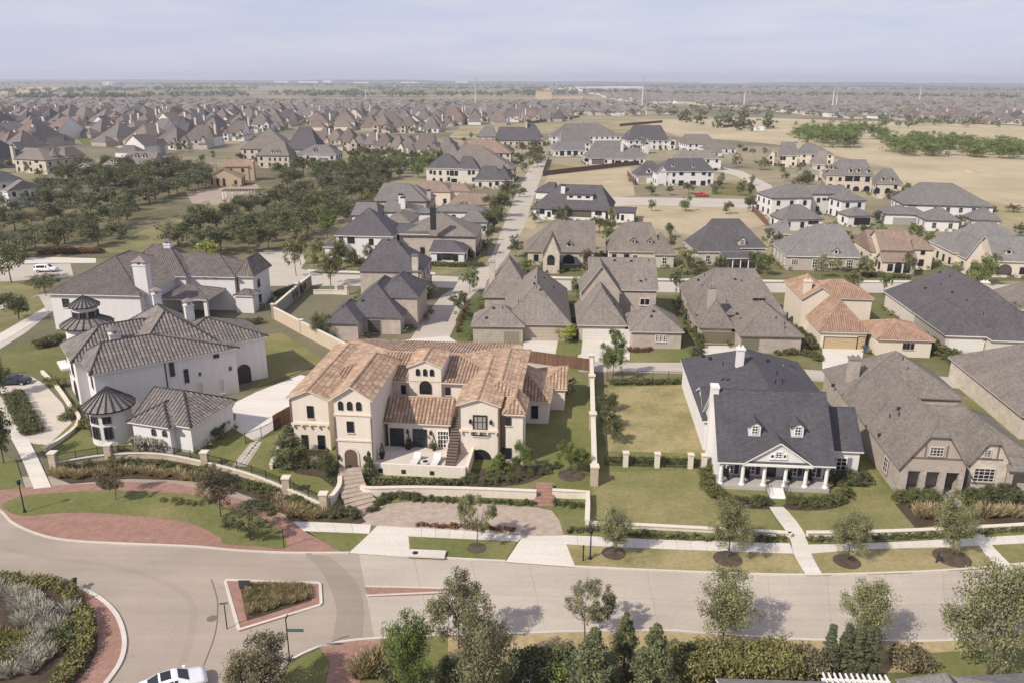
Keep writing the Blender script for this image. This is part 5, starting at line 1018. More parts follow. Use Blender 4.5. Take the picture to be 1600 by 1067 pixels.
# houses round the park
h = House('stucco_house', 'white columned house with grey roof at the left edge above the park', S8(150, 370), -28, WPT, SBR2, TRIMW, frame=DARK); a = h.wing(5.8, [S8(0, 275), S8(255, 255)], [S8(20, 205), S8(140, 200)], 'x', e='hh', dp=13); b = h.wing(6.6, [S8(-40, 190), S8(350, 180)], [S8(60, 160), S8(200, 160)], 'x', e='hh', dp=14, y0=a['y0']+5); ww(h, a, S8, [(125, 290, 150, 320), (165, 285, 185, 318), (195, 280, 215, 312)], nx=2)
h.box('balcony', a['x0']+4, a['y0']-1.6, 2.6, a['x1'], a['y0']-.003, 3.4, TRIMW)
h = House('brick_house', 'stone manor with round turret above the park at the left', S8(250, 150), -20, LIMES, SBR, DARK, frame=DARK); a = h.wing(6.2, [S8(80, 75), S8(330, 80)], [S8(90, 5), S8(240, 5)], 'x', e='hh', dp=14); b = h.wing(6., [S8(340, 60), S8(440, 60)], [S8(390, 5)], 'y', e='hh', dp=12); p = h.P(S8(345, 160), 0); MB().lathe((p.x, p.y+1, 0), [(2.2, 0), (2.2, 7.5)], 14).build('turret', LIMES, h.root); MB().lathe((p.x, p.y+1, 7.5), [(2.6, 0), (.05, 3.6)], 14).build('turret_roof', SBR, h.root); ww(h, a, S8, [(245, 110, 265, 135), (215, 85, 240, 100)]); h.chimney(a, S8(80, 70), S8(75, -10), 'f', 1.5, 1.2, LIMES)
h = House('brick_house', 'brown roofed house with white columned gallery and five small dormers', S8(850, 170), -3, PINKB, SBR, TRIMW, frame=DARK); a = h.wing(6.2, [S8(770, 95), S8(970, 95)], [S8(860, 25), S8(960, 28)], 'x', e='gg', dp=11); b = h.wing(5.8, [S8(640, 108), S8(790, 108)], [S8(700, 68), S8(780, 68)], 'x', e='hg', dp=9); g_ = h.wing(3.4, [S8(775, 172), S8(960, 172)], None, 'x', e='gg', dp=3, zr=4., walls=False)
for i in range(6): h.column(a['x0']+.2+(a['x1']-a['x0']-.4)*i/5, a['y0']-1.6, 0, 5.9, .22)
h.box('balcony', a['x0'], a['y0']-1.9, 3.2, a['x1'], a['y0']-.003, 3.5, TRIMW); h.box('porch_beam', a['x0'], a['y0']-1.9, 5.7, a['x1'], a['y0']-1.4, 6., TRIMW)
for p in ((850, 70), (900, 70)): h.dormer(a, S8(*p), 1.5, 1.4, nx=1, ny=1, wall=WPT)
for p in ((702, 100), (735, 100), (768, 100)): h.dormer(b, S8(*p), 1.4, 1.3, nx=1, ny=1, wall=WPT)
c = h.wing(3.4, [S8(470, 150), S8(650, 165)], [S8(580, 90)], 'y', e='gh', dp=11, hp=1.)
h = House('park_pavilion', 'orange roofed Mediterranean clubhouse with arched doors by the park plaza', S8(1420, 250), 8, stucco((.48, .37, .255)), shingle((.3, .21, .145)), plain((.4, .28, .18)), frame=DARK); a = h.wing(3.6, [S8(1280, 195), S8(1530, 180)], [S8(1390, 135)], 'y', e='gh', dp=10); b = h.wing(6.2, [S8(1400, 122), S8(1555, 122)], [S8(1410, 75), S8(1550, 75)], 'x', e='gg', dp=8); c = h.box('tower', b['x1']-.5, b['y0']+.3, 0, b['x1']+2.2, b['y0']+5, 8.2, stucco((.48, .37, .255)))
ww(h, a, S8, [(1350, 195, 1370, 240), (1390, 195, 1410, 245), (1318, 200, 1332, 235)], kind='a', nx=1, ny=2); h.chimney(None, S8(1345, 170), S8(1345, 105), wd=1.5, dp=1.2)
pv = House('pergola', 'dark timber pergola on pale posts in the park plaza', S8(1500, 330), 5, TAN, SBR, cat='pergola')
p0 = pv.P(S8(1390, 275), 3); p1 = pv.P(S8(1640, 270), 3)
for i in range(5):
    for j in (0, 4.): x = p0.x+(p1.x-p0.x)*i/4; pv.box('post', x-.2, p0.y+j-.2, 0, x+.2, p0.y+j+.2, 2.8, TRIMW)
for i in range(14): x = p0.x+(p1.x-p0.x)*i/13; pv.box('slat', x-.12, p0.y-.5, 2.95, x+.12, p0.y+4.5, 3.15, DARK)
for j in (0, 4.): pv.box('beam', p0.x-.4, p0.y+j-.12, 2.8, p1.x+.4, p0.y+j+.12, 2.948, DARK)
q = zm(300, 180, 5)
h = House('brick_house', 'grey two-storey house with columned portico beside the big dark roof', q(970, 460), -3, stucco((.45, .45, .44)), SGR, TRIMW, frame=DARK); a = h.wing(6.2, [q(800, 305), q(1150, 300)], [q(960, 225), q(1060, 240)], 'x', e='hh', dp=14); 
for x in (905, 985): 
    u = h.uz('f', a['y0'], q(x, 420))[0]; h.column(u, a['y0']-1.4, 0, 5.9, .25)
ww(h, a, q, [(850, 340, 880, 365), (925, 335, 975, 362), (1000, 340, 1060, 365)], nx=2); h.dormer(a, q(958, 290), 1.5, 1.3, nx=1, ny=1); b = h.wing(3.2, [q(880, 390), q(990, 385)], None, 'x', e='hh', df=4, y1=a['y0'], zr=4., walls=False)
h = House('brick_house', 'house with the largest dark slate hip roof left of centre', q(900, 230), -3, LIMES, SDK2, DARK, frame=DARK); a = h.wing(6.4, [q(720, 270), q(1110, 235)], [q(840, 90), q(930, 95)], 'x', e='hh', dp=18); b = h.wing(6., [q(540, 230), q(780, 270)], [q(740, 75)], 'y', e='hh', dp=16, roof=SBR)
h = House('brick_house', 'tan brick house with brown hip roof and paired white dormers', q(640, 380), -2, LIMES, SBR, DARK, frame=DARK); a = h.wing(6., [q(500, 318), q(760, 320)], [q(610, 205), q(720, 205)], 'x', e='hh', dp=13); 
for p in ((630, 300), (672, 300)): h.dormer(a, q(*p), 1.4, 1.2, nx=1, ny=1, wall=WPT)
ww(h, a, q, [(600, 335, 615, 358), (640, 335, 655, 360), (680, 335, 695, 360), (725, 335, 740, 362)], nx=1)
q = zm(750, 100, 5.333)
h = House('brick_house', 'long charcoal roofed house beyond the lane trees, left of the white gabled house', q(300, 660), 3, LIMES, SDK2, DARK, frame=DARK); a = h.wing(3.6, [q(130, 635), q(530, 640)], [q(160, 525), q(370, 528)], 'x', e='hh', dp=17); b = h.wing(5.6, [q(330, 600), q(530, 610)], [q(400, 492), q(450, 495)], 'x', e='hh', dp=14); h.chimney(a, q(385, 530), q(380, 478), 'f', 1.4, 1.1, LIMES)
h = House('brick_house', 'grey roofed house at the near end of the lane trees', q(60, 640), 0, LIMES, SGR, DARK, frame=DARK); a = h.wing(3.6, [q(-20, 590), q(140, 610)], [q(40, 520), q(110, 525)], 'x', e='hh', dp=15)
h = House('stucco_house', 'brown roofed house with white gables behind the white farmhouse', q(800, 590), 4, WPT, SGR, TRIMW, frame=DARK); a = h.wing(5.6, [q(590, 605), q(1050, 560)], [q(720, 500), q(980, 490)], 'x', e='hh', dp=15)
for x0, x1, yb, ya in ((725, 790, 610, 555), (780, 840, 575, 505), (850, 885, 515, 485)): b = h.wing(5.4, [q(x0, yb), q(x1, yb)], [q((x0+x1)/2, ya)], 'y', e='gh', dp=8)
for h in HS[HS_MID:]: h.autowin()
HS_FAR = len(HS)
# ---------------------------------------------------------------- the far subdivision
def inside(p, poly):
    x, y = p; c = False; n = len(poly)
    for i in range(n):
        a, b = poly[i], poly[(i+1) % n]
        if (a[1] > y) != (b[1] > y) and x < (b[0]-a[0])*(y-a[1])/(b[1]-a[1])+a[0]: c = not c
    return c
ORD = ['first', 'second', 'third', 'fourth', 'fifth', 'sixth', 'seventh', 'eighth', 'ninth', 'tenth', 'eleventh', 'twelfth', 'thirteenth', 'fourteenth', 'fifteenth', 'sixteenth', 'seventeenth', 'eighteenth', 'nineteenth', 'twentieth']
def ordinal(i):
    if i < 20: return ORD[i]
    t = ['twenty', 'thirty', 'forty', 'fifty', 'sixty', 'seventy', 'eighty', 'ninety'][(i+1)//10-2]
    return t+'-'+ORD[(i+1) % 10-1] if (i+1) % 10 else {'twenty': 'twentieth', 'thirty': 'thirtieth', 'forty': 'fortieth', 'fifty': 'fiftieth', 'sixty': 'sixtieth', 'seventy': 'seventieth', 'eighty': 'eightieth'}[t]
FR = [('brown', shingle((.165, .135, .12))), ('grey brown', shingle((.18, .16, .145))), ('dark grey', shingle((.095, .09, .095))), ('tan brown', shingle((.215, .175, .145))), ('reddish brown', shingle((.2, .145, .122))), ('taupe', shingle((.195, .165, .15)))]
FW = [PINKB, LIMES, TANB, WPT, GREYB, CRM]
def archetype(k, win=True):
    r = random.Random(100+k); h = House('house', 'far house', (0, -500-60*k, 0), 0, FW[k % 6], FR[k % 6][1], plain((.36, .32, .29)), caps=False, world=True, frame=DARK)
    W_ = r.uniform(13, 16); D = r.uniform(16, 22); z = r.choice([5.6, 5.8, 6., 3.6]); two = z > 5
    a = h.wing(z, x0=-W_/2, x1=W_/2, y0=0, y1=D, ax='y' if k % 2 else 'x', p=r.uniform(.68, .92), e=('hh', 'hg', 'hh')[k % 3], hp=r.uniform(.95, 1.3))
    fw = r.uniform(4.5, 6.5); s = r.choice([-1, 1]); fx = s*(W_/2-fw/2)
    b = h.wing(z-.2, x0=fx-fw/2, x1=fx+fw/2, y0=-1.6, y1=7, ax='y', p=r.uniform(.95, 1.25), e='gh' if k % 4 else 'hh')
    if k % 3 != 2: fx2 = -s*(W_/2-2.4); c = h.wing(z-.6, x0=fx2-2, x1=fx2+2, y0=-.9, y1=5, ax='y', p=1.4, e='gh')
    h.wing(3.1, x0=-W_/2-1+(2 if s > 0 else 0), x1=W_/2-1, y0=D-1, y1=D+8, ax='x', p=.8, e='hh')
    h.wing(3.3, x0=-fx-3, x1=-fx+3, y0=-1.9, y1=2, ax='x', p=.5, e='hh')
    cx = -s*W_/2*.8; m = MB().box(cx-.6, D*.4, 2, cx+.6, D*.4+1, a['zr']+.3); k % 2 and m.build('chimney', h.wm, h.root)
    if win:
        zz = ([(.9, 2.5), (3.7, 5.1)] if two else [(.9, 2.5)])
        for za, zb in zz:
            h.win(b, 'f', (fx-.8, za), (fx+.8, zb), 2, 1, raw=True, sill=False)
            if za > 3 or not two: h.win(a, 'f', (-.7-fx*.2, za), (.7-fx*.2, zb), 2, 1, raw=True, sill=False)
    return h.root
ARC = [archetype(k) for k in range(10)]
rows = []; Y = 395.; n_ = 0
while Y < 1500:
    rows.append(Y); n_ += 1; Y += 33 if n_ % 2 else 47
maskA = [(-30, 150), (480, 152), (700, 156), (900, 160), (1000, 166), (1060, 178), (900, 184), (870, 190), (780, 196), (700, 199), (690, 212), (500, 205), (480, 196), (440, 208), (405, 212), (330, 240), (250, 244), (215, 234), (150, 200), (90, 183), (80, 230), (60, 262), (-30, 278)]
green = [(85, 186), (112, 186), (228, 232), (205, 238), (130, 228)]
maskB = [(900, 140), (1650, 146), (1650, 198), (1420, 190), (1290, 185), (1180, 170), (1060, 163), (980, 162)]
placed = []; far_boxes = []; n_h = 0
for ri, Y in enumerate(rows):
    k = 0; x = -900+random.uniform(0, 18)
    while x < 1150:
        if Y < 1500:
            gx = x+random.uniform(-2, 2); gy = Y+random.uniform(-4, 4)+x*.03*math.sin(x*.004)+18*math.sin(x*.006+Y*.01); p = proj((gx, gy, 0))
            inA, inB = inside(p, maskA), inside(p, maskB)
            if (inA or inB) and not inside(p, green) and random.random() < (.93 if inA else .9): placed.append((ri, gx, gy, p, inA))
        x += random.uniform(16.5, 21)
placed.sort(key=lambda t: t[2])
made = placed[:215]; rest = placed[215:]
byrow = {}
for t in made: byrow.setdefault((t[0], t[4]), []).append(t)
first = set()
for (ri, inA), lst in byrow.items():
    lst.sort(key=lambda t: t[3][0])
    for k, (ri, gx, gy, p, _) in enumerate(lst):
        a = random.randrange(10); root = ARC[a]
        o = root if a not in first else copy_tree(root); first.add(a)
        ci = random.choice([0, 0, 1, 1, 2, 3, 4, 5, 5, 2])
        o.location = (gx, gy, 0); o.rotation_euler = (0, 0, (0 if ri % 2 else math.pi)+R(random.uniform(-8, 8))+(R(-20) if p[0] < 300 else 0)); s = random.uniform(.9, 1.12); o.scale = (s, s, s*random.uniform(.95, 1.1))
        for ch in o.children:
            if ch.name.startswith('roof'): ch.material_slots[0].link = 'OBJECT'; ch.material_slots[0].material = FR[ci][1]
            if ch.name.startswith('wall'): ch.material_slots[0].link = 'OBJECT'; ch.material_slots[0].material = FW[(a+ri) % 6]
        side = 'left' if inA else 'right'
        tag(o, f'{FR[ci][0]} roofed house, {ordinal(k)} from left in {ordinal(ri)} row of far {side} suburb', 'house', f'houses of the far {side} subdivision')
# townhouse row behind the street trees
for k in range(11):
    t = k/10; b = G(503+t*192, 232+t*22); o = copy_tree(ARC[(k*3) % 10]); o.location = b; o.rotation_euler = (0, 0, R(-6+random.uniform(-4, 4))); o.scale = (.8, .9, .95)
    for ch in o.children:
        if ch.name.startswith('roof'): ch.material_slots[0].link = 'OBJECT'; ch.material_slots[0].material = FR[(0, 3, 0, 5, 1, 0, 3, 1, 0, 5, 1)[k]][1]
    tag(o, f'steep gabled brown house, {ordinal(k)} from the left in the row behind the street trees', 'house', 'gabled houses in the row behind the street trees')
# everything beyond: too small and too many to count
for Y in np.arange(1500, 3300, 42):
    for x in np.arange(-1700, 2300, 20.):
        gx = x+random.uniform(-4, 4); gy = Y+random.uniform(-8, 8)+20*math.sin(x*.004+Y*.01); p = proj((gx, gy, 0))
        if inside(p, maskB) and random.random() < .85: rest.append((0, gx, gy, p, False))
mb = MB()
for (_, gx, gy, p, _) in rest:
    w_, d_, z_ = random.uniform(6, 8), random.uniform(7, 10), random.uniform(3, 5.6); a = random.uniform(-.3, .3); ca, sa = math.cos(a), math.sin(a); zr = z_+random.uniform(2.6, 4.6)
    Q = lambda u, v, z: (gx+u*ca-v*sa, gy+u*sa+v*ca, z)
    v = [Q(-w_, -d_, 0), Q(w_, -d_, 0), Q(w_, d_, 0), Q(-w_, d_, 0), Q(-w_, -d_, z_), Q(w_, -d_, z_), Q(w_, d_, z_), Q(-w_, d_, z_)]
    mb.add(v, [(0, 1, 5, 4), (1, 2, 6, 5), (2, 3, 7, 6), (3, 0, 4, 7)], 2 if random.random() < .35 else 0)
    e = .6; r_ = w_*.35
    v = [Q(-w_-e, -d_-e, z_), Q(w_+e, -d_-e, z_), Q(w_+e, d_+e, z_), Q(-w_-e, d_+e, z_), Q(-r_, -1, zr), Q(r_, 1, zr)]
    mb.add(v, [(0, 1, 5, 4), (1, 2, 5), (2, 3, 4, 5), (3, 0, 4), (3, 2, 1, 0)], random.choice([1, 3]))
tag(mb.build('distant_houses', [LIMES, shingle((.2, .178, .165)), WPT, shingle((.25, .213, .19))]), kind='stuff')
# landmarks toward the horizon
def far_box(name, label, cat, px0, px1, ybase, h_, mat, roofm=None, dp=40.):
    a, b = G(px0, ybase), G(px1, ybase); t = thing(name, label, cat, ((a.x+b.x)/2, a.y, 0)); w_ = (b.x-a.x)/2
    MB().box(-w_, 0, 0, w_, dp, h_).build('wall', mat, t); MB().box(-w_-.6, -.6, h_+.002, w_+.6, dp+.6, h_+.8).build('roof', roofm or plain((.5, .47, .44)), t); return t
W_ = plain((.66, .66, .66), .7)
for i, (x0, x1, y, h_, lab) in enumerate(((1098, 1155, 130.5, 14, 'long bright white warehouse at the horizon right of centre'), (428, 456, 130, 15, 'small white hall at the horizon left of centre'), (466, 502, 130.5, 15, 'wide white hall at the horizon left of centre'), (505, 520, 129.8, 22, 'tall white block among the horizon halls'), (552, 580, 131, 13, 'grey white shed right of the horizon halls'), (626, 654, 130.5, 12, 'low white shed at the horizon near the middle'), (712, 732, 130, 15, 'white block at the horizon beside the thin mast'), (1030, 1070, 127.5, 14, 'faint white building at the horizon below the right water tower'), (160, 180, 133, 14, 'tiny white building at the far left horizon'))):
    far_box('warehouse', lab, 'warehouse', x0, x1, y, h_, W_, W_, 150)
t = far_box('school', 'tan flat roofed school block beyond the rooftops right of centre', 'school', 838, 862, 156, 17, plain((.5, .4, .28)), plain((.42, .33, .25)), 50)
far_box('school', 'low tan wing stretching right of the tan school block', 'school', 863, 910, 155, 8, plain((.46, .38, .28)), plain((.2, .19, .17)), 60)
for px, y0, hgt, lab in ((946, 126, 62, 'pale water tower on the horizon right of centre'), (1048, 125.2, 62, 'smaller pale water tower on the right horizon')):
    b = G(px, y0); t = thing('water_tower', lab, 'water tower', b); s = pxm((px, y0)); 
    MB().lathe((0, 0, 0), [(s*.9, 0), (s*.5, hgt*.2), (s*.5, hgt*.62)], 10).build('stem', W_, t); MB().lathe((0, 0, hgt*.6), [(s*.6, 0), (s*2.6, hgt*.1), (s*2.9, hgt*.22), (s*2.4, hgt*.34), (s*.3, hgt*.4)], 14).build('tank', W_, t)
PY = plain((.55, .54, .53), .6)
for k, (px, yb, yt, lab) in enumerate(((1003, 172, 118, 'tall pale power pole at the field edge right of centre'), (1300, 172, 130, 'pale leaning pair of power poles on the right, nearest of the two'), (1306, 170, 138, 'shorter pale power pole just right of the leaning pole'), (743, 168, 122, 'thin pale power pole above the rooftops near the middle'), (1162, 170, 134, 'thin pale power pole between the tree clumps'), (1436, 160, 130, 'thin pale power pole on the far right'), (572, 160, 130, 'thin pale power pole above the left rooftops'))):
    b = G(px, yb); hh = min(70, height((px, yb), yt)); t = thing('power_pole', lab, 'power pole', b, R(40), 'power poles across the plain')
    MB().tube((0, 0, 0), (0, 0, hh), 1.1, .5, 8).build('pole', PY, t)
    for z in (.97, .86, .76): MB().tube((-5, 0, hh*z), (5, 0, hh*z), .3, .2, 5).build('cross_arm', PY, t)
# ---------------------------------------------------------------- vegetation
def quads(name, c, s, nrm, mat, rnd, asp=.6):
    n = len(c); t = np.cross(nrm, rng.normal(size=(n, 3))); t /= np.linalg.norm(t, axis=1, keepdims=True)+1e-9; b = np.cross(nrm, t)
    s = s[:, None]; v = np.stack([c-t*s-b*s*asp*.35, c-b*s*asp, c+t*s, c+b*s*asp], 1).reshape(-1, 3).astype(np.float32)
    me = bpy.data.meshes.new(name); me.vertices.add(4*n); me.vertices.foreach_set('co', v.ravel())
    me.loops.add(4*n); me.loops.foreach_set('vertex_index', np.arange(4*n, dtype=np.int32)); me.polygons.add(n)
    me.polygons.foreach_set('loop_start', np.arange(0, 4*n, 4, dtype=np.int32)); me.polygons.foreach_set('loop_total', np.full(n, 4, np.int32))
    me.update(calc_edges=True); me.materials.append(mat); at = me.attributes.new('rnd', 'FLOAT', 'FACE'); at.data.foreach_set('value', np.clip(rnd, 0, 1).astype(np.float32)); return me
def cloud(name, cen, rad, per, leaf, mat, squash=.8):
    cen = np.array(cen); rad = np.array(rad); k = len(cen); i = np.repeat(np.arange(k), per); n = len(i)
    d = rng.normal(size=(n, 3)); d /= np.linalg.norm(d, axis=1, keepdims=True); r = rng.random(n)**.45
    c = cen[i]+d*(rad[i]*r)[:, None]*np.array([1, 1, squash]); nrm = d*.9+rng.normal(size=(n, 3))*.7+np.array([0, 0, .45]); nrm /= np.linalg.norm(nrm, axis=1, keepdims=True)
    rn = rng.normal(.5, .18, n)+rng.normal(0, .16, k)[i]
    return quads(name, c, leaf*(.6+.8*rng.random(n)), nrm, mat, rn)
def crown_pts(kind, n, r):
    out = []; rad = []; lobes = []
    for _ in range(9):
        p = r.normal(size=3); p /= np.linalg.norm(p); lobes.append(p*r.uniform(.45, .95))
    while len(out) < n:
        p = r.normal(size=3); p /= np.linalg.norm(p); q = r.random()**.33
        if kind in ('oak', 'street', 'airy', 'shrub', 'bush'):
            p = lobes[r.integers(9)]+r.normal(size=3)*.27; q = np.linalg.norm(p); p = p/max(q, 1e-6); q = min(q, 1.12)
        if kind == 'oak': c = p*q*np.array([.45, .45, .35])+np.array([0, 0, .61]); s = r.uniform(.09, .15)
        elif kind == 'bush': c = p*q*np.array([.47, .47, .42])+np.array([0, 0, .5]); s = r.uniform(.09, .15)
        elif kind == 'street': c = p*q*np.array([.34, .34, .36])+np.array([0, 0, .6]); c[:2] *= 1.15-.55*max(0, (c[2]-.5))*1.6; s = r.uniform(.06, .11)
        elif kind == 'airy': c = p*(q**.5)*np.array([.4, .4, .3])+np.array([0, 0, .66]); s = r.uniform(.05, .085)
        elif kind == 'cone': z = r.random()**1.25; a = r.random()*6.283; rr = .3*(1-z)**.8*r.random()**.4; c = np.array([rr*math.cos(a), rr*math.sin(a), .06+.92*z]); s = .035+.07*(1-z)
        elif kind == 'column': z = r.random(); a = r.random()*6.283; rr = .075*math.sin(math.pi*min(1, .12+z*.88)**.6)*r.random()**.5; c = np.array([rr*math.cos(a), rr*math.sin(a), .02+.95*z]); s = .035
        elif kind == 'shrub': c = np.array([p[0]*.42*q, p[1]*.42*q, abs(p[2])*q*.7+.15]); s = r.uniform(.12, .2)
        out.append(c); rad.append(s)
    return out, rad
def trunk_mesh(kind, r, mat):
    m = MB(); k = 6
    if kind in ('cone', 'column'): m.tube((0, 0, 0), (0, 0, .8), .018, .004, 6)
    else:
        w_ = .02 if kind == 'oak' else .013; b = Vector((r.uniform(-.02, .02), r.uniform(-.02, .02), .34 if kind != 'airy' else .3)); m.tube((0, 0, 0), b, w_, w_*.7, 7)
        for i in range(6):
            a = i*1.05+r.uniform(-.3, .3); e = b+Vector((math.cos(a)*r.uniform(.12, .25), math.sin(a)*r.uniform(.12, .25), r.uniform(.15, .4))); mdp = b.lerp(e, .5)+Vector((0, 0, -.03))
            m.tube(b, mdp, w_*.55, w_*.36, 5); m.tube(mdp, e, w_*.36, w_*.12, 5)
            for j in (-1, 1): m.tube(mdp, e+Vector((math.cos(a+j)*.1, math.sin(a+j)*.1, .03)), w_*.24, w_*.07, 4)
        m.tube(b, b+Vector((0, 0, .42)), w_*.6, w_*.12, 5)
    return m.mesh('trunk', mat)
FOL = dict(oak=foliage((0.128, 0.134, 0.064)), park=foliage((0.14, 0.145, 0.078)), street=foliage((0.23, 0.23, 0.122)), olive=foliage((0.205, 0.198, 0.115)), brown=foliage((0.179, 0.154, 0.096)), lime=foliage((0.346, 0.371, 0.0896)), cone=foliage((.155, .165, .088)), cyp=foliage((0.115, 0.125, 0.0742)), green=foliage((0.16, 0.198, 0.064)), shrub=foliage((0.122, 0.128, 0.064)), hedge=foliage((0.147, 0.154, 0.064)), yellow=foliage((.2, .185, .075)), red=foliage((0.205, 0.109, 0.0704)), grey=foliage((0.384, 0.358, 0.301)), tan=foliage((.37, .3, .185)), far=foliage((0.179, 0.186, 0.122)))
VAR = {}
def variant(kind, shape, lod):
    key = (kind, shape, lod)
    if key not in VAR:
        lst = []
        for s in range({2: 3, 1: 4, 0: 3}[lod]):
            r = np.random.default_rng(hash((len(VAR), s, lod)) % 9999)
            n, per, leaf = {('oak', 2): (120, 120, .0135), ('oak', 1): (64, 44, .025), ('oak', 0): (26, 12, .07)}.get((shape if shape == 'oak' else '', lod), {2: (120, 100, .0125), 1: (60, 34, .024), 0: (20, 10, .07)}[lod])
            if shape == 'airy': per = int(per*.8)
            if shape == 'shrub': n, per, leaf = (46, 60, .035) if lod else (16, 12, .09)
            if shape == 'column': leaf *= .7
            cen, rad = crown_pts(shape, n, r)
            lst.append((cloud('crown', cen, rad, per, leaf, FOL[kind]), trunk_mesh(shape, random.Random(s), BARK)))
        VAR[key] = lst
    return VAR[key]
NT = [0]
def tree(kind, shape, base, h_, wd, label, group=None, lod=1, name=None, cat='tree', world=False):
    b = base if world else G(*base); v = variant(kind, shape, lod); cr_, tr_ = v[NT[0] % len(v)]; NT[0] += 1
    nat = {'oak': .92, 'bush': .94, 'street': .72, 'airy': .8, 'cone': .4, 'column': .095, 'shrub': 1.}[shape]
    t = thing(name or 'tree', label, cat, (b.x, b.y, 0), random.uniform(0, 6.28), group); sx = wd/nat; t.scale = (sx, sx, h_)
    link('trunk', tr_, t); link('crown', cr_, t); return t
def T(kind, shape, base, ytop, wpx, label, group=None, lod=2, **k):
    return tree(kind, shape, base, max(1., height(base, ytop)), wpx*pxm(base)*1.05, label, group, lod, **k)
# near street trees
g_ = 'trees on the near side of the street'
T('olive', 'street', (717, 1014), 893, 74, 'upright olive green tree at the near kerb, left of the shadowed road patch', g_)
T('olive', 'oak', (752, 1092), 948, 100, 'broad grey green tree below the upright kerb tree', g_)
T('green', 'oak', (636, 1092), 968, 76, 'round bright green tree at the bottom beside the brick apron', g_)
T('brown', 'street', (414, 1106), 995, 96, 'bronze leaved magnolia at the bottom beside the street sign', g_)
T('olive', 'airy', (914, 996), 903, 74, 'thin airy tree at the near kerb above the two conifers', g_)
T('street', 'oak', (1128, 1010), 896, 84, 'full round tree at the near kerb casting a shadow on the road', g_)
T('street', 'oak', (1345, 1016), 914, 76, 'tree at the near kerb behind the row of cypresses', g_)
T('street', 'oak', (1540, 1062), 898, 118, 'largest leafy tree at the bottom right corner', g_)
for (bx, by, yt, w_, lab) in ((925, 1100, 980, 66, 'blue green conifer at the bottom, left one of a pair'), (1018, 1100, 974, 60, 'blue green conifer at the bottom, right one of a pair'), (974, 1055, 956, 42, 'slim grey green conifer behind the pair of conifers')):
    T('cone', 'cone', (bx, by), yt, w_, lab, 'conifers at the bottom')
for i, x in enumerate((1292, 1317, 1334, 1348, 1359)): T('cyp', 'column', (x-2, 1062), (974, 975, 981, 978, 979)[i], (15, 17, 17, 14, 14)[i], f'narrow Italian cypress, {ordinal(i)} from the left in the row of five', 'row of Italian cypresses')
g_ = 'street trees on the far verge'
T('street', 'airy', (745, 856), 766, 52, 'slender tree in a mulch ring on the verge before the villa driveway', g_)
T('street', 'oak', (959, 864), 787, 54, 'verge tree right of the black lamp post', g_)
T('street', 'oak', (1137, 872), 786, 62, 'verge tree left of the porch house path', g_)
T('street', 'oak', (1323, 876), 802, 54, 'verge tree in a round mulch bed right of the porch house path', g_)
T('street', 'oak', (1487, 869), 772, 56, 'verge tree in a large mulch bed near the leaning stake', g_)
g_ = 'trees on the roundabout lawn'
T('brown', 'airy', (182, 781), 720, 44, 'thin bronze tree on the lawn behind the brick apron, left one', g_)
T('brown', 'street', (345, 809), 722, 54, 'bronze magnolia on the lawn in front of the stone wall', g_)
T('oak', 'airy', (392, 844), 788, 70, 'small spreading dark tree on the lawn corner by the brick path', g_)
g_ = 'trees round the villa'
T('green', 'street', (893, 742), 680, 40, 'young magnolia in a mulch ring right of the villa', g_)
T('green', 'street', (815, 738), 688, 30, 'slim tree against the right corner of the villa', g_)
T('green', 'cone', (780, 736), 706, 26, 'small conical shrub tree beside the round villa window', g_)
T('cone', 'cone', (452, 722), 664, 44, 'dark conical evergreen at the left corner of the villa', g_)
T('shrub', 'street', (514, 750), 702, 26, 'tall clipped evergreen left of the tower arch', g_)
T('shrub', 'cone', (578, 745), 704, 16, 'narrow evergreen spire right of the tower arch', g_)
T('cyp', 'column', (640, 706), 684, 10, 'potted topiary spire between the terrace doors', g_); T('cyp', 'column', (676, 706), 684, 10, 'potted topiary spire by the french doors', g_)
g_ = 'trees along the masonry wall'
T('green', 'street', (957, 594), 516, 36, 'tall loose conifer beside the alley at the end of the masonry wall', g_)
for i, (x, y, yt) in enumerate(((948, 642, 606), (952, 668, 632), (958, 694, 658))): T('oak', 'street', (x, y), yt, 28, f'small dark tree on the lot side of the masonry wall, {ordinal(i)} from the alley', g_)
T('lime', 'street', (883, 534), 503, 32, 'lime green young tree between two garage drives', g_)
T('oak', 'oak', (502, 532), 488, 30, 'dark bushy tree in the walled lawn left of the dark roofed house', None)
T('street', 'street', (463, 432), 358, 32, 'upright green tree at the corner of the second street', None, 1); T('oak', 'oak', (517, 447), 394, 32, 'round tree at the kerb left of the dark roofed house', None, 1)
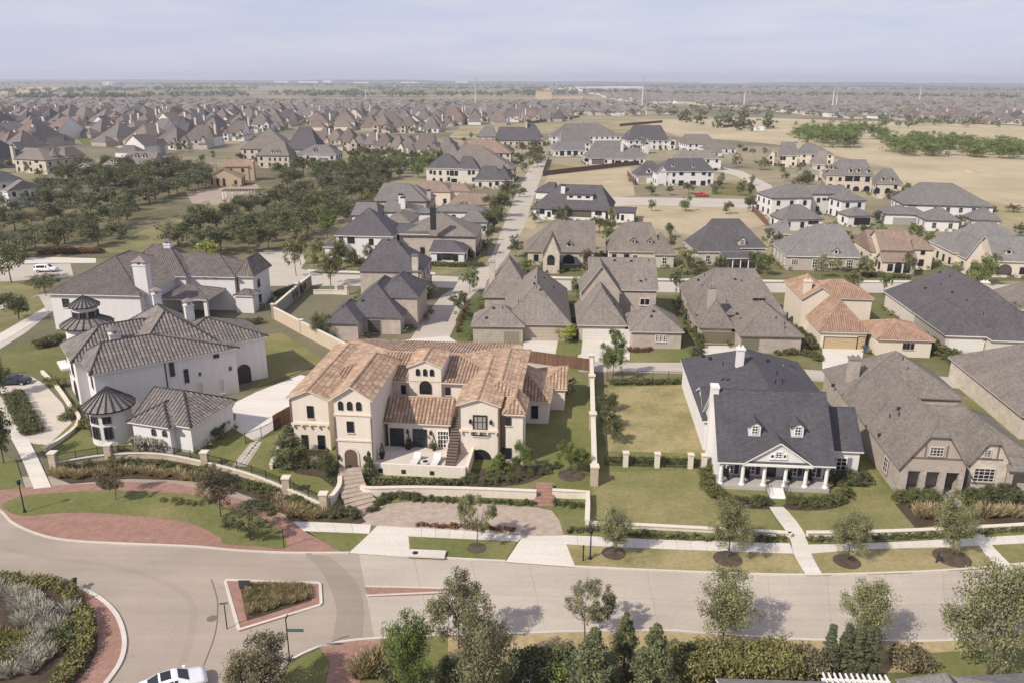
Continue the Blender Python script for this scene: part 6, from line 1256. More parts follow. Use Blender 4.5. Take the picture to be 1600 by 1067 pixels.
for i, (x, y, yt, w_, kd, lab) in enumerate(((6, 724, 640, 46, 'oak', 'tree cut by the left edge beside the white path'), (30, 500, 446, 46, 'oak', 'dark tree on the verge left of the big white mansion'), (72, 462, 428, 46, 'oak', 'low round tree by the white parked wagon'), (18, 442, 378, 48, 'oak', 'dark tree at the left edge near the white parked wagon'), (2, 620, 560, 40, 'oak', 'shrubby tree at the left edge by the forecourt'),
    (326, 408, 374, 30, 'lime', 'lime green tree behind the big white mansion'), (470, 415, 378, 26, 'green', 'bright tree at the bend of the second street'), (512, 372, 320, 34, 'green', 'green tree left of the white two-storey house'), (530, 420, 380, 30, 'oak', 'tree before the white two-storey house'), (772, 362, 318, 30, 'oak', 'lane tree, nearest of three along the lane'), (782, 340, 300, 30, 'oak', 'lane tree, middle of three along the lane'), (792, 318, 286, 24, 'oak', 'lane tree, farthest of three along the lane'),
    (806, 402, 366, 22, 'cyp', 'clipped tall evergreen at the lane mouth'), (760, 398, 368, 18, 'cyp', 'slim evergreen beside the black parked car'), (936, 366, 338, 30, 'oak', 'round tree between the two brown cottages'), (914, 420, 386, 20, 'brown', 'thin brown tree by the brown cottage'), (990, 404, 380, 34, 'brown', 'spreading tree before the house with two dormers'), (1074, 430, 384, 36, 'street', 'pale green tree left of the charcoal roofed house'), (1124, 440, 396, 20, 'oak', 'tree before the railed front porch'),
    (1182, 424, 390, 24, 'oak', 'dark tree between the charcoal roofed house and the pale house'), (1300, 424, 398, 20, 'lime', 'lime tree before the pale metal roofed house'), (1240, 420, 396, 18, 'oak', 'dark shrub tree left of the pale metal roofed house'), (1382, 424, 396, 22, 'oak', 'dark tree before the terracotta shingle house'), (1532, 446, 404, 40, 'green', 'leafy tree right of the long charcoal roof'), (1586, 506, 470, 36, 'green', 'leafy tree at the right edge by the pale chimney'),
    (1018, 306, 286, 16, 'oak', 'small street tree left of the red pickup'), (1046, 306, 290, 12, 'oak', 'smallest street tree before the white two-storey house'), (1076, 304, 284, 18, 'oak', 'street tree directly left of the red pickup'), (1172, 310, 284, 14, 'oak', 'street tree by the grass right of the red pickup'), (1150, 262, 240, 16, 'street', 'yellow green tree by the tan field bend'), (1190, 266, 246, 22, 'street', 'yellow green tree left of the cream gabled house'), (1252, 300, 268, 26, 'oak', 'dark tree behind the white modern house'), (1370, 350, 330, 20, 'oak', 'tree beside the sunroom bay'), (1388, 312, 292, 16, 'oak', 'small tree below the long dormered house'), (1582, 332, 318, 20, 'brown', 'bare looking tree beside the right field'), (420, 390, 350, 30, 'oak', 'oak at the edge of the park by the second street'))):
    T(kd, 'street' if kd in ('lime', 'cyp', 'brown', 'street') else 'oak', (x, y), yt, w_, lab, None, 1)
# park oaks
def scatter(poly, dmin, nmax):
    out = []; xs = [p[0] for p in poly]; ys = [p[1] for p in poly]
    for _ in range(6000):
        p = (random.uniform(min(xs), max(xs)), random.uniform(min(ys), max(ys)))
        if not inside(p, poly): continue
        g = G(*p)
        if all((g-q).length > dmin for q in out): out.append(g)
        if len(out) >= nmax: break
    return sorted(out, key=lambda q: proj(q)[0])
def grove(poly, dmin, n, kind, shape, h0, h1, w0, w1, what, group, lod=1):
    for i, g in enumerate(scatter(poly, dmin, n)):
        tree(kind, shape, g, random.uniform(h0, h1), random.uniform(w0, w1), f'{what}, {ordinal(i)} from the left', group, lod, world=True)
def lines(rows_, step, kind, what, group):
    pts = []
    for l in rows_:
        c = smooth_line([G(*p) for p in l], 5); n = int(sum((b-a).length for a, b in zip(c, c[1:]))/step)
        pts += [p+Vector((random.uniform(-1.3, 1.3), random.uniform(-1.3, 1.3), 0)) for p in resample(c, max(1, n)) if random.random() < .92]
    for i, g in enumerate(sorted(pts, key=lambda q: proj(q)[0])): tree(kind, random.choice(['oak', 'oak', 'bush']), g, random.uniform(6., 8.6), random.uniform(7.6, 10.), f'{what}, {ordinal(i)} from the left', group, 1, world=True)
lines([[(-20, 398), (90, 384), (200, 345)], [(-20, 372), (100, 345), (230, 318), (320, 290)], [(-10, 344), (120, 318), (240, 292), (320, 274)], [(60, 316), (160, 296), (250, 280)], [(20, 404), (110, 396), (190, 376)]], 8.2, 'park', 'dark oak in the left grove of the park', 'oaks of the left park grove')
lines([[(255, 398), (360, 350), (480, 312), (600, 282)], [(330, 400), (450, 350), (540, 318), (606, 298)], [(400, 396), (480, 366), (550, 336)]], 8., 'park', 'dark oak in the right grove of the park', 'oaks of the right park grove')
grove([(85, 290), (100, 270), (240, 266), (330, 268), (335, 285), (180, 298)], 8, 22, 'oak', 'oak', 7, 9.5, 8, 10, 'oak behind the park below the columned house', 'oaks at the back of the park')
grove([(405, 275), (520, 275), (560, 262), (608, 262), (604, 285), (450, 300)], 8, 16, 'oak', 'oak', 7, 10, 8, 11, 'oak by the park plaza below the grey house', 'oaks beside the plaza')
grove([(495, 240), (690, 258), (680, 266), (520, 250)], 9, 14, 'oak', 'oak', 6, 7.5, 6, 7.5, 'street tree before the row of gabled houses', 'street trees before the gabled houses')
grove([(615, 255), (680, 258), (665, 285), (618, 282)], 9, 7, 'green', 'oak', 7, 9, 7, 9, 'bright green tree left of the cream two-storey house', 'green trees by the cream house')
grove([(790, 235), (860, 238), (850, 262), (800, 262)], 9, 8, 'oak', 'oak', 6, 8, 6, 8, 'tree at the far end of the lane', 'trees at the far end of the lane')
grove([(1062, 186), (1215, 196), (1212, 205), (1180, 208), (1060, 194)], 11, 16, 'oak', 'bush', 10, 13, 12, 16, 'dark tree in the far clump on the tan field', 'trees of the far field clump', 0)
grove([(1238, 216), (1320, 205), (1375, 210), (1372, 222), (1325, 232), (1250, 232)], 7, 22, 'green', 'bush', 11, 14, 13, 17, 'green tree in the clump behind the cream gabled house', 'trees of the middle field clump', 1)
grove([(1372, 220), (1420, 226), (1590, 235), (1592, 250), (1500, 250), (1385, 242)], 6.5, 36, 'green', 'bush', 9, 12, 12, 15, 'green tree in the long right field clump', 'trees of the right field clump', 1)
def young(poly, dmin, n, what, group, kd='oak', h0=3.5, h1=6.):
    for i, g in enumerate(scatter(poly, dmin, n)): tree(random.choice([kd, 'street', 'green', 'park']), random.choice(['oak', 'street']), g, random.uniform(h0, h1), random.uniform(2.6, 4.6), f'{what}, {ordinal(i)} from the left', group, 1, name='young_tree', world=True)
young([(820, 424), (1100, 428), (1600, 432), (1600, 440), (1200, 438), (820, 433)], 9, 12, 'young tree on the far side of the second street', 'young trees along the second street')
young([(860, 462), (1000, 462), (1210, 466), (1380, 462), (1380, 468), (860, 468)], 8, 9, 'young tree on the near side of the second street', 'young trees on the near side of the second street')
young([(990, 328), (1190, 330), (1190, 336), (990, 334)], 9, 4, 'young tree by the vacant lot road', 'young trees by the vacant lot')
young([(1110, 285), (1185, 290), (1185, 308), (1112, 304)], 8, 6, 'young tree on the grass right of the red pickup', 'young trees right of the pickup')
young([(1150, 232), (1235, 240), (1290, 290), (1250, 300), (1170, 260)], 9, 12, 'young tree by the bend left of the dormered long house', 'young trees at the bend')
young([(806, 255), (835, 255), (800, 350), (765, 350)], 7, 9, 'young tree along the lane', 'young trees along the lane')
young([(470, 392), (560, 402), (640, 418), (560, 424), (490, 420)], 7, 8, 'young tree at the corner of the white house', 'young trees by the white house')
young([(540, 300), (620, 262), (650, 262), (600, 312), (560, 340), (530, 345)], 7, 10, 'young tree behind the grey roofed houses', 'young trees behind the grey houses')
young([(880, 215), (1040, 238), (1000, 250), (870, 240)], 9, 6, 'young tree by the white farmhouse', 'young trees by the farmhouse')
young([(250, 262), (420, 235), (480, 245), (400, 270)], 9, 12, 'young tree between the houses beyond the park', 'young trees beyond the park')
young([(0, 260), (120, 245), (160, 262), (60, 280), (0, 290)], 9, 8, 'young tree by the manor at the left', 'young trees by the manor')
young([(660, 452), (740, 455), (720, 500), (680, 520)], 9, 3, 'young tree by the taupe house drive', 'young trees by the taupe drive')
young([(830, 335), (1000, 350), (1090, 385), (1060, 400), (820, 390)], 9, 14, 'young tree behind the brown cottages', 'young trees behind the cottages')
young([(1190, 350), (1600, 395), (1600, 410), (1200, 400)], 10, 14, 'young tree between the pale roofed houses', 'young trees between the pale houses')
young([(1400, 300), (1470, 330), (1560, 345), (1600, 375), (1380, 340)], 12, 9, 'young tree by the broad grey hip roofed house', 'young trees by the grey hip roof')
young([(640, 300), (800, 320), (760, 390), (640, 400), (560, 350)], 8, 12, 'young tree among the roofs left of the lane', 'young trees among the roofs by the lane')
young([(690, 215), (860, 225), (850, 245), (700, 235)], 9, 12, 'young tree beyond the long brown roof', 'young trees beyond the brown roof')
# low planting against the middle distance houses
c = []; s_ = []
for h in HS[HS_MID-9:HS_FAR]:
    for w_ in h.W:
        if 'wall' not in w_: continue
        for sd in 'frl':
            n = int(((w_['x1']-w_['x0']) if sd == 'f' else (w_['y1']-w_['y0']))*1.1)
            for k in range(n):
                if random.random() < .5: continue
                t = (k+random.random())/n; o = random.uniform(.4, 1.3)
                X, Y = (w_['x0']+(w_['x1']-w_['x0'])*t, w_['y0']-o) if sd == 'f' else (w_['x1']+o if sd == 'r' else w_['x0']-o, w_['y0']+(w_['y1']-w_['y0'])*t)
                if any(v['x0']-.2 < X < v['x1']+.2 and v['y0']-.2 < Y < v['y1']+.2 for v in h.W) or any(q[0] == sd and q[2] < (X if sd == 'f' else Y) < q[3] and q[4] < .4 for q in h.wl): continue
                if HS.index(h) < HS_MID and sd == 'f': continue
                c.append((h.o.x+X*h.c-Y*h.n, h.o.y+X*h.n+Y*h.c, random.uniform(.3, .8))); s_.append(random.uniform(.4, .75))
tag(link('undergrowth', cloud('undergrowth', c, s_, 26, .2, FOL['hedge'])), kind='stuff')
# trees past counting
def far_trees(name, pts, hmin, hmax, kind='park'):
    c = []; s = []
    for p in pts:
        h_ = random.uniform(hmin, hmax)
        for _ in range(6): c.append((p[0]+random.gauss(0, h_*.35), p[1]+random.gauss(0, h_*.35), h_*random.uniform(.35, .85))); s.append(h_*.27)
    tag(link(name, cloud(name, c, s, 9, 1.1 if hmax < 14 else 1.9, FOL['far'])), kind='stuff')
pts = []
for (_, gx, gy, p, _) in placed+rest:
    if random.random() < (.95 if gy < 1500 else .4): pts.append((gx+random.uniform(-12, 12), gy-random.uniform(13, 20)))
far_trees('distant_trees', pts, 4.5, 9)
pts = []
for a, b, n in (((0, 158), (560, 148), 150), ((480, 152), (900, 150), 120), ((560, 141), (900, 139), 110), ((0, 146), (400, 140), 150), ((250, 135), (800, 134), 150), ((800, 146), (1040, 148), 70), ((1000, 138), (1600, 143), 170), ((1050, 150), (1600, 157), 120), ((0, 134), (1600, 137), 220)):
    for _ in range(n):
        t = random.random(); g = G(a[0]+(b[0]-a[0])*t, a[1]+(b[1]-a[1])*t+random.gauss(0, .8)); pts.append((g.x, g.y))
far_trees('treeline', pts, 9, 17)
pts = [tuple(G(random.uniform(1020, 1240), random.uniform(168, 182)))[:2] for _ in range(60)]+[tuple(G(random.uniform(1380, 1600), random.uniform(186, 200)))[:2] for _ in range(60)]
far_trees('scrub', pts, 4, 9)
# shrubs, hedges, grasses
def shrub(kind, base, h_, wd, label, group=None, lod=1, name='shrub'):
    b = G(*base) if not isinstance(base, Vector) else base; v = variant(kind, 'shrub', lod); m = v[NT[0] % len(v)][0]; NT[0] += 1
    o = link(name, m); o.location = (b.x, b.y, .08); o.rotation_euler = (0, 0, random.uniform(0, 6)); o.scale = (wd, wd, h_); return tag(o, label, 'shrub', group)
def row(kind, line, n, h_, wd, label, group, jit=.3, lod=1, name='shrub'):
    pts = resample(smooth_line([G(*p) for p in line], 5), max(1, n-1))
    for i, p in enumerate(pts):
        q = p+Vector((random.uniform(-jit, jit), random.uniform(-jit, jit), 0)); s = random.uniform(.8, 1.25)
        shrub(kind, q, h_*s, wd*s, f'{label}, {ordinal(i)} from the left', group, lod, name)
def hedge(kind, line, wd, h_, label, dens=26, leaf=.11, name='hedge', cat='hedge'):
    l = smooth_line([G(*p) for p in line], 5); c = []; L_ = sum((b-a).length for a, b in zip(l, l[1:])); n = max(8, int(L_*6.5*max(1, wd/.7)*max(1, h_/.8))); pts = resample(l, 200)
    for _ in range(n):
        i = min(199, int((_+random.random())/n*200)); p = pts[i].lerp(pts[i+1], random.random()); d = (pts[i+1]-pts[i]).normalized(); o = random.uniform(-.5, .5)*wd
        c.append((p.x-d.y*o, p.y+d.x*o, h_*(.25+.6*random.random()**.6)))
    o = link(name, cloud(name, c, [min(.42, h_*.42+.05)]*n, dens, leaf, FOL[kind])); return tag(o, label, cat)
def tuft_mesh(mat):
    m = []
    for s in range(2):
        n = 130; a = rng.random(n)*6.283; r = rng.random(n)**.6*.5; h_ = (.6+.5*rng.random(n))*(1-.4*r); c = np.stack([np.cos(a)*r, np.sin(a)*r, h_*.5], 1); t = np.stack([np.cos(a)*(.25+r), np.sin(a)*(.25+r), np.ones(n)*1.1], 1)
        t /= np.linalg.norm(t, axis=1, keepdims=True); b = np.cross(t, rng.normal(size=(n, 3))); b /= np.linalg.norm(b, axis=1, keepdims=True); L2 = h_[:, None]*.55
        v = np.stack([c-t*L2-b*.03, c-t*L2+b*.03, c+t*L2+b*.012, c+t*L2-b*.012], 1).reshape(-1, 3); me = bpy.data.meshes.new('grass_tuft'); me.from_pydata(v.tolist(), [], np.arange(4*n).reshape(-1, 4).tolist()); me.materials.append(mat); finish(me); m.append(me)
    return m
TUFT = tuft_mesh(FOL['tan']); TUFG = tuft_mesh(FOL['yellow']); TUFL = tuft_mesh(foliage((.41, .385, .335), .35))
def tufts(line, n, h_, wd, label, group, meshes=TUFT, jit=.4):
    for i, p in enumerate(resample(smooth_line([G(*q) for q in line], 5), max(1, n-1))):
        o = link('grass_tuft', meshes[i % 2]); s = random.uniform(.8, 1.25); o.location = (p.x+random.uniform(-jit, jit), p.y+random.uniform(-jit, jit), .1); o.scale = (wd*s, wd*s, h_*s); o.rotation_euler = (0, 0, random.uniform(0, 6)); tag(o, f'{label}, {ordinal(i)} from the left', 'ornamental grass', group)
# left wall bed
row('hedge', [(112, 733), (172, 727), (230, 728)], 7, .9, 1.4, 'dark shrub at the foot of the stone wall', 'shrubs at the foot of the stone wall')
row('hedge', [(232, 732), (300, 738), (340, 748), (400, 766), (428, 774)], 16, 1., 1.6, 'green shrub along the curved stone wall', 'shrubs along the curved stone wall')
tufts([(80, 744), (120, 745), (170, 742), (240, 742), (310, 750)], 24, .9, 1.2, 'tan grass clump in front of the curved wall shrubs', 'tan grass clumps by the curved wall')
tufts([(420, 786), (450, 800), (480, 806), (502, 806)], 16, 1.1, 1.4, 'golden grass clump below the wall end', 'golden grass clumps below the wall end')
row('hedge', [(455, 785), (480, 797), (500, 803)], 6, 1., 1.5, 'shrub behind the golden grasses', 'shrubs behind the golden grasses')
row('shrub', [(512, 808), (535, 806), (556, 806)], 8, .9, 1.2, 'dark shrub beside the villa steps', 'dark shrubs beside the villa steps')
row('yellow', [(258, 783), (280, 786), (300, 790)], 6, .5, .9, 'low yellow green shrub on the roundabout lawn', 'low shrubs on the roundabout lawn')
# villa beds
hedge('shrub', [(568, 752), (620, 754), (680, 755), (720, 756)], 1.2, .5, 'low dark shrub border under the terrace wall')
row('shrub', [(724, 752), (760, 754), (800, 752), (830, 742), (866, 735)], 20, .75, 1.3, 'dark shrub in the bed at the villa right corner', 'shrubs in the villa right bed', .6)
row('shrub', [(452, 726), (480, 730), (505, 726), (520, 742), (524, 756)], 14, .9, 1.4, 'dark shrub in the bed left of the tower', 'shrubs left of the tower', .5)
row('grey', [(484, 722), (496, 722)], 3, .8, 1.2, 'grey leaved shrub under the left villa windows', 'grey shrubs under the villa windows')
row('shrub', [(578, 800), (590, 788), (604, 780), (625, 777), (645, 779)], 12, .8, 1.2, 'dark shrub before the white garden wall', 'shrubs before the white garden wall', .4)
row('shrub', [(650, 783), (700, 784), (760, 786), (834, 790)], 16, .55, .9, 'small round shrub in the row under the white garden wall', 'round shrubs under the white wall', .05)
hedge('red', [(652, 822), (700, 824), (760, 827), (804, 830)], .6, .45, 'low reddish hedge between villa driveway and sidewalk')
row('shrub', [(868, 789), (890, 790), (912, 791)], 6, .6, 1.1, 'small shrub before the right white wall', 'shrubs before the right white wall')
hedge('shrub', [(885, 832), (930, 829), (1000, 836), (1100, 843), (1228, 845)], .7, .5, 'low dark hedge along the sidewalk before the dry lot')
hedge('shrub', [(1262, 846), (1350, 843), (1478, 838), (1540, 832), (1620, 828)], .7, .5, 'low dark hedge along the sidewalk before the brick house')
# dry lot and porch house
hedge('hedge', [(948, 722), (1000, 724), (1060, 725), (1098, 727)], .7, .9, 'clipped hedge behind the iron fence between two dry lawns'); hedge('shrub', [(952, 601), (1000, 601), (1066, 600)], 1., .9, 'shrub hedge along the back iron fence')
row('hedge', [(1104, 735), (1108, 755), (1118, 775), (1135, 786)], 9, 1.1, 1.7, 'shrub at the left corner of the columned porch', 'shrubs at the left of the columned porch', .4)
row('shrub', [(1128, 782), (1150, 788), (1175, 790), (1196, 788)], 10, 1., 1.4, 'dark shrub before the columned porch, left of the steps', 'shrubs left of the porch steps', .4)
row('hedge', [(1232, 788), (1255, 786), (1280, 788), (1305, 784), (1318, 775)], 12, 1.2, 1.6, 'green shrub before the columned porch, right of the steps', 'shrubs right of the porch steps', .4)
row('shrub', [(1310, 760), (1330, 756), (1348, 752)], 8, 1.3, 1.8, 'shrub below the shuttered side window', 'shrubs below the side window', .6)
row('hedge', [(1405, 780), (1420, 784), (1440, 784), (1462, 784)], 10, 1.3, 1.8, 'shrub before the brick porch openings', 'shrubs before the brick porch', .5)
tufts([(1432, 806), (1450, 808), (1470, 808)], 10, 1.2, 1.5, 'golden grass clump before the brick porch', 'golden grasses before the brick porch'); tufts([(1530, 806), (1560, 806), (1600, 806)], 10, 1.2, 1.5, 'golden grass clump right of the brick house path', 'golden grasses right of the path')
row('shrub', [(1510, 784), (1535, 782), (1560, 780), (1600, 782)], 12, 1.5, 1.9, 'shrub under the pale gable window', 'shrubs under the pale gable window', .6)
# roundabout planting
lav = []
hedge('yellow', [(-40, 910), (20, 912), (80, 918), (108, 928), (122, 945)], 1.1, 1., 'yellow green hedge along the upper edge of the roundabout'); hedge('yellow', [(128, 960), (136, 990), (132, 1020), (116, 1045), (90, 1075)], 1.2, 1.1, 'yellow green hedge curving round the roundabout edge')
hedge('shrub', [(95, 985), (112, 1000), (100, 1020)], 2.2, 1., 'dark shrub mass inside the roundabout hedge'); hedge('hedge', [(-10, 1020), (20, 1040)], 2.5, .8, 'green shrub mass at the left edge of the roundabout')
tufts([(-20, 925), (20, 932), (60, 945), (80, 970)], 44, .8, 1.2, 'grey lavender clump on the roundabout, upper drift', 'grey lavender on the upper roundabout', TUFL, 1.4); tufts([(20, 1060), (45, 1035), (62, 1010), (75, 985)], 44, .8, 1.2, 'grey lavender clump on the roundabout, lower drift', 'grey lavender on the lower roundabout', TUFL, 1.2)
tufts([(0, 990), (20, 1010), (30, 1030)], 10, .8, 1.2, 'golden grass clump on the roundabout', 'golden grasses on the roundabout', TUFG, 1.)
k = 0
for i in range(14):
    for j in range(6):
        u, v = (i+.5)/14, (j+.5)/6; a = (380+(482-380)*u, 914+3*u); b = (388+(486-388)*u, 966-(966-936)*u); o = link('bedding_plant', TUFT[k % 2] if (i+j) % 3 else TUFG[k % 2]); p = G(a[0]+(b[0]-a[0])*v, a[1]+(b[1]-a[1])*v); k += 1
        o.location = (p.x+random.uniform(-.12, .12), p.y+random.uniform(-.12, .12), .12); s = random.uniform(.45, .7); o.scale = (s, s, s*.9); o.rotation_euler = (0, 0, random.uniform(0, 6)); tag(o, f'straw coloured bedding plant on the triangle island, {ordinal(j)} row, {ordinal(i)} from the left', 'plant', 'bedding plants on the triangle island')
# bottom hedges
hedge('yellow', [(1050, 1068), (1110, 1066), (1180, 1064), (1236, 1062)], 3., 3.2, 'large yellow green clipped hedge at the bottom')
hedge('shrub', [(800, 1058), (850, 1056), (905, 1054)], 2.4, 2., 'dark shrub mass left of the conifers'); hedge('green', [(862, 1072), (885, 1070)], 1.2, 2.2, 'bright green shrub beside the white garden chairs'); hedge('brown', [(1240, 1062), (1282, 1062)], 2.4, 2.6, 'brownish shrub mass left of the cypresses'); hedge('brown', [(1400, 1048), (1440, 1042)], 2., 1.8, 'brown shrub mass right of the cypresses')
tufts([(566, 1058), (580, 1050), (590, 1040)], 7, 1.4, 1.6, 'tall straw grass at the bottom brick apron', 'straw grasses at the bottom apron')
hedge('shrub', [(690, 1062), (740, 1066), (800, 1064)], 2., 1.4, 'dark undergrowth hedge below the broad tree'); hedge('shrub', [(600, 1062), (660, 1070)], 2., 1.2, 'dark undergrowth below the round green tree')
# left mansion and alley planting
hedge('grey', [(215, 700), (240, 704), (266, 704)], 2.2, 2., 'large grey green rounded shrub before the low pavilion'); hedge('hedge', [(128, 668), (150, 672), (158, 680)], 1.6, 1.4, 'green clipped shrub left of the near round tower'); hedge('shrub', [(330, 690), (348, 672), (358, 660)], 1.6, 1.6, 'dark shrub bank along the right wall of the low pavilion')
hedge('shrub', [(186, 706), (200, 712)], 1., .8, 'small dark shrub at the round tower foot'); hedge('shrub', [(20, 620), (36, 650), (52, 680)], 2.4, 1.1, 'row of dark shrubs beside the forecourt drive'); hedge('yellow', [(76, 598), (98, 606)], 1.4, 1., 'yellow green shrubs at the forecourt lawn edge'); hedge('hedge', [(55, 545), (80, 540), (98, 534)], 2.2, 1.6, 'green shrub bank at the side of the big mansion'); hedge('hedge', [(100, 660), (120, 640)], 1.2, .9, 'shrub border by the mansion entrance')
hedge('hedge', [(436, 470), (455, 462), (474, 455)], 2., 2., 'shrub screen behind the tall grey wall'); row('cyp', [(425, 490), (440, 482), (470, 462)], 9, 2.4, 1., 'slim evergreen inside the wall of the large mansion', 'slim evergreens inside the wall', .2); hedge('shrub', [(372, 510), (410, 505)], 1.5, 1.1, 'low shrubs along the terrace of the large mansion')
row('shrub', [(1085, 560), (1092, 540), (1080, 510), (1070, 490), (1066, 470)], 14, 2., 2., 'shrub between the two brown garages', 'shrubs between the brown garages', .5); row('hedge', [(1215, 553), (1240, 553), (1265, 556), (1280, 562)], 10, 1., 1.6, 'shrub in the kerbed alley bed', 'shrubs in the kerbed alley bed', .5)
row('hedge', [(1445, 535), (1460, 548), (1480, 560), (1495, 568)], 12, 1.6, 2.2, 'green shrub between terracotta house and white garage', 'shrubs left of the white garage', .6); row('shrub', [(1555, 558), (1575, 556), (1600, 556)], 7, 1.4, 1.4, 'upright shrub on the wall right of the white garage', 'shrubs right of the white garage')
row('red', [(716, 520), (720, 505), (726, 490), (732, 478)], 10, .9, 1.2, 'red leaved shrub along the drive of the taupe house', 'red shrubs along the drive'); row('red', [(985, 550), (1000, 550), (1014, 549)], 6, .8, 1.2, 'rose bush by the white garage door', 'rose bushes by the white garage'); row('shrub', [(1250, 520), (1262, 535), (1272, 546), (1235, 505), (1222, 490)], 10, 1.4, 1.6, 'shrub left of the terracotta house wall', 'shrubs left of the terracotta house')
hedge('hedge', [(672, 416), (720, 418), (756, 417)], 1.2, 1.2, 'clipped hedge before the white house garage'); hedge('hedge', [(820, 427), (860, 424), (905, 424)], 1.6, .7, 'low bright hedge before the brown cottage'); hedge('shrub', [(1235, 420), (1340, 425)], 1.6, 1., 'low shrubs before the pale metal roofed house'); hedge('shrub', [(1345, 432), (1420, 436)], 1.6, 1., 'low shrubs before the terracotta shingle house'); hedge('shrub', [(1090, 428), (1190, 428)], 1.6, 1., 'low shrubs before the railed porch'); hedge('shrub', [(540, 412), (600, 414)], 1.5, 1.2, 'shrubs before the white two-storey house'); hedge('red', [(60, 398), (120, 396), (160, 396)], 2.5, 1.3, 'dull reddish shrub bed at the park edge')
hedge('shrub', [(505, 525), (530, 545)], 1.6, 1., 'dark shrubs inside the tall tan wall'); hedge('shrub', [(640, 510), (660, 480)], 1., .6, 'low shrubs along the shaded drive')
# ---------------------------------------------------------------- walls, fences, street furniture, vehicles
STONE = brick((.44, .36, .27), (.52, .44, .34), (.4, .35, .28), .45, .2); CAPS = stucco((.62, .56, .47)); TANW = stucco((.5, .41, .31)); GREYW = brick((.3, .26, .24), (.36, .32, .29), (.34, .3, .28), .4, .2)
def along(p, q, k):
    n = max(1, round((q-p).length/k)); return [p.lerp(q, i/n) for i in range(n+1)]
def wall(name, label, line, wd, h_, mat, cap=CAPS, piers=(), ph=None, pm=None, fence=0., pw=.6, curve=True, z0=0.):
    l = smooth_line([G(*p) for p in line], 5) if curve else [G(*p) for p in line]
    t = thing(name, label, 'wall' if h_ > .05 else 'fence', l[0]); o = l[0]; l = [p-o for p in l]
    if h_ > .05: strip('wall_body', l, wd, z0, h_, mat, t); strip('coping', l, wd+.14, h_+.002, h_+.1, cap, t)
    for p in piers:
        g = G(*p)-o; m = MB().box(g.x-pw/2, g.y-pw/2, 0, g.x+pw/2, g.y+pw/2, ph); pr = m.build('pier', pm or mat, t)
        MB().box(g.x-pw/2-.08, g.y-pw/2-.08, ph+.002, g.x+pw/2+.08, g.y+pw/2+.08, ph+.14).build('pier_cap', cap, pr)
    if fence: iron(t, l, h_+.1, fence)
    return t
def iron(t, l, z0, z1, dx=.14):
    for z in (z0+.12, z1-.12): strip('rail', l, .04, z, z+.04, BLACKM, t)
    m = MB(); L_ = [0]
    for a, b in zip(l, l[1:]): L_.append(L_[-1]+(b-a).length)
    n = max(1, int(L_[-1]/dx)); pts = resample(l, n)
    for i, p in enumerate(pts):
        if i % 16: m.box(p.x-.011, p.y-.011, z0, p.x+.011, p.y+.011, z1)
        else: MB().box(p.x-.035, p.y-.035, z0-.05, p.x+.035, p.y+.035, z1+.06).build('post', BLACKM, t)
    if m.f: tag(m.build('pickets', BLACKM, t), kind='stuff')
wall('garden_wall', 'curved stone wall with iron railing and stone piers behind the brick apron', [(86, 731), (172, 718), (250, 717), (322, 730), (390, 748), (449, 771), (507, 797)], .4, .7, STONE, piers=[(86, 731), (172, 718), (322, 730), (449, 771), (507, 797)], ph=1.9, pw=.75, fence=1.75)
wall('garden_wall', 'long white stucco garden wall before the villa', [(565, 772), (580, 775), (645, 774), (740, 776), (838, 780)], .35, 1.0, VST, CAPS, curve=True)
wall('garden_wall', 'short white garden wall right of the red brick steps, turning to the sidewalk', [(863, 777), (890, 778.5), (918, 780), (918, 800), (917, 826)], .35, .9, VST, CAPS, curve=False)
wall('garden_wall', 'small curved white wall left of the villa steps', [(532, 757), (531, 770), (524, 782), (515, 792)], .35, 1.0, VST, CAPS)
wall('garden_wall', 'low cream wall along the sidewalk before the dry lot', [(918, 822), (1000, 826), (1114, 832), (1224, 838), (1232, 840)], .35, .45, CREAM, CAPS)
wall('garden_wall', 'low cream wall along the sidewalk before the brick house', [(1260, 838), (1350, 837), (1480, 832), (1620, 824)], .35, .45, CREAM, CAPS)
wall('boundary_wall', 'tall stone boundary wall with square piers between villa and dry lot', [(928, 758), (925, 640), (923.5, 577)], .45, 1.9, STONE, piers=[(928, 758), (925.5, 672), (924, 610), (923.5, 577)], ph=2.3, pw=.8, curve=False)
wall('iron_fence', 'iron fence between four white stone posts across the dry lawn', [(945, 728), (977, 729), (1026, 730.5), (1078, 732), (1099, 733)], .1, 0, STONE, piers=[(977, 729), (1026, 730.5), (1078, 732), (1099, 733)], ph=1.75, pw=.55, pm=CREAM, fence=1.3, curve=False)
wall('iron_fence', 'bronze iron fence at the back of the dry lot', [(948, 596), (1010, 596), (1068, 597)], .1, 0, STONE, fence=1.7, curve=False)
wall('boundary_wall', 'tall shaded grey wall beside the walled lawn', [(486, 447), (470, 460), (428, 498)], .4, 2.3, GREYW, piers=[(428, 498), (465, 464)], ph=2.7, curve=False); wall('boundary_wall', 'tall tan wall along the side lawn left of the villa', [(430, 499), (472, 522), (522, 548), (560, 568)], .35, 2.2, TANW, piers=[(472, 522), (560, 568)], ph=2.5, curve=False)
wall('garden_wall', 'low cream wall and posts at the corner of the walled lawn', [(490, 460), (520, 460), (545, 461)], .3, .8, CREAM, piers=[(526, 460), (541, 461)], ph=1.7, pw=.5, curve=False)
wall('garden_wall', 'winding low cream wall beside the forecourt', [(66, 584), (85, 602), (100, 622), (112, 640), (124, 656), (118, 672), (96, 690), (70, 706)], .3, .5, CREAM); wall('garden_wall', 'narrow pale wall strip left of the villa lawn', [(452, 676), (438, 700), (424, 734)], .3, .6, CREAM)
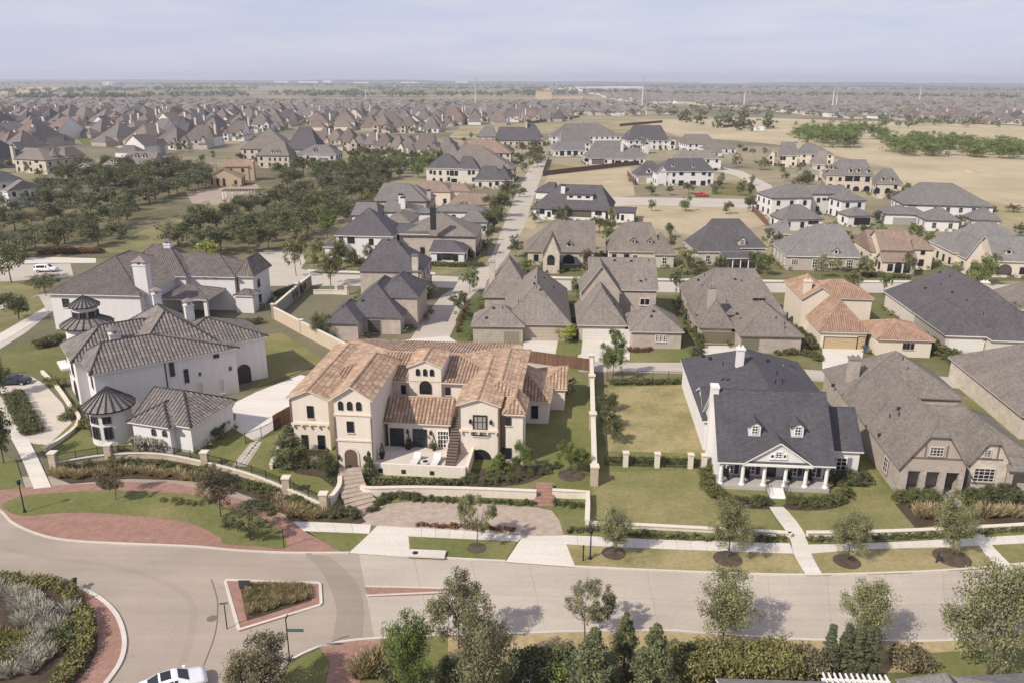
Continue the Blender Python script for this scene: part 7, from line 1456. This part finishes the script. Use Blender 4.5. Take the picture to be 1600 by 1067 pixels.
wall('iron_fence', 'black iron fence by the villa side drive', [(384, 694), (410, 684), (440, 668)], .1, 0, STONE, fence=1.5, curve=False)
def wood(label, a, b, h_, mat=WOODF):
    a, b = G(*a), G(*b); t = thing('wood_fence', label, 'fence', a); b = b-a; d = b.normalized(); n = int(b.length/.45); q = Vector((-d.y, d.x, 0))*.02
    m = MB(); n2 = int(b.length/.15)
    for z in (.5, h_-.35): strip('rail', [Vector((0, 0, 0))+q*3, b+q*3], .06, z, z+.1, mat, t)
    for i in range(n2):
        p0, p1 = b*(i/n2), b*((i+.93)/n2); hh = h_+random.uniform(-.02, .02); m.add([(p0.x-q.x, p0.y-q.y, .03), (p1.x-q.x, p1.y-q.y, .03), (p1.x+q.x, p1.y+q.y, .03), (p0.x+q.x, p0.y+q.y, .03), (p0.x-q.x, p0.y-q.y, hh), (p1.x-q.x, p1.y-q.y, hh), (p1.x+q.x, p1.y+q.y, hh), (p0.x+q.x, p0.y+q.y, hh)], [(0, 1, 5, 4), (1, 2, 6, 5), (2, 3, 7, 6), (3, 0, 4, 7), (4, 5, 6, 7)])
    tag(m.build('boards', rnd_mat('boards', ((0, (.12, .068, .048)), (1, (.19, .11, .075)))), t), kind='stuff')
wood('red brown wooden fence left of the villa', (428, 674), (457, 657), 2.2); wood('red brown wooden fence behind the villa garage', (824, 566), (922, 580), 2.)
wood('dark wooden fence round the lawn left of the white farmhouse', (850, 275), (1006, 257), 2.2, WOODF); wood('dark fence along the lane beside the farmhouse lawn', (858, 250), (848, 276), 2.2, WOODF); wood('brown fence at the edge of the tan field', (1160, 237), (1168, 236), 2., WOODF); wood('wooden fence right of the dirt lot', (1175, 330), (1200, 356), 2., WOODF); wood('dark fence panel beside the white two-storey house', (980, 275), (992, 290), 2.4, WOODF); wood('long brown fence on the far tan field', (820, 195), (905, 184), 2.4, WOODF); wood('brown fence at the field edge right of centre', (968, 198), (1035, 192), 2.4, WOODF); wood('brown fence before the white trailer', (1130, 200), (1172, 196), 2.4, WOODF)
# steps to the villa
def stair(label, c, w0, n, mat, z1):
    pts = resample(smooth_line([G(*p) for p in c], 5), n); t = thing('steps', label, 'steps', pts[0]); o = pts[0]
    for i in range(n):
        a, b = pts[i]-o, pts[i+1]-o; d = (b-a).normalized(); q = Vector((-d.y, d.x, 0))*w0/2*(1+.35*i/n)
        MB().prism([((a-q).x, (a-q).y), ((a+q).x, (a+q).y), ((b+q).x, (b+q).y), ((b-q).x, (b-q).y)], 0, z1*(n-i)/n+.12).build('step', mat, t)
stair('curving red brown paved steps up to the tower arch', [(548, 744), (548, 756), (553, 772), (563, 788), (578, 802)], 2.5, 11, PAVE, 1.0); stair('straight red brick steps through the white garden wall', [(850, 762), (850.5, 776), (851, 792)], 1.7, 7, REDP, .6)
# lamps, signs
def lamp(base, ytop, label, arm=False):
    h_ = height(base, ytop); t = thing('street_lamp', label, 'street lamp', G(*base), 0, None)
    MB().lathe((0, 0, 0), [(.2, 0), (.2, .12), (.12, .3), (.07, .5), (.05, h_-.5)], 8).build('pole', BLACKM, t); MB().lathe((0, 0, h_-.5), [(.06, 0), (.16, .08), (.2, .38), (.26, .42), (.05, .56)], 8).build('lamp_head', BLACKM, t)
lamp((922, 874), 826, 'black street lamp on the verge beside the driveway apron'); lamp((39, 801), 750, 'black street lamp at the left end of the brick apron lawn'); lamp((119, 921), 903, 'short black bollard lamp on the roundabout hedge edge')
p = G(453, 1034); h_ = height((453, 1034), 966); t = thing('street_sign', 'black street sign post with a blade sign at the near kerb', 'street sign', p); MB().lathe((0, 0, 0), [(.12, 0), (.12, .2), (.05, .3), (.045, h_)], 8).build('post', BLACKM, t); MB().box(.05, -.03, h_-1.15, 1.25, .03, h_-.9).build('sign_blade', plain((.09, .13, .11), .5), t); m = MB(); m.tube((0, 0, h_), (.22, -.1, h_+.42), .06, .05, 6); m.build('finial', BLACKM, t)
p = G(355, 982); t = thing('street_lamp', 'thin black post at the left corner of the triangle island', 'post', p); 
hh = height((355, 982), 943); MB().tube((0, 0, 0), (0, 0, hh), .05, .04, 6).build('pole', BLACKM, t); MB().tube((-.35, 0, hh), (.3, 0, hh+.1), .07, .05, 6).build('cross_arm', BLACKM, t)
p = G(444, 856); t = thing('street_lamp', 'thin black post at the brick path crossing', 'post', p); hh = height((444, 856), 826); MB().tube((0, 0, 0), (0, 0, hh), .05, .04, 6).build('pole', BLACKM, t); MB().tube((-.1, 0, hh-.1), (.7, .1, hh+.05), .06, .05, 6).build('cross_arm', BLACKM, t)
p = G(911, 877); t = thing('hydrant_post', 'short black marker post beside the street lamp', 'post', p); MB().tube((0, 0, 0), (0, 0, 1.5), .07, .06, 6).build('pole', BLACKM, t); MB().lathe((0, 0, 1.5), [(.09, 0), (.12, .1), (.03, .25)], 8).build('cap', BLACKM, t)
p = G(1462, 880); t = thing('tree_stake', 'dark leaning wooden stake frame on the verge near the mulch bed', 'stake', p); m = MB(); m.tube((0, 0, 0), (.15, 0, 1.3), .07, .06, 5); m.build('leaning_post', DARK, t); m = MB(); m.tube((.1, 0, .8), (.95, .1, .05), .06, .05, 5); m.build('brace', DARK, t)
p = G(383, 921); t = thing('island_sign', 'small dark sign board at the left of the triangle island planting', 'sign', p); MB().box(-.5, -.04, .25, .5, .04, .95).build('board', plain((.05, .05, .05)), t); [MB().box(x-.04, -.05, 0, x+.04, .05, .25).build('post', BLACKM, t) for x in (-.4, .4)]
p = G(666, 874); t = thing('storm_inlet', 'raised concrete storm drain inlet at the kerb before the villa', 'drain', p, R(-4)); MB().box(-1.7, -.05, .22, 1.7, 1.1, .36).build('lid', CONCL, t); MB().box(-1.65, .1, -.02, 1.65, 1.05, .218).build('base', DARK, t); MB().lathe((-1.1, .5, .361), [(.28, 0), (.28, .02)], 12).build('manhole', DARK, t)
for px, lab in (((331, 966), 'round iron manhole cover in the roundabout roadway'),): p = G(*px); t = tag(MB().lathe((0, 0, .014), [(.42, 0), (.42, .012), (.36, .02)], 16).build('manhole_cover', plain((.16, .13, .1), .6)), lab, 'manhole'); t.location = (p.x, p.y, 0)
for i, (px, w_, lab) in enumerate((((745, 857), .9, 'mulch ring under the slender driveway tree'), ((959, 865), 1.1, 'mulch ring under the verge tree by the lamp'), ((1137, 874), 1.3, 'mulch ring left of the porch house path'), ((1323, 878), 1.2, 'round mulch bed right of the porch house path'), ((1487, 872), 1.6, 'large mulch bed near the leaning stake'), ((893, 743), 1.5, 'mulch ring under the young magnolia'))):
    p = G(*px); o = tag(MB().lathe((p.x, p.y, .08), [(w_*1.05, 0), (w_, .06), (w_*.5, .09), (.05, .1)], 18).build('mulch_ring', grass((.075, .055, .042), (.11, .085, .065), .5, 1.5)), lab, 'mulch')
p = G(1250, 770)
sheet('mulch_bed', [(1110, 770), (1135, 790), (1200, 795), (1200, 786), (1130, 772)], KZ+.012, BEDM, curve=True, k=3); sheet('mulch_bed', [(1228, 786), (1320, 770), (1322, 786), (1290, 796), (1235, 796)], KZ+.012, BEDM, curve=True, k=3); sheet('mulch_bed', [(720, 736), (800, 728), (868, 728), (830, 752), (780, 760), (724, 758)], KZ+.012, BEDM, curve=True, k=3); sheet('mulch_bed', [(444, 716), (470, 710), (524, 726), (524, 760), (500, 745), (460, 738)], KZ+.012, BEDM, curve=True, k=3); sheet('mulch_bed', [(562, 747), (724, 749), (724, 772), (562, 770)], KZ+.012, BEDM); sheet('mulch_bed', [(1398, 786), (1470, 784), (1478, 818), (1430, 824)], KZ+.012, BEDM); sheet('mulch_bed', [(1505, 784), (1640, 780), (1650, 818), (1530, 818)], KZ+.012, BEDM)
# vehicles
def car(label, base, rz, col, kind='sedan', name='parked_car', cat='car'):
    t = thing(name, label, cat, G(*base), R(rz)); pm = plain(col, .22); gl = glass()
    # stations along the car: x, half width, sill, belt, roof half width, roof
    if kind == 'pickup': S_ = [(-2.75, .86, .55, .95, .84, .98), (-2.6, .95, .42, 1.02, .93, 1.05), (-1., .95, .4, 1.05, .93, 1.08), (-.9, .95, .4, 1.08, .76, 1.72), (.35, .95, .4, 1.08, .74, 1.8), (1.15, .95, .4, 1.1, .8, 1.17), (2.3, .93, .42, 1.02, .85, 1.08), (2.72, .84, .5, .85, .74, .9)]
    elif kind == 'suv': S_ = [(-2.4, .82, .5, .95, .76, 1.0), (-2.3, .9, .42, 1.08, .7, 1.55), (-1.9, .94, .38, 1.08, .72, 1.74), (.2, .95, .36, 1.05, .74, 1.76), (.55, .95, .36, 1.05, .74, 1.7), (1.2, .95, .36, 1.03, .82, 1.12), (2.1, .92, .4, .95, .8, 1.02), (2.42, .8, .46, .75, .68, .82)]
    else: S_ = [(-2.3, .8, .48, .82, .7, .88), (-2.1, .88, .38, .92, .76, 1.0), (-1.65, .92, .34, .95, .74, 1.04), (-.85, .93, .32, .95, .66, 1.4), (.1, .93, .32, .93, .67, 1.43), (.35, .93, .32, .92, .67, 1.39), (1.1, .92, .33, .88, .78, .96), (1.9, .88, .36, .78, .72, .86), (2.28, .74, .42, .62, .58, .7)]
    def ringp(q):
        x, hw, zb, zl, hr, zr = q; half = [(hw*.86, zb), (hw, zb+.12), (hw*1.0, (zb+zl)*.5+.05), (hw*.965, zl), (hr*1.02, zr-.07), (hr*.86, zr-.005), (hr*.4, zr+.02)]
        return [(x, y, z) for y, z in half]+[(x, -y, z) for y, z in half[::-1]]
    V_ = []; n = 14
    for q in S_: V_ += ringp(q)
    m = MB(); fs = [tuple(range(n)), tuple((len(S_)-1)*n+i for i in range(n-1, -1, -1))]
    for a in range(len(S_)-1):
        for i in range(n): fs.append((a*n+i, (a+1)*n+i, (a+1)*n+(i+1) % n, a*n+(i+1) % n))
    m.add(V_, fs); bo = m.build('body', pm, t, True)
    P_ = [Vector(v) for v in V_]
    def panel(nm, ids, k=.1, out=.02):
        q = [P_[i] for i in ids]; c = sum(q, Vector())/4; nn = (q[1]-q[0]).cross(q[3]-q[0]).normalized()
        if nn.dot(c-Vector((c.x*.9, 0, .7))) < 0: nn = -nn
        MB().slab([tuple(c+(p-c)*(1-k)+nn*out) for p in q], tuple(-nn*.01)).build(nm, gl, t)
    for a in range(len(S_)-1):
        z0, z1 = S_[a][5], S_[a+1][5]; cab = max(S_[a][3], S_[a+1][3])+.25
        if min(z0, z1) > cab or (max(z0, z1) > cab and abs(S_[a+1][0]-S_[a][0]) > .3):
            if min(z0, z1) > cab-.12:
                for i in (3, 9): panel('side_window', (a*n+i, (a+1)*n+i, (a+1)*n+i+1, a*n+i+1), .14)
        if abs(z1-z0) > .25 and max(z0, z1) > cab: panel('windscreen' if z0 > z1 else 'rear_window', (a*n+5, (a+1)*n+5, (a+1)*n+8, a*n+8), .1, .04)
    for sy in (-1, 1):
        for x in (-1.42, 1.42):
            wl = MB(); wl.tube((x, sy*.74, .33), (x, sy*.96, .33), .34, .34, 16); wo = wl.build('wheel', plain((.02, .02, .02), .8), t); MB().tube((x, sy*.94, .33), (x, sy*.975, .33), .21, .2, 10).build('rim', plain((.5, .5, .52), .3, .8), wo)
        f_, r_ = S_[-1], S_[0]
        MB().box(f_[0]-.25, sy*(f_[1]-.08)-.09, f_[3]-.14, f_[0]+.012, sy*(f_[1]-.08)+.1, f_[3]-.02).build('headlight', plain((.7, .7, .7), .2), t); MB().box(r_[0]-.03, sy*(r_[1]-.1)-.14, r_[3]-.14, r_[0]+.1, sy*(r_[1]-.1)+.14, r_[3]).build('tail_light', plain((.4, .02, .02), .3), t)
        MB().box(.75, sy*1.0-.1, S_[4][3]-.02, .95, sy*1.0+.1, S_[4][3]+.14).build('wing_mirror', pm, t)
    if kind == 'pickup': MB().box(-2.55, -.72, 1.0, -1., .72, 1.1).build('cargo_bed', DARK, t)
    if kind == 'sedan': MB().box(-.75, -.48, 1.43, -.05, .48, 1.452).build('sunroof', gl, t)
    return t
car('white sedan with dark sunroof driving at the bottom edge', (272, 1078), 27, (.78, .78, .78), name='car'); car('white parked wagon on the road at the left edge of the park', (73, 425), 5, (.78, .77, .76), 'suv'); car('dark car in the mansion forecourt at the left edge', (22, 600), 8, (.04, .045, .06)); car('bright red pickup parked before the white two-storey house', (1096, 308), 0, (.5, .05, .03), 'pickup', 'parked_truck', 'pickup truck'); car('black parked car beside the white house garage', (738, 402), 70, (.03, .03, .035), 'suv'); car('black car parked at the left of the white modern house', (1176, 320), 3, (.03, .03, .03)); car('black car parked on the road beside the wooden fence', (820, 272), 85, (.05, .05, .05)) if False else None; car('white van parked by the lane below the cream house', (786, 300), 85, (.7, .7, .7), 'suv') if False else None
car('dark parked car at the lane end by the cream house', (818, 300), 82, (.06, .06, .07)); car('dark car parked at the far left edge of the park', (2, 392), 10, (.04, .04, .05)); car('black car parked under the trees at the pale lane', (590, 287), 0, (.03, .03, .03))
def cyc(label, base, rz, col):
    t = thing('motorcycle', label, 'motorcycle', G(*base), R(rz), 'motorcycles behind the villa')
    for x in (-.7, .7):
        w_ = MB(); n = 12; ring = [(x+.32*math.cos(2*math.pi*i/n), 0, .33+.32*math.sin(2*math.pi*i/n)) for i in range(n)]
        for i in range(n): w_.tube(ring[i], ring[(i+1) % n], .055, k=5)
        w_.build('wheel', BLACKM, t)
    m = MB(); m.tube((-.5, 0, .55), (.3, 0, .75), .17, .2, 8); m.build('body', plain(col, .3), t); MB().box(-.75, -.13, .72, -.1, .13, .84).build('seat', BLACKM, t); m = MB(); m.tube((.68, 0, .35), (.45, 0, 1.05), .05); m.tube((.45, -.35, 1.05), (.45, .35, 1.05), .025); m.build('handlebar', BLACKM, t)
cyc('dark motorcycle standing behind the villa garage', (893, 600), 50, (.05, .05, .06)); cyc('red and white motorcycle nearest the villa garage wall', (890, 616), 40, (.4, .1, .08))
p = G(1352, 551); t = thing('wheelie_bin', 'dark blue wheelie bin beside the tan garage door', 'bin', p, R(10)); m = MB(); m.lathe((0, 0, .1), [(.38, 0), (.5, .95)], 4); m.build('body', plain((.05, .07, .12), .5), t); MB().box(-.42, -.4, 1.06, .42, .42, 1.14).build('lid', plain((.05, .07, .12), .5), t); [MB().tube((x-.03, .35, .12), (x+.03, .35, .12), .12, k=8).build('wheel', BLACKM, t) for x in (-.3, .3)]
# terrace furniture of the villa
def at_v(x, y, z): return V.root.matrix_basis @ Vector((x, y, z))
zt_ = tz-.35; vx = tx0
def furn(name, label, cat, x, y, rz=0., group=None): p = Vector((V.o.x+x*V.c-y*V.n, V.o.y+x*V.n+y*V.c, zt_)); return thing(name, label, cat, p, V.a+R(rz), group)
CUSH = plain((.6, .57, .54), .9)
for i, (x, lab) in enumerate(((vx+4.6, 'pale cushioned lounger left of the round terrace table'), (vx+6.9, 'pale cushioned lounger right of the round terrace table'))):
    t = furn('sun_lounger', lab, 'lounger', x, ty0+1.9, -6, 'loungers on the villa terrace'); MB().box(-.42, -.9, .25, .42, .5, .4).build('cushion', CUSH, t); MB().slab([(-.42, .5, .4), (.42, .5, .4), (.42, 1.05, .9), (-.42, 1.05, .9)], (0, .1, -.1)).build('backrest', CUSH, t); [MB().box(a-.03, b-.03, 0, a+.03, b+.03, .25).build('leg', DARK, t) for a in (-.36, .36) for b in (-.8, .4)]
t = furn('fire_table', 'round stone fire table between the terrace loungers', 'table', vx+5.8, ty0+1.6); MB().lathe((0, 0, 0), [(.42, 0), (.5, .3), (.62, .34), (.62, .44)], 16).build('base', concrete((.5, .47, .43)), t); MB().lathe((0, 0, .441), [(.3, 0), (.3, .03)], 12).build('burner', DARK, t)
for i, (x, y, lab) in enumerate(((a2['x1']+.6, pc['y0']-3.4, 'tall dark urn planter against the tower wall'), (vx+3.1, pc['y0']-.7, 'dark planter between the terrace doors'), (vx+6.1, pc['y0']-.7, 'dark planter beside the french doors'))):
    t = furn('planter', lab, 'planter', x, y, 0, 'planters on the villa terrace'); MB().lathe((0, 0, 0), [(.22, 0), (.18, .1), (.32, .55), (.36, .6)], 12).build('pot', DARK, t); mm = variant('cyp', 'cone', 1)[0][0]; o = link('foliage', mm, t); o.location = (0, 0, .5); o.scale = (1.3, 1.3, 1.5)
# stepping stones on the gravel path
gp = bpy.data.objects.get('gravel_path'); i = 0
for k in range(9):
    for u in (.25, .62):
        a = G(398+(370-398)*(k+.5)/9, 691+(727-691)*(k+.5)/9); b = G(409+(384-409)*(k+.5)/9, 691+(727-691)*(k+.5)/9); c = a.lerp(b, u+random.uniform(-.08, .08)); n = 6; s = random.uniform(.28, .4)
        MB().prism([(c.x+s*math.cos(6.283*j/n+k)*random.uniform(.85, 1.1), c.y+s*.85*math.sin(6.283*j/n+k)*random.uniform(.85, 1.1)) for j in range(n)], .09, .15).build('stone', concrete((.46, .41, .35), .2), gp)
# bottom edge: roofs of the near houses, pergola, garden chairs
h = House('near_house', 'grey shingle gable roof end at the bottom right', (1465, 1090), -3, LIMES, SLG, plain((.12, .11, .1)), caps=None)
gz = 3.; q = zm(1180, 800, 3.81)
h.wing(3.2, [q(870, 1012), q(1190, 1004)], [q(1078, 852)], 'y', e='gh', y1=h.P(q(1078, 852), 5.5).y-.5, df=7) if False else h.wing(3.2, [(1405, 1072), (1495, 1066)], None, 'y', e='hh', df=8, zr=5.6)
h = House('near_house', 'light grey roof edge cut by the bottom right corner', (1560, 1095), 4, LIMES, SLG, plain((.5, .48, .45))); h.wing(3.2, [(1490, 1066), (1700, 1046)], None, 'x', e='hh', df=9, zr=5.4)
h = House('near_house', 'pale roof edge at the bottom centre right', (1200, 1110), -2, LIMES, SLG, TRIMW); h.wing(3.4, [(1120, 1066), (1290, 1064)], None, 'x', e='gg', df=7, zr=5.)
pv = House('pergola', 'white garden pergola with notched rafter ends at the bottom', (1335, 1075), -3, WPT, SLG, cat='pergola'); a, b = pv.P((1284, 1060), 2.6), pv.P((1388, 1058), 2.6)
for j in (0, -1.6): pv.box('beam', a.x, a.y+j-.1, 2.45, b.x, a.y+j+.1, 2.6, TRIMW)
for i in range(12): x = a.x+.2+(b.x-a.x-.4)*i/11; pv.box('rafter', x-.05, a.y-2.2, 2.602, x+.05, a.y+.5, 2.76, TRIMW)
for x in (a.x+.3, b.x-.3):
    for j in (0, -1.6): pv.box('post', x-.1, a.y+j-.1, 0, x+.1, a.y+j+.1, 2.449, TRIMW)
for i, (px, lab) in enumerate((((848, 1056), 'white garden chair at the bottom beside the bright green shrub'), ((822, 1066), 'second white garden seat, lower left of the white chair'))):
    t = thing('garden_chair', lab, 'chair', G(*px), R(30+60*i), 'white garden chairs at the bottom'); MB().box(-.3, -.3, .4, .3, .3, .46).build('seat', TRIMW, t); MB().box(-.3, .25, .461, .3, .31, 1.1).build('backrest', TRIMW, t); [MB().box(x-.03, y-.03, 0, x+.03, y+.03, .399).build('leg', TRIMW, t) for x in (-.25, .25) for y in (-.25, .25)]
p = G(1185, 206); t = thing('trailer', 'small white site trailer on the tan field', 'trailer', p); MB().box(-4.5, -1.3, .6, 4.5, 1.3, 4.).build('body', TRIMW, t); MB().box(-4.6, -1.4, 4.002, 4.6, 1.4, 4.2).build('roof', TRIMW, t)
# soil heaps on the lots
for i, (px, w_, hh, lab) in enumerate((((1510, 270), 9, 1.6, 'pale rubble heap on the tan field at the right'), ((1040, 345), 9, 1., 'low soil mound on the vacant lot beside the long white house'), ((960, 285), 6, .8, 'low soil heap on the dirt lot before the white two-storey house'), ((1545, 274), 4, .8, 'small pale spoil heap right of the rubble heap'))):
    m = MB(); r = random.Random(i); n = 12; vs = [(0, 0, hh)]+[(w_*.5*math.cos(6.283*j/n)*r.uniform(.7, 1.2), w_*.3*math.sin(6.283*j/n)*r.uniform(.7, 1.2), hh*r.uniform(.5, .8)) for j in range(n)]+[(w_*math.cos(6.283*j/n)*r.uniform(.8, 1.2), w_*.6*math.sin(6.283*j/n), 0) for j in range(n)]
    m.add(vs, [(0, 1+j, 1+(j+1) % n) for j in range(n)]+[(1+j, 1+n+j, 1+n+(j+1) % n, 1+(j+1) % n) for j in range(n)]); o = tag(m.build('soil_heap', DIRT), lab, 'soil heap'); o.location = G(*px)
